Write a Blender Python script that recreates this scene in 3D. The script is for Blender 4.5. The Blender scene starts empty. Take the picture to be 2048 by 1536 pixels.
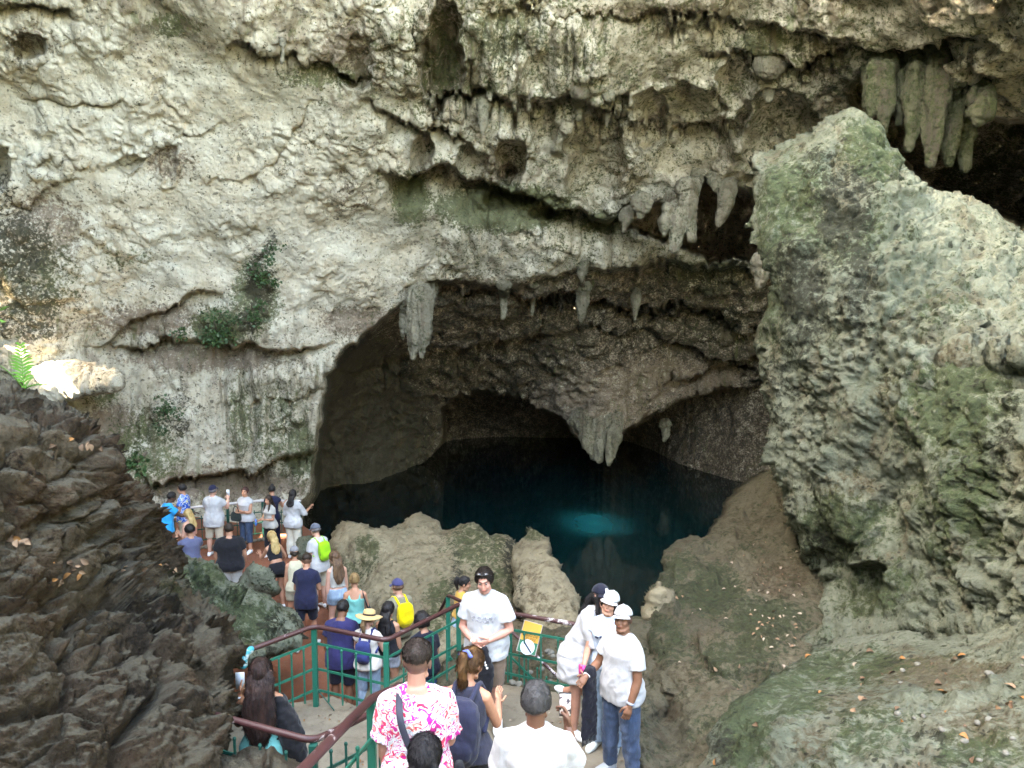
import bpy, bmesh, math, random
import numpy as np
from mathutils import Vector, Matrix, Euler

random.seed(7)
RNG = np.random.default_rng(11)
R = math.radians
SC = bpy.context.scene
COL = SC.collection

# ------------------------------------------------------------------ camera, light, exposure
CAM = np.array([0.0, 0.0, 8.0])
PITCH = R(6.0)
FPX = 1577.0                      # focal length in pixels of the 2048 px wide photograph
cam_d = bpy.data.cameras.new('camera')
cam_d.sensor_width = 36.0
cam_d.lens = 36.0 * FPX / 2048.0
cam_d.clip_start = 0.1
cam_d.clip_end = 500.0
cam = bpy.data.objects.new('camera', cam_d)
COL.objects.link(cam)
cam.location = CAM
cam.rotation_euler = (R(90) - PITCH, 0, 0)
SC.camera = cam

SUN_DIR = Vector((-0.80, -0.10, 0.60)).normalized()      # towards the sun: low over the added left rim
SUN_EL = math.asin(SUN_DIR.z)
SUN_AZ = math.atan2(SUN_DIR.x, SUN_DIR.y)
world = bpy.data.worlds.new('World')
SC.world = world
world.use_nodes = True
_nt = world.node_tree
_bg = _nt.nodes['Background']
_sky = _nt.nodes.new('ShaderNodeTexSky')
_sky.sky_type = 'NISHITA'
_sky.sun_disc = False
_sky.sun_elevation = SUN_EL
_sky.sun_rotation = SUN_AZ
_sky.air_density = 1.0
_sky.dust_density = 4.0
_sky.ozone_density = 1.0
_nt.links.new(_sky.outputs[0], _bg.inputs[0])
_bg.inputs[1].default_value = 0.15

sun_d = bpy.data.lights.new('sun', 'SUN')
sun_d.energy = 4.5
sun_d.angle = R(0.5)
sun_d.color = (1.0, 0.95, 0.88)
sun = bpy.data.objects.new('sun', sun_d)
COL.objects.link(sun)
sun.rotation_euler = SUN_DIR.to_track_quat('Z', 'Y').to_euler()
sun.location = (0, 0, 40)

SC.view_settings.view_transform = 'Standard'
SC.view_settings.look = 'None'
SC.view_settings.exposure = 5.08
SC.view_settings.gamma = 1.0
SC.view_settings.use_curve_mapping = False
SC.view_settings.use_white_balance = True
SC.view_settings.white_balance_temperature = 8200
SC.view_settings.white_balance_tint = 7
SC.cycles.use_denoising = True
SC.cycles.max_bounces = 8
SC.cycles.diffuse_bounces = 3
SC.cycles.transparent_max_bounces = 6

# ------------------------------------------------------------------ the ray geometry of the place
_fw = np.array([0, math.cos(PITCH), -math.sin(PITCH)])
_up = np.array([0, math.sin(PITCH), math.cos(PITCH)])
def rays(px, py):
    px = np.asarray(px, float); py = np.asarray(py, float)
    a = (px - 1024.0) / FPX; b = (768.0 - py) / FPX
    return np.stack([a, _fw[1] + b * _up[1], _fw[2] + b * _up[2]], -1)
def at_Y(px, py, Y):
    d = rays(px, py)
    return CAM + d * (np.asarray(Y, float) / d[..., 1])[..., None]
def at_Z(px, py, z):
    d = rays(px, py)
    return CAM + d * ((np.asarray(z, float) - CAM[2]) / d[..., 2])[..., None]
def to_px(p):
    v = np.asarray(p, float) - CAM
    dep = v @ _fw
    return np.stack([1024 + FPX * v[..., 0] / dep, 768 - FPX * (v @ _up) / dep], -1)

# ------------------------------------------------------------------ noise
_perm = np.random.default_rng(3).permutation(256).astype(np.int32)
_perm = np.concatenate([_perm, _perm, _perm])
_g3 = np.array([[1,1,0],[-1,1,0],[1,-1,0],[-1,-1,0],[1,0,1],[-1,0,1],[1,0,-1],[-1,0,-1],
                [0,1,1],[0,-1,1],[0,1,-1],[0,-1,-1],[1,1,0],[-1,1,0],[0,-1,1],[0,-1,-1]], np.float32)
def perlin(p, s=1.0, off=0.0):
    q = np.asarray(p, np.float32) * np.float32(s) if np.isscalar(s) else (np.asarray(p) * np.asarray(s)).astype(np.float32)
    q = q + np.float32(off)
    i = np.floor(q).astype(np.int32); f = q - i
    i &= 255
    u = f * f * f * (f * (f * 6 - 15) + 10)
    out = 0
    for dx in (0, 1):
        wx = u[..., 0] if dx else 1 - u[..., 0]
        hx = _perm[(i[..., 0] + dx) & 255]
        for dy in (0, 1):
            wy = u[..., 1] if dy else 1 - u[..., 1]
            hy = _perm[hx + ((i[..., 1] + dy) & 255)]
            for dz in (0, 1):
                wz = u[..., 2] if dz else 1 - u[..., 2]
                h = _perm[hy + ((i[..., 2] + dz) & 255)] & 15
                g = _g3[h]
                d = g[..., 0] * (f[..., 0] - dx) + g[..., 1] * (f[..., 1] - dy) + g[..., 2] * (f[..., 2] - dz)
                out = out + wx * wy * wz * d
    return out
def fbm(p, s, octv=4, off=0.0, gain=0.5):
    a, t, n = 1.0, 0.0, 0
    for k in range(octv):
        t = t + a * perlin(p, np.asarray(s) * 2.03 ** k, off + 17.3 * k); a *= gain
    return t
def ridged(p, s, octv=3, off=0.0, gain=0.5):
    a, t = 1.0, 0.0
    for k in range(octv):
        t = t + a * (1 - 2 * np.abs(perlin(p, np.asarray(s) * 2.1 ** k, off + 9.1 * k))); a *= gain
    return t
def worley(p, s=1.0, off=0.0):
    """distance to the nearest and to the second nearest jittered point"""
    q = (np.asarray(p) * np.asarray(s)).astype(np.float32) + np.float32(off)
    i = np.floor(q).astype(np.int32); f = q - i
    f1 = np.full(q.shape[:-1], 9.0, np.float32); f2 = f1.copy()
    for dx in (-1, 0, 1):
        for dy in (-1, 0, 1):
            for dz in (-1, 0, 1):
                h = _perm[_perm[_perm[(i[..., 0] + dx) & 255] + ((i[..., 1] + dy) & 255)] + ((i[..., 2] + dz) & 255)]
                jx = _perm[h] / 255.0; jy = _perm[h + 71] / 255.0; jz = _perm[h + 149] / 255.0
                d = (dx + jx - f[..., 0]) ** 2 + (dy + jy - f[..., 1]) ** 2 + (dz + jz - f[..., 2]) ** 2
                d = d.astype(np.float32)
                f2 = np.minimum(f2, np.maximum(f1, d)); f1 = np.minimum(f1, d)
    return np.sqrt(f1), np.sqrt(f2)
def sstep(a, b, x):
    t = np.clip((x - a) / (b - a + 1e-12), 0, 1)
    return t * t * (3 - 2 * t)
def tps(ctrl):
    """thin-plate spline through (x, y, value) control points given in photograph pixels"""
    c = np.array(ctrl, float); X = c[:, :2] / 500.0; v = c[:, 2]
    def U(r2): return np.where(r2 > 0, 0.5 * r2 * np.log(r2 + 1e-12), 0)
    K = U(((X[:, None] - X[None]) ** 2).sum(-1)) + 1e-3 * np.eye(len(X))
    P = np.hstack([np.ones((len(X), 1)), X])
    A = np.block([[K, P], [P.T, np.zeros((3, 3))]])
    w = np.linalg.solve(A, np.concatenate([v, np.zeros(3)]))
    def f(px, py):
        x = np.stack([np.asarray(px, float) / 500.0, np.asarray(py, float) / 500.0], -1)
        out = w[-3] + x @ w[-2:]
        for k in range(len(X)):
            out = out + w[k] * U(((x - X[k]) ** 2).sum(-1))
        return out
    return f
def poly_sd(px, py, poly):
    """signed distance to a polygon, positive inside"""
    P = np.array(poly, float); n = len(P)
    d = np.full(np.shape(px), 1e18); ins = np.zeros(np.shape(px), bool)
    for k in range(n):
        a, b = P[k], P[(k + 1) % n]
        e = b - a
        t = np.clip(((px - a[0]) * e[0] + (py - a[1]) * e[1]) / (e @ e + 1e-9), 0, 1)
        d = np.minimum(d, (px - a[0] - t * e[0]) ** 2 + (py - a[1] - t * e[1]) ** 2)
        c = ((a[1] > py) != (b[1] > py)) & (px < (b[0] - a[0]) * (py - a[1]) / (b[1] - a[1] + 1e-12) + a[0])
        ins ^= c
    return np.where(ins, 1, -1) * np.sqrt(d)
def dense(poly, n=6):
    """polygon with rounded corners (Catmull-Rom)"""
    P = np.array(poly, float); out = []
    m = len(P)
    for i in range(m):
        p0, p1, p2, p3 = P[i - 1], P[i], P[(i + 1) % m], P[(i + 2) % m]
        for k in range(n):
            t = k / n
            out.append(0.5 * (2 * p1 + (p2 - p0) * t + (2 * p0 - 5 * p1 + 4 * p2 - p3) * t * t + (3 * p1 - p0 - 3 * p2 + p3) * t ** 3))
    return np.array(out)

# ------------------------------------------------------------------ objects
def tag(o, label=None, cat=None, group=None, kind=None):
    if label: o['label'] = label
    if cat: o['category'] = cat
    if group: o['group'] = group
    if kind: o['kind'] = kind
    return o
def link(o, parent=None):
    COL.objects.link(o)
    if parent is not None: o.parent = parent
    return o
def empty(name, loc=(0, 0, 0), rz=0.0, label=None, cat=None, group=None):
    o = bpy.data.objects.new(name, None)
    o.empty_display_size = 0.1
    o.location = loc; o.rotation_euler = (0, 0, rz)
    link(o)
    return tag(o, label, cat, group)
def np_mesh(name, V, F, smooth=True):
    """mesh from an (n,3) vertex array and a list / array of faces of one size, or a list of mixed faces"""
    me = bpy.data.meshes.new(name)
    V = np.asarray(V, np.float32)
    if isinstance(F, np.ndarray):
        k = F.shape[1]; nf = len(F)
        me.vertices.add(len(V)); me.vertices.foreach_set('co', V.ravel())
        me.loops.add(nf * k); me.loops.foreach_set('vertex_index', F.ravel().astype(np.int32))
        me.polygons.add(nf); me.polygons.foreach_set('loop_start', (np.arange(nf) * k).astype(np.int32))
        me.update(calc_edges=True)
    else:
        me.from_pydata([tuple(v) for v in V], [], F); me.update()
    if smooth:
        me.polygons.foreach_set('use_smooth', np.ones(len(me.polygons), bool))
    return me
def mesh_obj(name, V, F, mat, parent=None, smooth=True):
    me = np_mesh(name, V, F, smooth)
    if mat: me.materials.append(mat)
    return link(bpy.data.objects.new(name, me), parent)
def set_attr(me, name, cols):
    a = me.color_attributes.new(name, 'FLOAT_COLOR', 'POINT')
    c = np.ones((len(me.vertices), 4), np.float32); c[:, :cols.shape[1]] = cols
    a.data.foreach_set('color', c.ravel())
def grid_faces(nr, nc, keep=None):
    i = np.arange(nr * nc).reshape(nr, nc)
    F = np.stack([i[:-1, :-1], i[1:, :-1], i[1:, 1:], i[:-1, 1:]], -1)
    if keep is not None: return F[keep]
    return F.reshape(-1, 4)
def grid_normals(P):
    du = np.gradient(P, axis=1); dv = np.gradient(P, axis=0)
    n = np.cross(du, dv); n /= np.linalg.norm(n, axis=-1, keepdims=True) + 1e-12
    return n

# ------------------------------------------------------------------ materials
class NT:
    """tiny helper around a node tree"""
    def __init__(self, name):
        self.m = bpy.data.materials.new(name); self.m.use_nodes = True
        self.t = self.m.node_tree; self.b = self.t.nodes['Principled BSDF']
        self.pos = None
    def n(self, kind, **kw):
        x = self.t.nodes.new(kind)
        for k, v in kw.items(): setattr(x, k, v)
        return x
    def l(self, a, b): self.t.links.new(a, b)
    def position(self):
        if self.pos is None: self.pos = self.n('ShaderNodeNewGeometry').outputs['Position']
        return self.pos
    def objco(self): return self.n('ShaderNodeTexCoord').outputs['Object']
    def scaled(self, vec, s):
        x = self.n('ShaderNodeMapping'); x.inputs['Scale'].default_value = s; self.l(vec, x.inputs['Vector']); return x.outputs[0]
    def noise(self, vec, scale, detail=4, rough=0.55, dist=0.0):
        x = self.n('ShaderNodeTexNoise'); x.inputs['Scale'].default_value = scale; x.inputs['Detail'].default_value = detail
        x.inputs['Roughness'].default_value = rough; x.inputs['Distortion'].default_value = dist
        self.l(vec, x.inputs['Vector']); return x.outputs['Fac']
    def voro(self, vec, scale, feature='F1', rnd=1.0):
        x = self.n('ShaderNodeTexVoronoi', feature=feature); x.inputs['Scale'].default_value = scale; x.inputs['Randomness'].default_value = rnd
        self.l(vec, x.inputs['Vector']); return x.outputs['Distance']
    def ramp(self, fac, stops, interp='LINEAR'):
        x = self.n('ShaderNodeValToRGB'); cr = x.color_ramp; cr.interpolation = interp
        while len(cr.elements) < len(stops): cr.elements.new(0.5)
        for e, (p, c) in zip(cr.elements, stops):
            e.position = p; e.color = (*c, 1) if len(c) == 3 else c
        self.l(fac, x.inputs[0]); return x.outputs[0]
    def step(self, fac, a, b):
        if a > b: return self.math('SUBTRACT', 1.0, self.step(fac, b, a))
        x = self.n('ShaderNodeMapRange', interpolation_type='SMOOTHSTEP')
        x.inputs['From Min'].default_value = a; x.inputs['From Max'].default_value = b
        self.l(fac, x.inputs['Value']); return x.outputs[0]
    def mix(self, fac, a, b, mode='MIX'):
        x = self.n('ShaderNodeMix', data_type='RGBA', blend_type=mode)
        for s, v in ((x.inputs[0], fac), (x.inputs[6], a), (x.inputs[7], b)):
            if hasattr(v, 'is_linked'): self.l(v, s)
            elif isinstance(v, (int, float)): s.default_value = v
            else: s.default_value = (*v, 1)
        return x.outputs[2]
    def math(self, op, a, b=0.0):
        x = self.n('ShaderNodeMath', operation=op)
        for s, v in ((x.inputs[0], a), (x.inputs[1], b)):
            if hasattr(v, 'is_linked'): self.l(v, s)
            else: s.default_value = v
        return x.outputs[0]
    def attr(self, name): return self.n('ShaderNodeAttribute', attribute_name=name)
    def sep(self, c):
        x = self.n('ShaderNodeSeparateColor'); self.l(c, x.inputs[0]); return x.outputs
    def bump(self, h, strength, dist, prev=None):
        x = self.n('ShaderNodeBump'); x.inputs['Strength'].default_value = strength; x.inputs['Distance'].default_value = dist
        self.l(h, x.inputs['Height'])
        if prev is not None: self.l(prev, x.inputs['Normal'])
        return x.outputs[0]
    def out(self, color, rough=0.9, normal=None, spec=0.3):
        if hasattr(color, 'is_linked'): self.l(color, self.b.inputs['Base Color'])
        else: self.b.inputs['Base Color'].default_value = (*color, 1)
        if hasattr(rough, 'is_linked'): self.l(rough, self.b.inputs['Roughness'])
        else: self.b.inputs['Roughness'].default_value = rough
        self.b.inputs['Specular IOR Level'].default_value = spec
        if normal is not None: self.l(normal, self.b.inputs['Normal'])
        return self.m

def rock_mat(name, light, mid, brown, moss, dark, speck=0.5, fine=1.0, moss_amt=0.0, brown_amt=0.0, dark_amt=0.0, stretch=(1, 1, 0.6), rough=0.92, streak=0.0, dust=None, chalk=None):
    """limestone: pale and mid tones, brown earth, green moss and black lichen; vertex attribute 'stain' adds R moss, G brown, B black, which also carries painted shade"""
    t = NT(name); P = t.position()
    Ps = t.scaled(P, stretch)
    n1 = t.noise(Ps, 0.55, 6, 0.62, 0.4)
    n2 = t.noise(Ps, 2.3, 8, 0.68, 0.6)
    n3 = t.noise(P, 11.0, 6, 0.7)
    base = t.mix(t.step(n1, 0.36, 0.62), mid, light)
    base = t.mix(t.math('MULTIPLY', t.step(n2, 0.48, 0.66), 0.65), base, brown)
    base = t.mix(t.math('MULTIPLY', t.step(n3, 0.48, 0.70), 0.6), base, mid)
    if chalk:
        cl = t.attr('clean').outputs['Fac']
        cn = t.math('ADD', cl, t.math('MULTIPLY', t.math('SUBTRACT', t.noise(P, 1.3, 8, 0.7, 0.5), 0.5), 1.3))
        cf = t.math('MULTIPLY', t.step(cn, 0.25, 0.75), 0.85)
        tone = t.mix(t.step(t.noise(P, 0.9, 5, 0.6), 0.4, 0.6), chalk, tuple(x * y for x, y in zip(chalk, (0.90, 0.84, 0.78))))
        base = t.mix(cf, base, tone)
    st = t.sep(t.attr('stain_shade').outputs['Color'])
    edge = t.math('SUBTRACT', t.noise(P, 3.1, 9, 0.72, 0.8), 0.5)
    fine_e = t.math('SUBTRACT', t.noise(P, 14.0, 5, 0.7), 0.5)
    wob = t.math('ADD', t.math('MULTIPLY', edge, 1.5), t.math('MULTIPLY', fine_e, 1.5))
    def stain_shade(ch, amt):
        v = t.math('ADD', t.math('ADD', ch, amt), wob)
        return t.step(v, 0.24, 0.56)
    base = t.mix(t.math('MULTIPLY', stain_shade(st[1], brown_amt), 0.82), base, brown)
    mg = t.mix(t.step(n3, 0.35, 0.65), moss, tuple(0.55 * c for c in moss))
    base = t.mix(t.math('MULTIPLY', stain_shade(st[0], moss_amt), 0.85), base, mg)
    base = t.mix(t.math('MULTIPLY', stain_shade(st[2], dark_amt), 0.88), base, dark)
    if streak:
        sn = t.noise(t.scaled(P, (1, 1, 0.09)), 2.6, 6, 0.65, 0.3)
        big = t.step(t.noise(P, 0.33, 3, 0.5), 0.42, 0.62)
        if chalk: big = t.math('MULTIPLY', big, t.math('SUBTRACT', 1.0, t.math('MULTIPLY', cl, 0.8)))
        base = t.mix(t.math('MULTIPLY', t.math('MULTIPLY', t.step(sn, 0.5, 0.64), big), streak), base, tuple(0.6 * x + 0.25 * y for x, y in zip(brown, moss)))
        sn2 = t.noise(t.scaled(P, (1, 1, 0.12)), 6.0, 5, 0.6, 0.2)
        base = t.mix(t.math('MULTIPLY', t.math('MULTIPLY', t.step(sn2, 0.55, 0.68), big), streak * 0.7), base, moss)
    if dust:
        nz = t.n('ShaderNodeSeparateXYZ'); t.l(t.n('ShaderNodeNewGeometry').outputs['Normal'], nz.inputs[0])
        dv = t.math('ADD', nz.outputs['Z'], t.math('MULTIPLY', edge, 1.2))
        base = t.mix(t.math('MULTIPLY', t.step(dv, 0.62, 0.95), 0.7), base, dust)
    # little holes and specks of black lichen
    wn = t.n('ShaderNodeTexNoise'); wn.inputs['Scale'].default_value = 5.0; wn.inputs['Detail'].default_value = 3; t.l(P, wn.inputs['Vector'])
    wp = t.n('ShaderNodeVectorMath', operation='MULTIPLY_ADD'); t.l(wn.outputs['Color'], wp.inputs[0]); wp.inputs[1].default_value = (0.22, 0.22, 0.22); t.l(t.scaled(P, (0.75, 1, 1.15)), wp.inputs[2])
    v = t.voro(wp.outputs[0], 4.6)
    vb = t.voro(wp.outputs[0], 10.5)
    patch = t.step(t.noise(P, 0.9, 5, 0.6), 0.45, 0.62)
    sp = t.math('MULTIPLY', t.math('MULTIPLY', t.step(v, 0.27, 0.17), patch), speck)
    sp = t.math('MAXIMUM', sp, t.math('MULTIPLY', t.math('MULTIPLY', t.step(vb, 0.30, 0.20), t.step(n2, 0.46, 0.56)), speck))
    v2 = t.math('MULTIPLY', t.step(t.noise(P, 7.5, 5, 0.62, 1.5), 0.585, 0.66), t.step(t.noise(P, 0.55, 4, 0.6), 0.42, 0.60))
    sp = t.math('MAXIMUM', sp, t.math('MULTIPLY', v2, speck * 0.8))
    base = t.mix(sp, base, tuple(0.5 * c for c in dark))
    h1 = t.noise(P, 4.0, 9, 0.70, 0.3)
    h2 = t.voro(P, 9.0)
    b1 = t.bump(h1, 0.9 * fine, 0.17)
    b2 = t.bump(h2, 0.45 * fine, 0.05, b1)
    b3 = t.bump(t.noise(P, 30.0, 6, 0.7), 0.5 * fine, 0.025, b2)
    return t.out(base, rough, b3, 0.25)
# ------------------------------------------------------------------ the big cliff with the cave
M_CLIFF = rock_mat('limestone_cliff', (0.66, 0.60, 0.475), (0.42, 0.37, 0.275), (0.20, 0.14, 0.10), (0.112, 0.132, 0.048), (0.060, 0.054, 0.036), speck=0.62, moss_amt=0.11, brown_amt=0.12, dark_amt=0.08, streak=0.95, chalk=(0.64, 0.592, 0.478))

M_RIM = rock_mat('low_bounce_rim', (0.16, 0.16, 0.11), (0.10, 0.105, 0.065), (0.08, 0.06, 0.04), (0.05, 0.075, 0.03), (0.03, 0.03, 0.025), moss_amt=0.4)  # added rim kept dark green so that it bounces little sunlight

def blob(px, py, L):
    m = np.zeros(px.shape)
    for x, y, rx, ry, s in L:
        r = np.sqrt(((px - x) / rx) ** 2 + ((py - y) / ry) ** 2)
        m = np.maximum(m, s * (1 - sstep(0.35, 1.25, r)))
    return m

def shelf(px, py, pts, amt, L, teeth=0.0, seed=0.0, fade=40):
    """overhanging ledge: below the curve the rock falls back by amt and returns over L pixels"""
    xs = np.array([p[0] for p in pts], float); ys = np.array([p[1] for p in pts], float)
    cy = np.interp(px, xs, ys)
    q = np.stack([px / 14.0, np.full_like(px, seed), py / 300.0], -1)
    w = perlin(q, 1.0, seed) * 1.3 + perlin(q, 2.3, seed + 5) * 0.8
    q2 = np.stack([px / 60.0, py / 60.0, np.full_like(px, seed)], -1)
    cy = cy + perlin(q2, 1.0, seed + 3) * 26 + teeth * np.maximum(w, -0.1)
    t = py - cy
    g = np.clip(t / L, 0, 1)
    s = np.where(t > 0, (1 - g) ** 1.4 * sstep(0, 3.0, t), 0) * amt
    s = s - np.where(t <= 0, np.exp(t / (0.5 * L)), 0) * 0.25 * amt * sstep(-3, 0.5, -t)
    return s * sstep(xs[0] - fade, xs[0] + fade, px) * sstep(xs[-1] + fade, xs[-1] - fade, px)

def make_cliff():
    xs = np.concatenate([np.arange(-460, -20, 22.0), np.arange(-20, 1560, 2.35), np.arange(1560, 2080, 3.2), np.arange(2080, 2900, 24.0)])
    ys = np.concatenate([np.arange(-1500, -20, 22.0), np.arange(-20, 1000, 2.35), np.arange(1000, 1400, 16.0)])
    px, py = np.meshgrid(xs, ys)
    wall = tps([(-900, -1500, 11), (500, -1500, 12), (1500, -1500, 12), (2900, -1500, 8),
                (-900, -700, 14), (500, -700, 15), (1500, -700, 15), (2900, -700, 9.5),
                (-900, 0, 17), (-300, 0, 17), (0, 0, 18), (500, 0, 18.2), (1000, 0, 18.6), (1500, 0, 18), (2048, 0, 14), (2600, 0, 11),
                (-150, 540, 21.2), (-370, 370, 21.8), (-650, 130, 22.5), (0, 300, 19.8), (500, 300, 20.6), (1000, 300, 21.6), (1500, 300, 22), (2048, 300, 18), (2700, 300, 14),
                (0, 560, 20.4), (400, 560, 21.9), (800, 560, 23.8), (1200, 530, 25.4), (1500, 520, 26), (2048, 560, 22),
                (-150, 680, 21.8), (-500, 720, 22), (0, 720, 20.8), (250, 720, 22.4), (500, 720, 22.9), (640, 730, 23.8),
                (0, 900, 20.6), (300, 950, 21.8), (600, 950, 24.2), (640, 850, 24.6), (-500, 900, 22), (0, 1300, 20), (600, 1300, 24)])
    cave = tps([(640, 740, 24.6), (720, 660, 24.4), (800, 600, 24.6), (870, 560, 25.0), (1000, 580, 25.8), (1200, 540, 26.4), (1500, 530, 27.5),
                (760, 720, 30.2), (900, 650, 28.8), (1100, 650, 29.6), (1300, 620, 30.2), (1480, 620, 30),
                (640, 860, 30.5), (640, 990, 32.6), (740, 955, 34.8), (860, 910, 39), (700, 900, 34), (720, 800, 32.5), (800, 850, 36), (880, 800, 36), (1000, 770, 35), (1100, 790, 33.5),
                (1200, 860, 32), (1300, 800, 33), (1400, 760, 34), (1500, 740, 33), (600, 1010, 27)])
    back = tps([(840, 940, 40), (900, 880, 45), (1000, 860, 45.8), (1140, 872, 45.8), (1250, 885, 45), (1350, 920, 39), (1500, 960, 34), (1500, 800, 35),
                (1400, 840, 38), (1000, 800, 44), (1250, 820, 42), (1560, 980, 33), (1700, 900, 33), (2048, 800, 30)])
    Yw = np.clip(wall(px, py), 5.5, 30); Yc = np.clip(cave(px, py), 20, 42); Yb = np.clip(back(px, py), 28, 50) + np.clip(py - 968, 0, 400) * 0.12; Yc = Yc + np.clip(py - 1005, 0, 400) * 0.12
    # wobble of the outlines
    q = np.stack([px / 55.0, py / 55.0, 0 * px], -1)
    wx = 14 * perlin(q, 1.0, 2.0) + 6 * perlin(q, 3.1, 8.0); wy = 14 * perlin(q, 1.0, 12.0) + 7 * perlin(q, 3.1, 28.0)
    drip = np.maximum(0, perlin(np.stack([px / 16.0, py / 400.0, 0 * px], -1), 1.0, 40.0)) * 26 + np.maximum(0, perlin(np.stack([px / 7.0, py / 400.0, 0 * px], -1), 1.0, 43.0)) * 9
    mouth = [(618, 985), (634, 860), (650, 748), (690, 690), (750, 640), (800, 596), (850, 556), (905, 545), (960, 562), (1010, 566), (1080, 545), (1160, 528),
             (1250, 530), (1330, 512), (1400, 520), (1520, 522), (1700, 540), (1700, 1400), (560, 1400), (600, 1010)]
    sdm = poly_sd(px + wx * 0.7, py + wy * 0.7 - drip * 0.55, mouth)
    inner = [(884, 872), (880, 815), (905, 786), (960, 776), (1040, 783), (1080, 808), (1130, 832), (1150, 862), (1172, 884), (1204, 892), (1236, 866), (1290, 828),
             (1370, 792), (1430, 770), (1520, 752), (1750, 760), (1750, 1400), (800, 1400), (780, 960), (860, 912)]
    sdi = poly_sd(px + wx * 0.5, py + wy * 0.5 - drip * 0.35, inner)
    m1 = sstep(-2, 16, sdm); m2 = sstep(-1, 9, sdi)
    Y = Yw * (1 - m1) + Yc * m1
    Y = Y * (1 - m2) + Yb * m2
    wallw = 1 - m1
    # dark alcoves high in the wall
    alc1 = [(1238, 425), (1262, 398), (1300, 408), (1350, 398), (1372, 372), (1400, 352), (1430, 358), (1470, 372), (1500, 380), (1535, 420), (1545, 520), (1420, 520), (1380, 500), (1300, 472), (1252, 452)]
    sd = poly_sd(px + wx * 0.4, py + wy * 0.4 - drip * 0.5, alc1)
    Y = Y + 9.0 * sstep(-1, 9, sd)
    alc2 = [(1688, 180), (1720, 140), (1790, 128), (1850, 125), (1885, 165), (1912, 195), (1950, 222), (2000, 232), (2048, 236), (2200, 260), (2200, 470), (2048, 452), (1930, 415), (1850, 380), (1780, 310), (1720, 250)]
    sd2 = poly_sd(px + wx * 0.5, py + wy * 0.5 - drip * 0.3, alc2)
    Y = Y + 6.5 * sstep(-1, 14, sd2)
    # rounded pockets
    for x, y, rx, ry, a in ((1190, 318, 66, 98, 1.1), (1025, 322, 38, 52, 1.5), (1372, 262, 112, 92, 0.8), (1560, 262, 92, 88, 0.9), (842, 312, 26, 46, 1.1),
                            (885, 105, 46, 110, 1.1), (1015, 348, 20, 24, 1.6), (940, 330, 34, 44, 0.7), (1300, 240, 40, 60, 0.6), (1090, 250, 34, 56, 0.7),
                            (720, 120, 40, 60, 0.6), (100, 330, 34, 26, 0.3), (260, 320, 34, 22, 0.4), (335, 320, 26, 46, 0.35), (58, 95, 40, 30, 0.45),
                            (1470, 180, 40, 60, 0.6), (1085, 420, 30, 22, 0.6), (985, 398, 26, 20, 0.7), (0, 340, 24, 50, 0.8)):
        r = np.sqrt(((px + wx * 0.9 - x) / rx) ** 2 + ((py + wy * 0.9 - drip * .4 - y) / ry) ** 2) * (1 + .25 * perlin(np.stack([px / 30., py / 45., 0 * px + x], -1), 1.0, 5.0))
        a = a * (.72 if rx < 40 else 1)
        Y = Y + a * np.sqrt(np.clip(1 - r * r, 0, 1)) * wallw
        Y = Y - 0.12 * np.exp(-((r - 1.06) / 0.10) ** 2) * wallw
    # ledges
    S = 0
    S = S + shelf(px, py, [(790, 345), (870, 332), (940, 352), (1000, 362), (1080, 396), (1180, 428), (1250, 436)], 1.5, 85, 8, 1.0)
    S = S + shelf(px, py, [(470, 92), (560, 98), (640, 118), (730, 150)], 0.55, 55, 14, 2.0)
    S = S + shelf(px, py, [(-20, 8), (60, 12), (140, 22)], 0.35, 40, 8, 3.0)
    S = S + shelf(px, py, [(60, 200), (170, 190), (260, 205)], 0.14, 40, 6, 3.7)
    S = S + shelf(px, py, [(120, 352), (200, 330), (300, 315), (350, 270), (440, 250)], 0.12, 60, 8, 4.0)
    S = S + shelf(px, py, [(0, 420), (90, 378), (150, 360)], 0.18, 70, 8, 4.4)
    S = S + shelf(px, py, [(420, 360), (500, 350), (560, 290), (620, 200)], 0.16, 60, 8, 4.8)
    S = S + shelf(px, py, [(190, 690), (270, 640), (350, 602), (430, 585)], 0.45, 90, 8, 5.0)
    S = S + shelf(px, py, [(240, 690), (330, 676), (420, 690), (520, 688), (650, 690)], 0.75, 60, 10, 6.0)
    S = S + shelf(px, py, [(300, 960), (400, 946), (500, 940), (640, 900)], 1.0, 70, 12, 7.0)
    S = S + shelf(px, py, [(460, 800), (540, 790), (640, 770)], 0.3, 50, 16, 7.5)
    S = S + shelf(px, py, [(870, 190), (960, 175), (1050, 205), (1130, 195), (1210, 215), (1260, 190)], 0.85, 60, 42, 8.0)
    S = S + shelf(px, py, [(1240, 235), (1320, 240), (1400, 245), (1470, 230)], 0.6, 45, 26, 9.0)
    S = S + shelf(px, py, [(740, 200), (800, 235), (860, 250), (930, 275)], 0.5, 45, 18, 9.5)
    S = S + shelf(px, py, [(1000, 8), (1150, 18), (1300, 28), (1450, 34), (1540, 46)], 0.3, 50, 22, 10.0)
    S = S + shelf(px, py, [(1420, 105), (1520, 98), (1600, 130), (1680, 100)], 0.55, 45, 20, 10.5)
    S = S + shelf(px, py, [(1560, 45), (1660, 70), (1760, 95), (1850, 90), (1960, 70)], 0.7, 50, 8, 11.0)
    S = S + shelf(px, py, [(1060, 596), (1150, 588), (1250, 606), (1350, 600), (1450, 618), (1540, 660)], 1.2, 60, 30, 12.0)
    S = S + shelf(px, py, [(850, 575), (940, 575), (1040, 580), (1100, 572)], 0.8, 40, 14, 12.5)
    S = S + shelf(px, py, [(1180, 640), (1290, 650), (1400, 690), (1520, 735)], 1.0, 55, 12, 13.0)
    S = S + shelf(px, py, [(700, 740), (820, 700), (960, 680), (1080, 665)], 0.9, 60, 10, 13.5)
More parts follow.
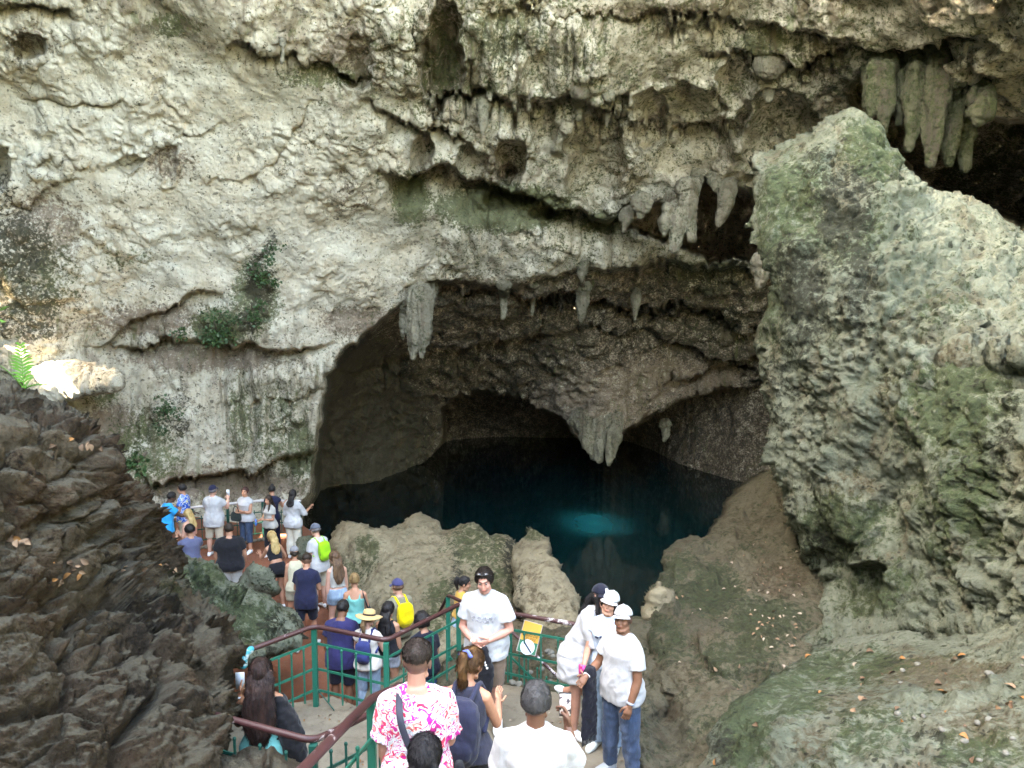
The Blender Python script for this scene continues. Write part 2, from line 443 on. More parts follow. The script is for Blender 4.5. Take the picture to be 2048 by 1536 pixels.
    S = S + shelf(px, py, [(1330, 770), (1420, 720), (1520, 700)], 1.6, 50, 8, 14.0)
    Y = Y + S
    # scalloped relief, measured in the place itself
    B = at_Y(px, py, Y)
    W1 = perlin(B, 0.33, 5.0); W2 = perlin(B, 0.33, 55.0)
    Bw = B + np.stack([W1, 0 * W1, W2], -1) * 1.3
    f1, f2 = worley(Bw * np.array([1, 0.45, 0.62]), 0.62, 3.0)
    g1, g2 = worley(Bw * np.array([1, 0.5, 0.75]), 1.7, 13.0)
    rel = 0.34 * fbm(B, 0.42, 3, 1.0)
    right = sstep(680, 900, px) * wallw
    rel = rel + (0.12 + 0.30 * right) * (0.55 - f1) + (0.05 + 0.10 * right) * (0.5 - g1) * 1.3
    flz = np.array([1.0, 0.25, 0.10])
    flute = blob(px, py, [(1060, 120, 220, 120, 1.0), (550, 830, 110, 150, 1.0), (1180, 480, 160, 80, 0.8), (960, 480, 90, 70, 0.7), (1800, 220, 130, 110, 0.6), (860, 90, 90, 110, 0.7),
                          (620, 860, 80, 140, 1.5), (500, 830, 90, 130, 1.3), (1420, 480, 160, 70, 0.5), (330, 850, 140, 120, 0.35)])
    rel = rel + flute * (0.34 * ridged(B * flz, 2.0, 2, 4.0) + 0.20 * perlin(B * flz, 5.0, 7.0) + 0.06 * perlin(B * flz, 11.0, 9.0))
    Y = Y - rel * (0.5 + 0.5 * wallw) * (1 + 0.45 * m1)
    P = at_Y(px, py, Y)
    Ps = P.copy()
    for _ in range(3):
        Ps[1:-1, 1:-1] = 0.25 * (Ps[:-2, 1:-1] + Ps[2:, 1:-1] + Ps[1:-1, :-2] + Ps[1:-1, 2:])
    N = grid_normals(Ps)
    N[N[..., 1] > 0] *= -1
    V0 = CAM - P; V0 /= np.linalg.norm(V0, axis=-1, keepdims=True)
    facing = sstep(0.08, 0.5, np.abs((N * V0).sum(-1)))
    rough = sstep(-0.25, 0.35, fbm(P, 0.5, 3, 91.0))            # some stretches smooth, some pitted
    fine = 0.055 * ridged(P * np.array([1, 1, 0.7]), 1.1, 3, 21.0) + 0.06 * fbm(P, 2.4, 4, 31.0)
    k1, k2 = worley(P, 2.6, 41.0)
    pit = sstep(0.0, 0.3, fbm(P, 0.7, 3, 51.0)) * np.clip(0.40 - k1, 0, 1)
    c1, c2 = worley(P + 0.25 * np.stack([perlin(P, 2, 3.0), perlin(P, 2, 6.0), perlin(P, 2, 9.0)], -1), 2.1, 61.0)
    fine = fine * (0.5 + rough) + 0.05 * rough * sstep(0.0, 0.25, c2 - c1) - 0.32 * pit * (0.3 + rough)
    cavew = m1 * (1 - m2)
    fine = fine * (1 + 0.6 * cavew) + cavew * 0.20 * ridged(P * np.array([1, 1, 1.5]), 0.7, 4, 71.0)
    P = P + N * (fine * facing)[..., None]
    # a lit shoulder of rock on the left, where the sun comes in
    keep = np.ones((len(ys) - 1, len(xs) - 1), bool)
    zc = P[..., 2]
    low = (zc[:-1, :-1] < -2.5) & (zc[1:, 1:] < -2.5)
    keep &= ~low
    F = grid_faces(len(ys), len(xs), keep)
    V = P.reshape(-1, 3)
    o = mesh_obj('cliff', V, F, M_CLIFF)
    rib = m1 * blob(px, py, [(1180, 800, 110, 90, 1), (1300, 760, 120, 50, 1), (1420, 760, 70, 40, .8)])
    moss = blob(px, py, [(60, 560, 110, 130, .36), (1010, 415, 170, 60, 0.75), (820, 400, 50, 70, 0.7), (1200, 445, 60, 30, 0.6), (515, 580, 60, 110, 0.6), (600, 900, 40, 80, .5), (480, 830, 30, 100, .4), (440, 655, 70, 45, 0.75), (640, 150, 110, 32, 0.45), (350, 50, 70, 30, 0.45),
                         (990, 70, 130, 80, 0.42), (1180, 130, 110, 110, 0.28), (1760, 180, 90, 70, 0.5), (560, 850, 90, 130, 0.33), (290, 900, 90, 100, 0.42), (1130, 470, 180, 90, 0.2), (880, 120, 60, 120, 0.4),
                         (1420, 540, 120, 40, 0.4), (200, 780, 60, 40, 0.4), (1530, 90, 60, 60, 0.5), (250, 510, 60, 30, 0.3), (1450, 640, 90, 60, 0.3), (1900, 60, 200, 90, 0.22)])
    moss = np.maximum(moss, (0.16 * sstep(500, 900, px) + .10 * blob(px, py, [(1000, 100, 420, 150, 1.0), (1640, 150, 300, 160, .8)])) * wallw)
    brown = blob(px, py, [(80, 470, 110, 120, .45), (60, 600, 120, 100, .4), (300, 640, 150, 40, 0.5), (700, 110, 90, 90, 0.45), (880, 110, 70, 160, 0.5), (700, 420, 60, 90, 0.35), (1250, 330, 40, 120, 0.25), (420, 720, 210, 30, 0.5), (340, 320, 60, 50, 0.35),
                          (230, 860, 90, 60, 0.55), (430, 970, 260, 40, 0.6), (940, 585, 150, 40, 0.6), (1060, 580, 120, 25, 0.6), (1300, 20, 200, 20, 0.4), (720, 640, 100, 40, 0.5), (1640, 120, 70, 60, 0.4), (1000, 330, 50, 60, 0.4), (60, 80, 60, 40, 0.3)])
    brown = np.maximum(brown, 0.5 * m1); brown = np.maximum(brown, .3 * sstep(0, 20, sd2)); moss = np.maximum(moss, .3 * sstep(0, 20, sd2))
    dark = blob(px, py, [(30, 500, 100, 110, 0.42), (60, 620, 90, 80, 0.36), (10, 380, 30, 60, .3), (520, 560, 36, 90, 0.62), (540, 480, 20, 50, .4), (500, 640, 30, 40, .5), (440, 660, 70, 40, 0.32), (690, 420, 50, 80, 0.22), (350, 830, 80, 60, 0.3), (850, 70, 30, 90, 0.2), (1000, 90, 90, 60, 0.2)])
    dark = np.maximum(dark, 0.34 * m1 - 0.30 * rib + 0.8 * blob(px, py, [(700, 850, 150, 190, 1)]) * m1)  # shade of the cave painted in, deepest on the left inner wall
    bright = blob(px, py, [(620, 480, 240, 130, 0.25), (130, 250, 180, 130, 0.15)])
    set_attr(o.data, 'stain_shade', np.stack([moss.ravel() - bright.ravel(), brown.ravel() - bright.ravel(), dark.ravel() - 0.5 * bright.ravel()], -1))
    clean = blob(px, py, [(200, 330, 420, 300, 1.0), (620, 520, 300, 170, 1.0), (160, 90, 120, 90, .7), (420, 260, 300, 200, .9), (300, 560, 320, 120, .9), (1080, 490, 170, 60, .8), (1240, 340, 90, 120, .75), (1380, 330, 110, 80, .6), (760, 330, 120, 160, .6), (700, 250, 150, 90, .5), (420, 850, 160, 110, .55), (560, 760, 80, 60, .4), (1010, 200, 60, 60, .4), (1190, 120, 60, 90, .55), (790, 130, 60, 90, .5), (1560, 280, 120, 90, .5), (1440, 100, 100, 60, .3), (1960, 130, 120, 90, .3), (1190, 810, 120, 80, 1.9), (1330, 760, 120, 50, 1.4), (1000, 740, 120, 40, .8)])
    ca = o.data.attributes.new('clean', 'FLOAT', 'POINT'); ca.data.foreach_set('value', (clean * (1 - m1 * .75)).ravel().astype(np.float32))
    tag(o, 'pale scalloped limestone cliff wall arching over the dark cave pool', 'cliff', kind='structure')
    return o
cliff = make_cliff()

# unseen rim, added round the camera to keep sun off all but one ledge
def make_sun_block_rim():
    path = np.array([(-15.6, 18.5), (-14.6, 14.0), (-12.6, 8), (-11.4, 2), (-11.8, -5), (-9, -12), (-3, -16), (5, -16.5), (12, -13), (16.5, -6), (18, 2), (17.5, 9), (15, 14)])
    s = np.linspace(0, len(path) - 1, 150)
    gx = np.interp(s, np.arange(len(path)), path[:, 0]); gy = np.interp(s, np.arange(len(path)), path[:, 1])
    top = np.interp(s, np.arange(len(path)), [33, 32, 30, 27, 22, 16, 15, 15, 15, 15, 16, 17, 18])
    T = np.linspace(0, 1, 70)[:, None]
    z = -2 + (top[None] + 2) * T
    cx, cy = 2.5, 1.5
    rad = 1.0 - 0.06 * np.sin(T * 3.0)
    P = np.stack([cx + (gx[None] - cx) * rad, cy + (gy[None] - cy) * (0 * T + 1), z], -1)
    dirs = np.stack([gx - cx, gy - cy], -1); dirs /= np.linalg.norm(dirs, axis=-1, keepdims=True)
    calm = sstep(0, 20, np.arange(150))[None]
    P[..., 0] += 0.9 * fbm(P, 0.2, 4, 3.0) * calm
    P[..., 1] += 0.5 * fbm(P, 0.25, 3, 13.0) * calm
    P[..., 1] = np.where(np.arange(150)[None] < 2, gy[None], P[..., 1])
    P[..., 1] += 4.6 * np.maximum(sstep(10.5, 10.9, P[..., 2]), 1 - sstep(7.6, 8.0, P[..., 2])) * (1 - sstep(0, 30, np.arange(150.0)))[None]  # opening left at mid height so that the sun reaches the ledge
    Q = P.copy(); Q[..., :2] += dirs[None] * 3.0 * np.stack([1 + 0 * gx, sstep(0, 30, np.arange(150.0))], -1)[None]
    n = P.shape[0] * P.shape[1]
    F = grid_faces(*P.shape[:2])
    G = F[:, ::-1] + n
    a = np.arange(n).reshape(P.shape[:2])
    rim = np.concatenate([a[0], a[1:, -1], a[-1, ::-1][1:], a[::-1, 0][1:-1]])
    nxt = np.roll(rim, -1)
    S = np.stack([rim, nxt, nxt + n, rim + n], -1)
    o = mesh_obj('sun_block_rim', np.concatenate([P.reshape(-1, 3), Q.reshape(-1, 3)]), np.concatenate([F, G, S]), M_RIM)
    tag(o, 'rock wall of the sinkhole rim around the viewpoint', 'cliff', kind='structure')  # unseen rim, added only to block the sun
make_sun_block_rim()

# ------------------------------------------------------------------ water
def make_water():
    t = NT('cave_water'); P = t.position()
    # turquoise spot of light in the pool with its halo, painted into the base colour
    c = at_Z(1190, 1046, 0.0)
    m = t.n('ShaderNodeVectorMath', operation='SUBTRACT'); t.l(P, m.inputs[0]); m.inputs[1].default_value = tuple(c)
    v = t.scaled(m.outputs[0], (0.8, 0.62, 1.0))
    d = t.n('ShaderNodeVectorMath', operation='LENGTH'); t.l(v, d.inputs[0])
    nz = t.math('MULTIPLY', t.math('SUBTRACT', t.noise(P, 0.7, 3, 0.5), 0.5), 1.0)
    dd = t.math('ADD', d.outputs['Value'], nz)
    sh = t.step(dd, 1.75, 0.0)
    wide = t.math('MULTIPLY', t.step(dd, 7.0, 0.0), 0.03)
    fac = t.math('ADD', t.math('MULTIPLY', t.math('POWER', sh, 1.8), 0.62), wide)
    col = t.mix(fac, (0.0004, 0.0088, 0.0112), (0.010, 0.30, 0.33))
    b = t.bump(t.noise(P, 1.6, 3, 0.5), 0.06, 0.05)
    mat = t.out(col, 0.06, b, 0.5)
    t.b.inputs['IOR'].default_value = 1.33
    n = 60
    xs = np.linspace(-26, 30, n); ys = np.linspace(8, 62, n)
    X, Yg = np.meshgrid(xs, ys)
    V = np.stack([X, Yg, 0 * X], -1).reshape(-1, 3)
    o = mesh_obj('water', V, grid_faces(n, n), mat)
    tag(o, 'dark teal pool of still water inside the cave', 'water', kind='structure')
make_water()
# ------------------------------------------------------------------ boulders and slopes
def rock_mass(name, poly, front, edge_r, edge_px, back, mat, step=3.0, relief=None, moss=(), brown=(), dark=(), label=None, cat=None, kind=None, wob=7.0, seed=0.0, round_n=5, fullback=None, clampz=None):
    """closed rock: seen outline at real distance (front: px,py -> Y), rounded edges of edge_r metres over edge_px pixels, 'back' metres thick"""
    C = dense(poly, round_n)
    x0, y0 = C.min(0) - 3 * step; x1, y1 = C.max(0) + 3 * step
    xs = np.arange(x0, x1, step); ys = np.arange(y0, y1, step)
    px, py = np.meshgrid(xs, ys)
    q = np.stack([px / 40.0, py / 40.0, 0 * px + seed], -1)
    n = wob * (perlin(q, 1.0, seed) + 0.5 * perlin(q, 2.4, seed + 5) + 0.3 * perlin(q, 5.0, seed + 9))
    sd = poly_sd(px, py, C) + n
    gx = np.gradient(sd, axis=1) / step; gy = np.gradient(sd, axis=0) / step
    gl = np.sqrt(gx * gx + gy * gy) + 1e-6; gx /= gl; gy /= gl
    inside = sd > 0
    # keep one ring of cells across the outline and pull its outer vertices onto it
    cell = inside[:-1, :-1] | inside[1:, :-1] | inside[1:, 1:] | inside[:-1, 1:]
    mv = np.where(sd < 0, -sd, 0); mv = np.minimum(mv, 2 * step)
    px = px + gx * mv; py = py + gy * mv
    sdc = np.maximum(sd, 0)
    t = np.clip(1 - sdc / edge_px, 0, 1)
    Y = front(px, py) + edge_r * (1 - np.sqrt(np.clip(1 - t * t, 0, 1)))
    P = at_Y(px, py, Y)
    Ps = P.copy()
    for _ in range(2):
        Ps[1:-1, 1:-1] = 0.25 * (Ps[:-2, 1:-1] + Ps[2:, 1:-1] + Ps[1:-1, :-2] + Ps[1:-1, 2:])
    N = grid_normals(Ps); N[N[..., 1] > 0] *= -1
    V0 = CAM - P; V0 /= np.linalg.norm(V0, axis=-1, keepdims=True)
    fc = sstep(0.02, 0.4, np.abs((N * V0).sum(-1)))
    d = relief(P) if relief else 0
    P = P + N * (d * (0.25 + 0.75 * fc))[..., None]
    tb = np.sqrt(np.clip(1 - t * t, 0, 1))
    Yb = np.maximum(P[..., 1] + 0.02, front(px, py) + edge_r + back * tb)
    Bk = at_Y(px, py, Yb)
    # shrink the back towards the middle so that it never shows past the front
    ids = -np.ones(px.shape, int)
    used = np.zeros(px.shape, bool)
    used[:-1, :-1] |= cell; used[1:, :-1] |= cell; used[1:, 1:] |= cell; used[:-1, 1:] |= cell
    ids[used] = np.arange(used.sum())
    nv = used.sum()
    F = np.stack([ids[:-1, :-1], ids[1:, :-1], ids[1:, 1:], ids[:-1, 1:]], -1)[cell]
    # back with a coarser look is not needed: same grid, every 4th cell would crack the seam
    E = np.concatenate([F[:, [0, 1]], F[:, [1, 2]], F[:, [2, 3]], F[:, [3, 0]]])
    key = E[:, 0].astype(np.int64) * nv + E[:, 1]; rkey = E[:, 1].astype(np.int64) * nv + E[:, 0]
    bd = E[~np.isin(key, rkey)]
    # back: a fan of rings is replaced by one ring set 'back' metres behind, closed with a centre point
    bv = np.unique(bd)
    remap = -np.ones(nv, int); remap[bv] = np.arange(len(bv)) + nv
    fl = P[used]; bk = Bk[used][bv]
    cxy = fl[bv].mean(0)
    dirs = fl[bv] - CAM; dirs /= np.linalg.norm(dirs, axis=-1, keepdims=True)
    bk = fl[bv] + dirs * back * 0.7 + (cxy - fl[bv]) * np.array([0.12, 0.0, 0.12])
    cen = bk.mean(0) + np.array([0, back * 0.3, 0])
    V = np.concatenate([fl, bk, cen[None]])
    S = np.stack([bd[:, 1], bd[:, 0], remap[bd[:, 0]], remap[bd[:, 1]]], -1)
    ci = len(V) - 1
    T = np.stack([remap[bd[:, 1]], remap[bd[:, 0]], np.full(len(bd), ci)], -1)
    me = bpy.data.meshes.new(name)
    V = V.astype(np.float32)
    loops = np.concatenate([F.ravel(), S.ravel(), T.ravel()]).astype(np.int32)
    starts = np.concatenate([np.arange(len(F)) * 4, len(F) * 4 + np.arange(len(S)) * 4, len(F) * 4 + len(S) * 4 + np.arange(len(T)) * 3]).astype(np.int32)
    # the object's origin sits at its base, so that it can be told apart as a thing
    base = fl[np.argmin(fl[:, 2])].copy(); base[1] = fl[:, 1].mean()
    me.vertices.add(len(V)); me.vertices.foreach_set('co', (V - base.astype(np.float32)).ravel())
    me.loops.add(len(loops)); me.loops.foreach_set('vertex_index', loops)
    me.polygons.add(len(starts)); me.polygons.foreach_set('loop_start', starts)
    me.update(calc_edges=True)
    me.polygons.foreach_set('use_smooth', np.ones(len(me.polygons), bool))
    me.materials.append(mat)
    st = np.zeros((len(V), 3), np.float32)
    for ch, L in enumerate((moss, brown, dark)):
        st[:nv, ch] = blob(px, py, L)[used]
    set_attr(me, 'stain_shade', st)
    o = link(bpy.data.objects.new(name, me)); o.location = base
    tag(o, label, cat, None, kind)
    return o

M_PILLAR = rock_mat('pitted_grey_limestone', (0.208, 0.224, 0.163), (0.118, 0.132, 0.092), (0.105, 0.080, 0.046), (0.060, 0.084, 0.031), (0.028, 0.029, 0.018), speck=0.7, fine=1.4, moss_amt=0.20, brown_amt=0.07, dark_amt=0.11)
M_BOULDER = rock_mat('tan_boulder', (0.28, 0.238, 0.155), (0.18, 0.150, 0.094), (0.105, 0.074, 0.043), (0.058, 0.070, 0.025), (0.030, 0.028, 0.018), speck=0.3, fine=1.0, moss_amt=0.10, brown_amt=0.06)
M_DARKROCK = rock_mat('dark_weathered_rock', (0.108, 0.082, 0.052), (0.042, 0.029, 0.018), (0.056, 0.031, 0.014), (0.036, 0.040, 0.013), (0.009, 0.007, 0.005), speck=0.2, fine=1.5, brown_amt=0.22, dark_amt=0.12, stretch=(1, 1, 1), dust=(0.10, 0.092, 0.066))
M_EARTH = rock_mat('packed_earth', (0.128, 0.112, 0.072), (0.086, 0.075, 0.048), (0.070, 0.046, 0.026), (0.042, 0.054, 0.022), (0.03, 0.025, 0.017), speck=0.2, fine=1.2, moss_amt=0.27, stretch=(1, 1, 1))

def rel_pillar(P):
    f1, f2 = worley(P, 1.5, 3.0); g1, g2 = worley(P + 0.12 * np.stack([perlin(P, 3, 1.), perlin(P, 3, 2.), perlin(P, 3, 3.)], -1), 4.2, 8.0)
    h1, h2 = worley(P * np.array([1, 1, 1.35]), 9.0, 18.0)
    amt = sstep(-0.3, 0.25, fbm(P, 0.55, 3, 4.0))
    d = 0.24 * fbm(P, 0.5, 3, 1.0) + 0.16 * (0.5 - f1) + 0.09 * ridged(P, 1.3, 4, 2.0)
    d = d + amt * (0.14 * (g1 - 0.45) * -1 + 0.035 * sstep(0, 0.3, g2 - g1) - 0.075 * np.clip(0.45 - h1, 0, 1) * 2)
    return d + 0.045 * fbm(P, 6.0, 4, 9.0) + 0.05 * amt * ridged(P, 5.0, 3, 14.0)
def rel_dark(P):
    W = P + 0.25 * np.stack([perlin(P, 1.2, 1.), perlin(P, 1.2, 2.), perlin(P, 1.2, 3.)], -1)
    f1, f2 = worley(W * np.array([1, 1, 1.3]), 1.7, 5.0)
    g1, g2 = worley(W, 4.2, 15.0); h1, h2 = worley(P, 9.5, 35.0)
    am = sstep(-.25, .3, fbm(P, 0.6, 2, 71.0))
    d = 0.22 * fbm(P, 0.6, 3, 2.0) + 0.09 * (sstep(0, 0.30, f2 - f1) - 0.5) * (0.7 + am) + 0.05 * ridged(P, 1.6, 3, 7.0, .5)
    d = d + (0.35 + am) * (0.12 * (0.45 - g1) + 0.035 * sstep(0, .22, g2 - g1) - 0.20 * np.clip(.36 - g1, 0, 1) - 0.10 * np.clip(.36 - h1, 0, 1))
    e1, e2 = worley(W * np.array([1, 1, .8]), 1.05, 55.0)
    d = d + .30 * (0.5 - e1)
    crack = (1 - sstep(0.0, 0.075, e2 - e1)) * .16 + (1 - sstep(0.0, 0.06, g2 - g1)) * .05 * am
    return d - crack + 0.075 * fbm(P, 4.0, 5, 3.0, .68)
def rel_boulder(P):
    g1, g2 = worley(P, 2.6, 25.0)
    return 0.16 * fbm(P, 0.7, 3, 12.0) + 0.07 * ridged(P, 1.6, 4, 17.0) + 0.05 * fbm(P, 5.0, 4, 5.0) - 0.10 * np.clip(0.4 - g1, 0, 1) + 0.03 * ridged(P * np.array([1, 1, .3]), 4.0, 2, 6.0)
def rel_earth(P):
    k1, k2 = worley(P, 5.0, 8.0)
    return 0.13 * fbm(P, 0.8, 3, 22.0) + 0.06 * fbm(P, 3.0, 5, 27.0, .6) + 0.035 * ridged(P, 4.0, 3, 5.0) + 0.05 * np.clip(.4 - k1, 0, 1)

# the tall leaning pillar on the right
rock_mass('rock_pillar',
    [(1502, 372), (1498, 326), (1540, 305), (1590, 285), (1640, 248), (1692, 216), (1722, 220), (1752, 240), (1790, 300), (1840, 362), (1865, 384), (1940, 402), (2010, 440), (2060, 470), (2300, 540),
     (2300, 1300), (2000, 1290), (1700, 1300), (1600, 1330), (1592, 1270), (1622, 1200), (1628, 1150), (1606, 1110), (1580, 1060), (1562, 1010), (1545, 960), (1524, 905), (1530, 840), (1514, 760), (1512, 650), (1534, 545), (1512, 460)],
    tps([(1500, 360, 12.6), (1690, 225, 12.4), (1500, 600, 12.0), (1540, 900, 11.6), (1600, 1100, 11.0), (1700, 400, 11.2), (1850, 400, 11.4), (2048, 480, 11.0), (2300, 560, 9.5),
         (1640, 600, 10.9), (1750, 700, 10.2), (1800, 560, 10.4), (1950, 620, 9.8), (2048, 640, 9.4), (1650, 900, 10.4), (1700, 1050, 10.1), (1660, 1130, 11.0), (1820, 900, 9.6), (1790, 1000, 9.9), (1900, 1000, 9.0), (2048, 900, 8.2),
         (1620, 1270, 9.9), (1700, 1200, 10.0), (1800, 1150, 9.2), (1950, 1200, 8.3), (2048, 1200, 7.8), (2300, 900, 7.0), (2300, 1250, 6.8)]),
    0.9, 46, 3.5, M_PILLAR, step=3.1, relief=rel_pillar, wob=8, seed=1.0,
    moss=[(1600, 420, 100, 140, 0.36), (1730, 320, 70, 90, 0.36), (1560, 560, 60, 190, 0.3), (1700, 480, 80, 90, .3), (1930, 820, 130, 120, 0.42), (1690, 1060, 110, 90, 0.4), (1960, 1000, 110, 150, 0.42), (1750, 1180, 120, 60, 0.3), (1880, 640, 90, 60, 0.15)],
    brown=[(1690, 340, 40, 60, 0.4), (1640, 420, 40, 60, 0.35), (1700, 980, 90, 60, 0.35), (1810, 800, 60, 60, 0.3), (1950, 900, 60, 60, 0.3)],
    dark=[(1690, 440, 60, 110, 0.46), (1610, 590, 70, 140, 0.44), (1720, 580, 50, 120, 0.36), (1560, 780, 40, 120, .25), (1660, 1090, 60, 50, 0.3), (1640, 340, 50, 50, 0.25), (2040, 900, 40, 90, 0.25)],
    label='tall pitted grey green rock pillar leaning at the right, pointed at its top', cat='rock')
# the nearer knob with an overhanging lip in front of the pillar
rock_mass('rock',
    [(1886, 716), (1904, 703), (1940, 700), (1990, 696), (2060, 690), (2300, 680), (2300, 1320), (2060, 1290), (1990, 1262), (1930, 1240), (1900, 1170), (1870, 1080), (1880, 990), (1860, 900), (1875, 820), (1840, 760)],
    tps([(1890, 712, 9.35), (1960, 700, 8.9), (2048, 700, 8.4), (2300, 700, 7.0), (1900, 790, 9.5), (1960, 750, 9.3), (2048, 745, 8.9), (1880, 900, 9.15), (1990, 900, 8.5), (2048, 850, 8.2), (1890, 1000, 9.0), (1950, 1050, 8.5), (2048, 1100, 7.6), (1990, 1230, 8.1), (1900, 1170, 8.6), (2300, 1000, 6.4), (2300, 1300, 6.2)]),
    0.35, 20, 2.0, M_PILLAR, step=3.2, relief=rel_pillar, wob=12, seed=4.0,
    moss=[(1950, 850, 120, 90, 0.34), (1990, 1000, 100, 130, 0.3), (1900, 1120, 60, 60, 0.2)], brown=[(1930, 714, 50, 10, 0.36), (1940, 910, 60, 30, 0.3)],
    dark=[(2045, 830, 30, 80, 0.2)],
    label='mossy bulging rock with an overhanging lip against the pillar at the right edge', cat='rock')
# near ledge at the lower right
rock_mass('rock_ledge',
    [(1398, 1700), (1404, 1500), (1424, 1450), (1470, 1400), (1520, 1362), (1572, 1330), (1620, 1300), (1680, 1272), (1780, 1262), (1880, 1272), (1960, 1240), (2060, 1190), (2350, 1120), (2350, 1750)],
    tps([(1404, 1500, 6.3), (1398, 1700, 4.9), (1480, 1400, 7.1), (1590, 1330, 8.2), (1640, 1310, 8.5), (1780, 1280, 8.4), (1960, 1260, 7.6), (2060, 1200, 7.2), (2350, 1140, 6.0),
         (1560, 1440, 6.3), (1500, 1536, 5.6), (1700, 1400, 6.6), (1850, 1350, 6.7), (1750, 1536, 4.9), (2048, 1350, 5.8), (2048, 1536, 4.5), (1900, 1450, 5.4), (2350, 1400, 4.4), (2350, 1750, 3.0), (1700, 1750, 3.6)]),
    0.35, 30, 1.6, M_PILLAR, step=3.4, relief=lambda P: 0.6 * rel_pillar(P) + 0.4 * rel_earth(P), wob=8, seed=6.0,
    moss=[(1480, 1450, 70, 100, 0.5), (1560, 1380, 110, 70, 0.36), (1680, 1320, 160, 40, 0.34), (1750, 1450, 120, 60, 0.28), (1950, 1500, 120, 60, .25)], brown=[(1850, 1330, 220, 40, 0.55), (1700, 1400, 120, 60, 0.35), (1950, 1440, 140, 60, 0.4), (1620, 1470, 60, 50, 0.4)],
    dark=[(1440, 1480, 40, 60, 0.3), (1850, 1460, 40, 40, 0.3)],
    label='low near rock ledge with leaf litter and pebbles at the lower right', cat='rock')
# earth slope between the steps and the pillar
def _slope(ctrl):
    f = tps(ctrl)
    return lambda x, y: f(x, y) + 0.7 * np.exp(-((x - 1322 - .25 * (y - 1410)) / 30.0) ** 2 - ((y - 1420) / 75.0) ** 2)
rock_mass('earth_slope',
    [(1268, 1700), (1262, 1470), (1290, 1330), (1290, 1230), (1296, 1185), (1318, 1150), (1332, 1092), (1366, 1078), (1410, 1064), (1450, 1020), (1496, 968), (1540, 940), (1680, 960), (1760, 1200), (1700, 1400), (1600, 1700)],
    _slope([(1268, 1536, 7.1), (1268, 1700, 5.6), (1270, 1400, 8.3), (1300, 1250, 10.6), (1300, 1190, 11.4), (1335, 1090, 13.4), (1410, 1064, 14.0), (1500, 970, 16.2), (1560, 960, 15.5), (1450, 1150, 12.0), (1560, 1100, 12.4), (1600, 1200, 10.8),
         (1500, 1300, 9.4), (1400, 1250, 10.1), (1380, 1400, 8.2), (1420, 1500, 7.0), (1700, 1300, 9.6), (1700, 1100, 12.4)]),
    0.5, 30, 2.0, M_EARTH, step=3.4, relief=rel_earth, wob=9, seed=9.0,
    moss=[(1420, 1180, 70, 50, 0.45), (1360, 1160, 60, 70, 0.3), (1520, 1250, 90, 50, 0.42), (1480, 1320, 110, 40, 0.3), (1330, 1280, 50, 60, 0.3)], brown=[(1560, 1160, 90, 60, 0.5), (1480, 1060, 80, 50, 0.3), (1480, 1290, 110, 50, 0.45), (1400, 1340, 100, 40, 0.45)],
    dark=[(1330, 1400, 50, 60, 0.2)], label='brown earth slope with fallen leaves between the steps and the rock pillar', kind='structure')  # the dark spot is the hollow's deep shade, painted into the colour
rock_mass('rock', [(1292, 1236), (1296, 1186), (1322, 1176), (1344, 1196), (1340, 1240), (1310, 1256)], lambda x, y: 0 * x + 11.0, 0.25, 24, 0.5, M_BOULDER, step=2.5, relief=lambda P: 0.5 * rel_boulder(P), wob=3, seed=31,
    label='small pale rounded rock at the water side of the earth slope', cat='rock')
# boulders between the path and the pool
rock_mass('boulder',
    [(648, 1150), (655, 1100), (668, 1068), (692, 1042), (716, 1046), (752, 1054), (800, 1046), (824, 1028), (850, 1024), (872, 1036), (888, 1056), (918, 1044), (950, 1042), (976, 1060), (1016, 1072), (1030, 1090),
     (1032, 1130), (1040, 1190), (1050, 1250), (1090, 1330), (1100, 1420), (760, 1420), (700, 1300), (660, 1220)],
    tps([(650, 1120, 16.4), (690, 1050, 17.0), (850, 1030, 17.2), (950, 1045, 16.4), (1030, 1090, 15.2), (760, 1120, 15.0), (860, 1110, 14.8), (700, 1200, 14.2), (800, 1250, 12.6), (880, 1160, 13.8), (910, 1200, 13.2), (980, 1120, 14.6), (1000, 1200, 13.2), (820, 1350, 11.4), (1060, 1300, 11.6), (1090, 1420, 10.2), (760, 1420, 10.6)]),
    0.6, 34, 2.2, M_BOULDER, step=2.7, relief=rel_boulder, wob=8, seed=12.0,
    moss=[(960, 1100, 90, 70, 0.42), (740, 1110, 30, 40, 0.42), (880, 1220, 40, 80, 0.4), (700, 1160, 30, 50, 0.35), (1000, 1180, 40, 60, 0.4)], brown=[(790, 1170, 80, 80, 0.15), (1010, 1110, 30, 60, 0.4), (1040, 1260, 60, 80, 0.5)], dark=[(910, 1170, 20, 90, 0.35), (1020, 1120, 22, 60, 0.5), (1060, 1330, 60, 60, 0.3)],
    label='broad tan and green boulder with a jagged top between the path and the pool', cat='rock')
rock_mass('boulder',
    [(1030, 1130), (1036, 1084), (1056, 1056), (1068, 1052), (1088, 1066), (1100, 1092), (1112, 1124), (1134, 1170), (1152, 1200), (1172, 1260), (1190, 1330), (1100, 1350), (1070, 1280), (1040, 1200)],
    tps([(1036, 1090, 14.0), (1066, 1060, 14.2), (1100, 1095, 13.8), (1150, 1210, 12.0), (1050, 1200, 12.2), (1090, 1160, 12.4), (1100, 1280, 11.0), (1180, 1330, 10.6)]),
    0.45, 24, 1.6, M_BOULDER, step=2.5, relief=rel_boulder, wob=6, seed=15.0,
    moss=[(1065, 1070, 30, 20, 0.35)], brown=[(1070, 1180, 20, 60, 0.45), (1110, 1230, 50, 60, 0.3)], dark=[(1052, 1190, 12, 60, 0.4)],
    label='narrow pointed tan rock right of the broad boulder at the pool edge', cat='rock')
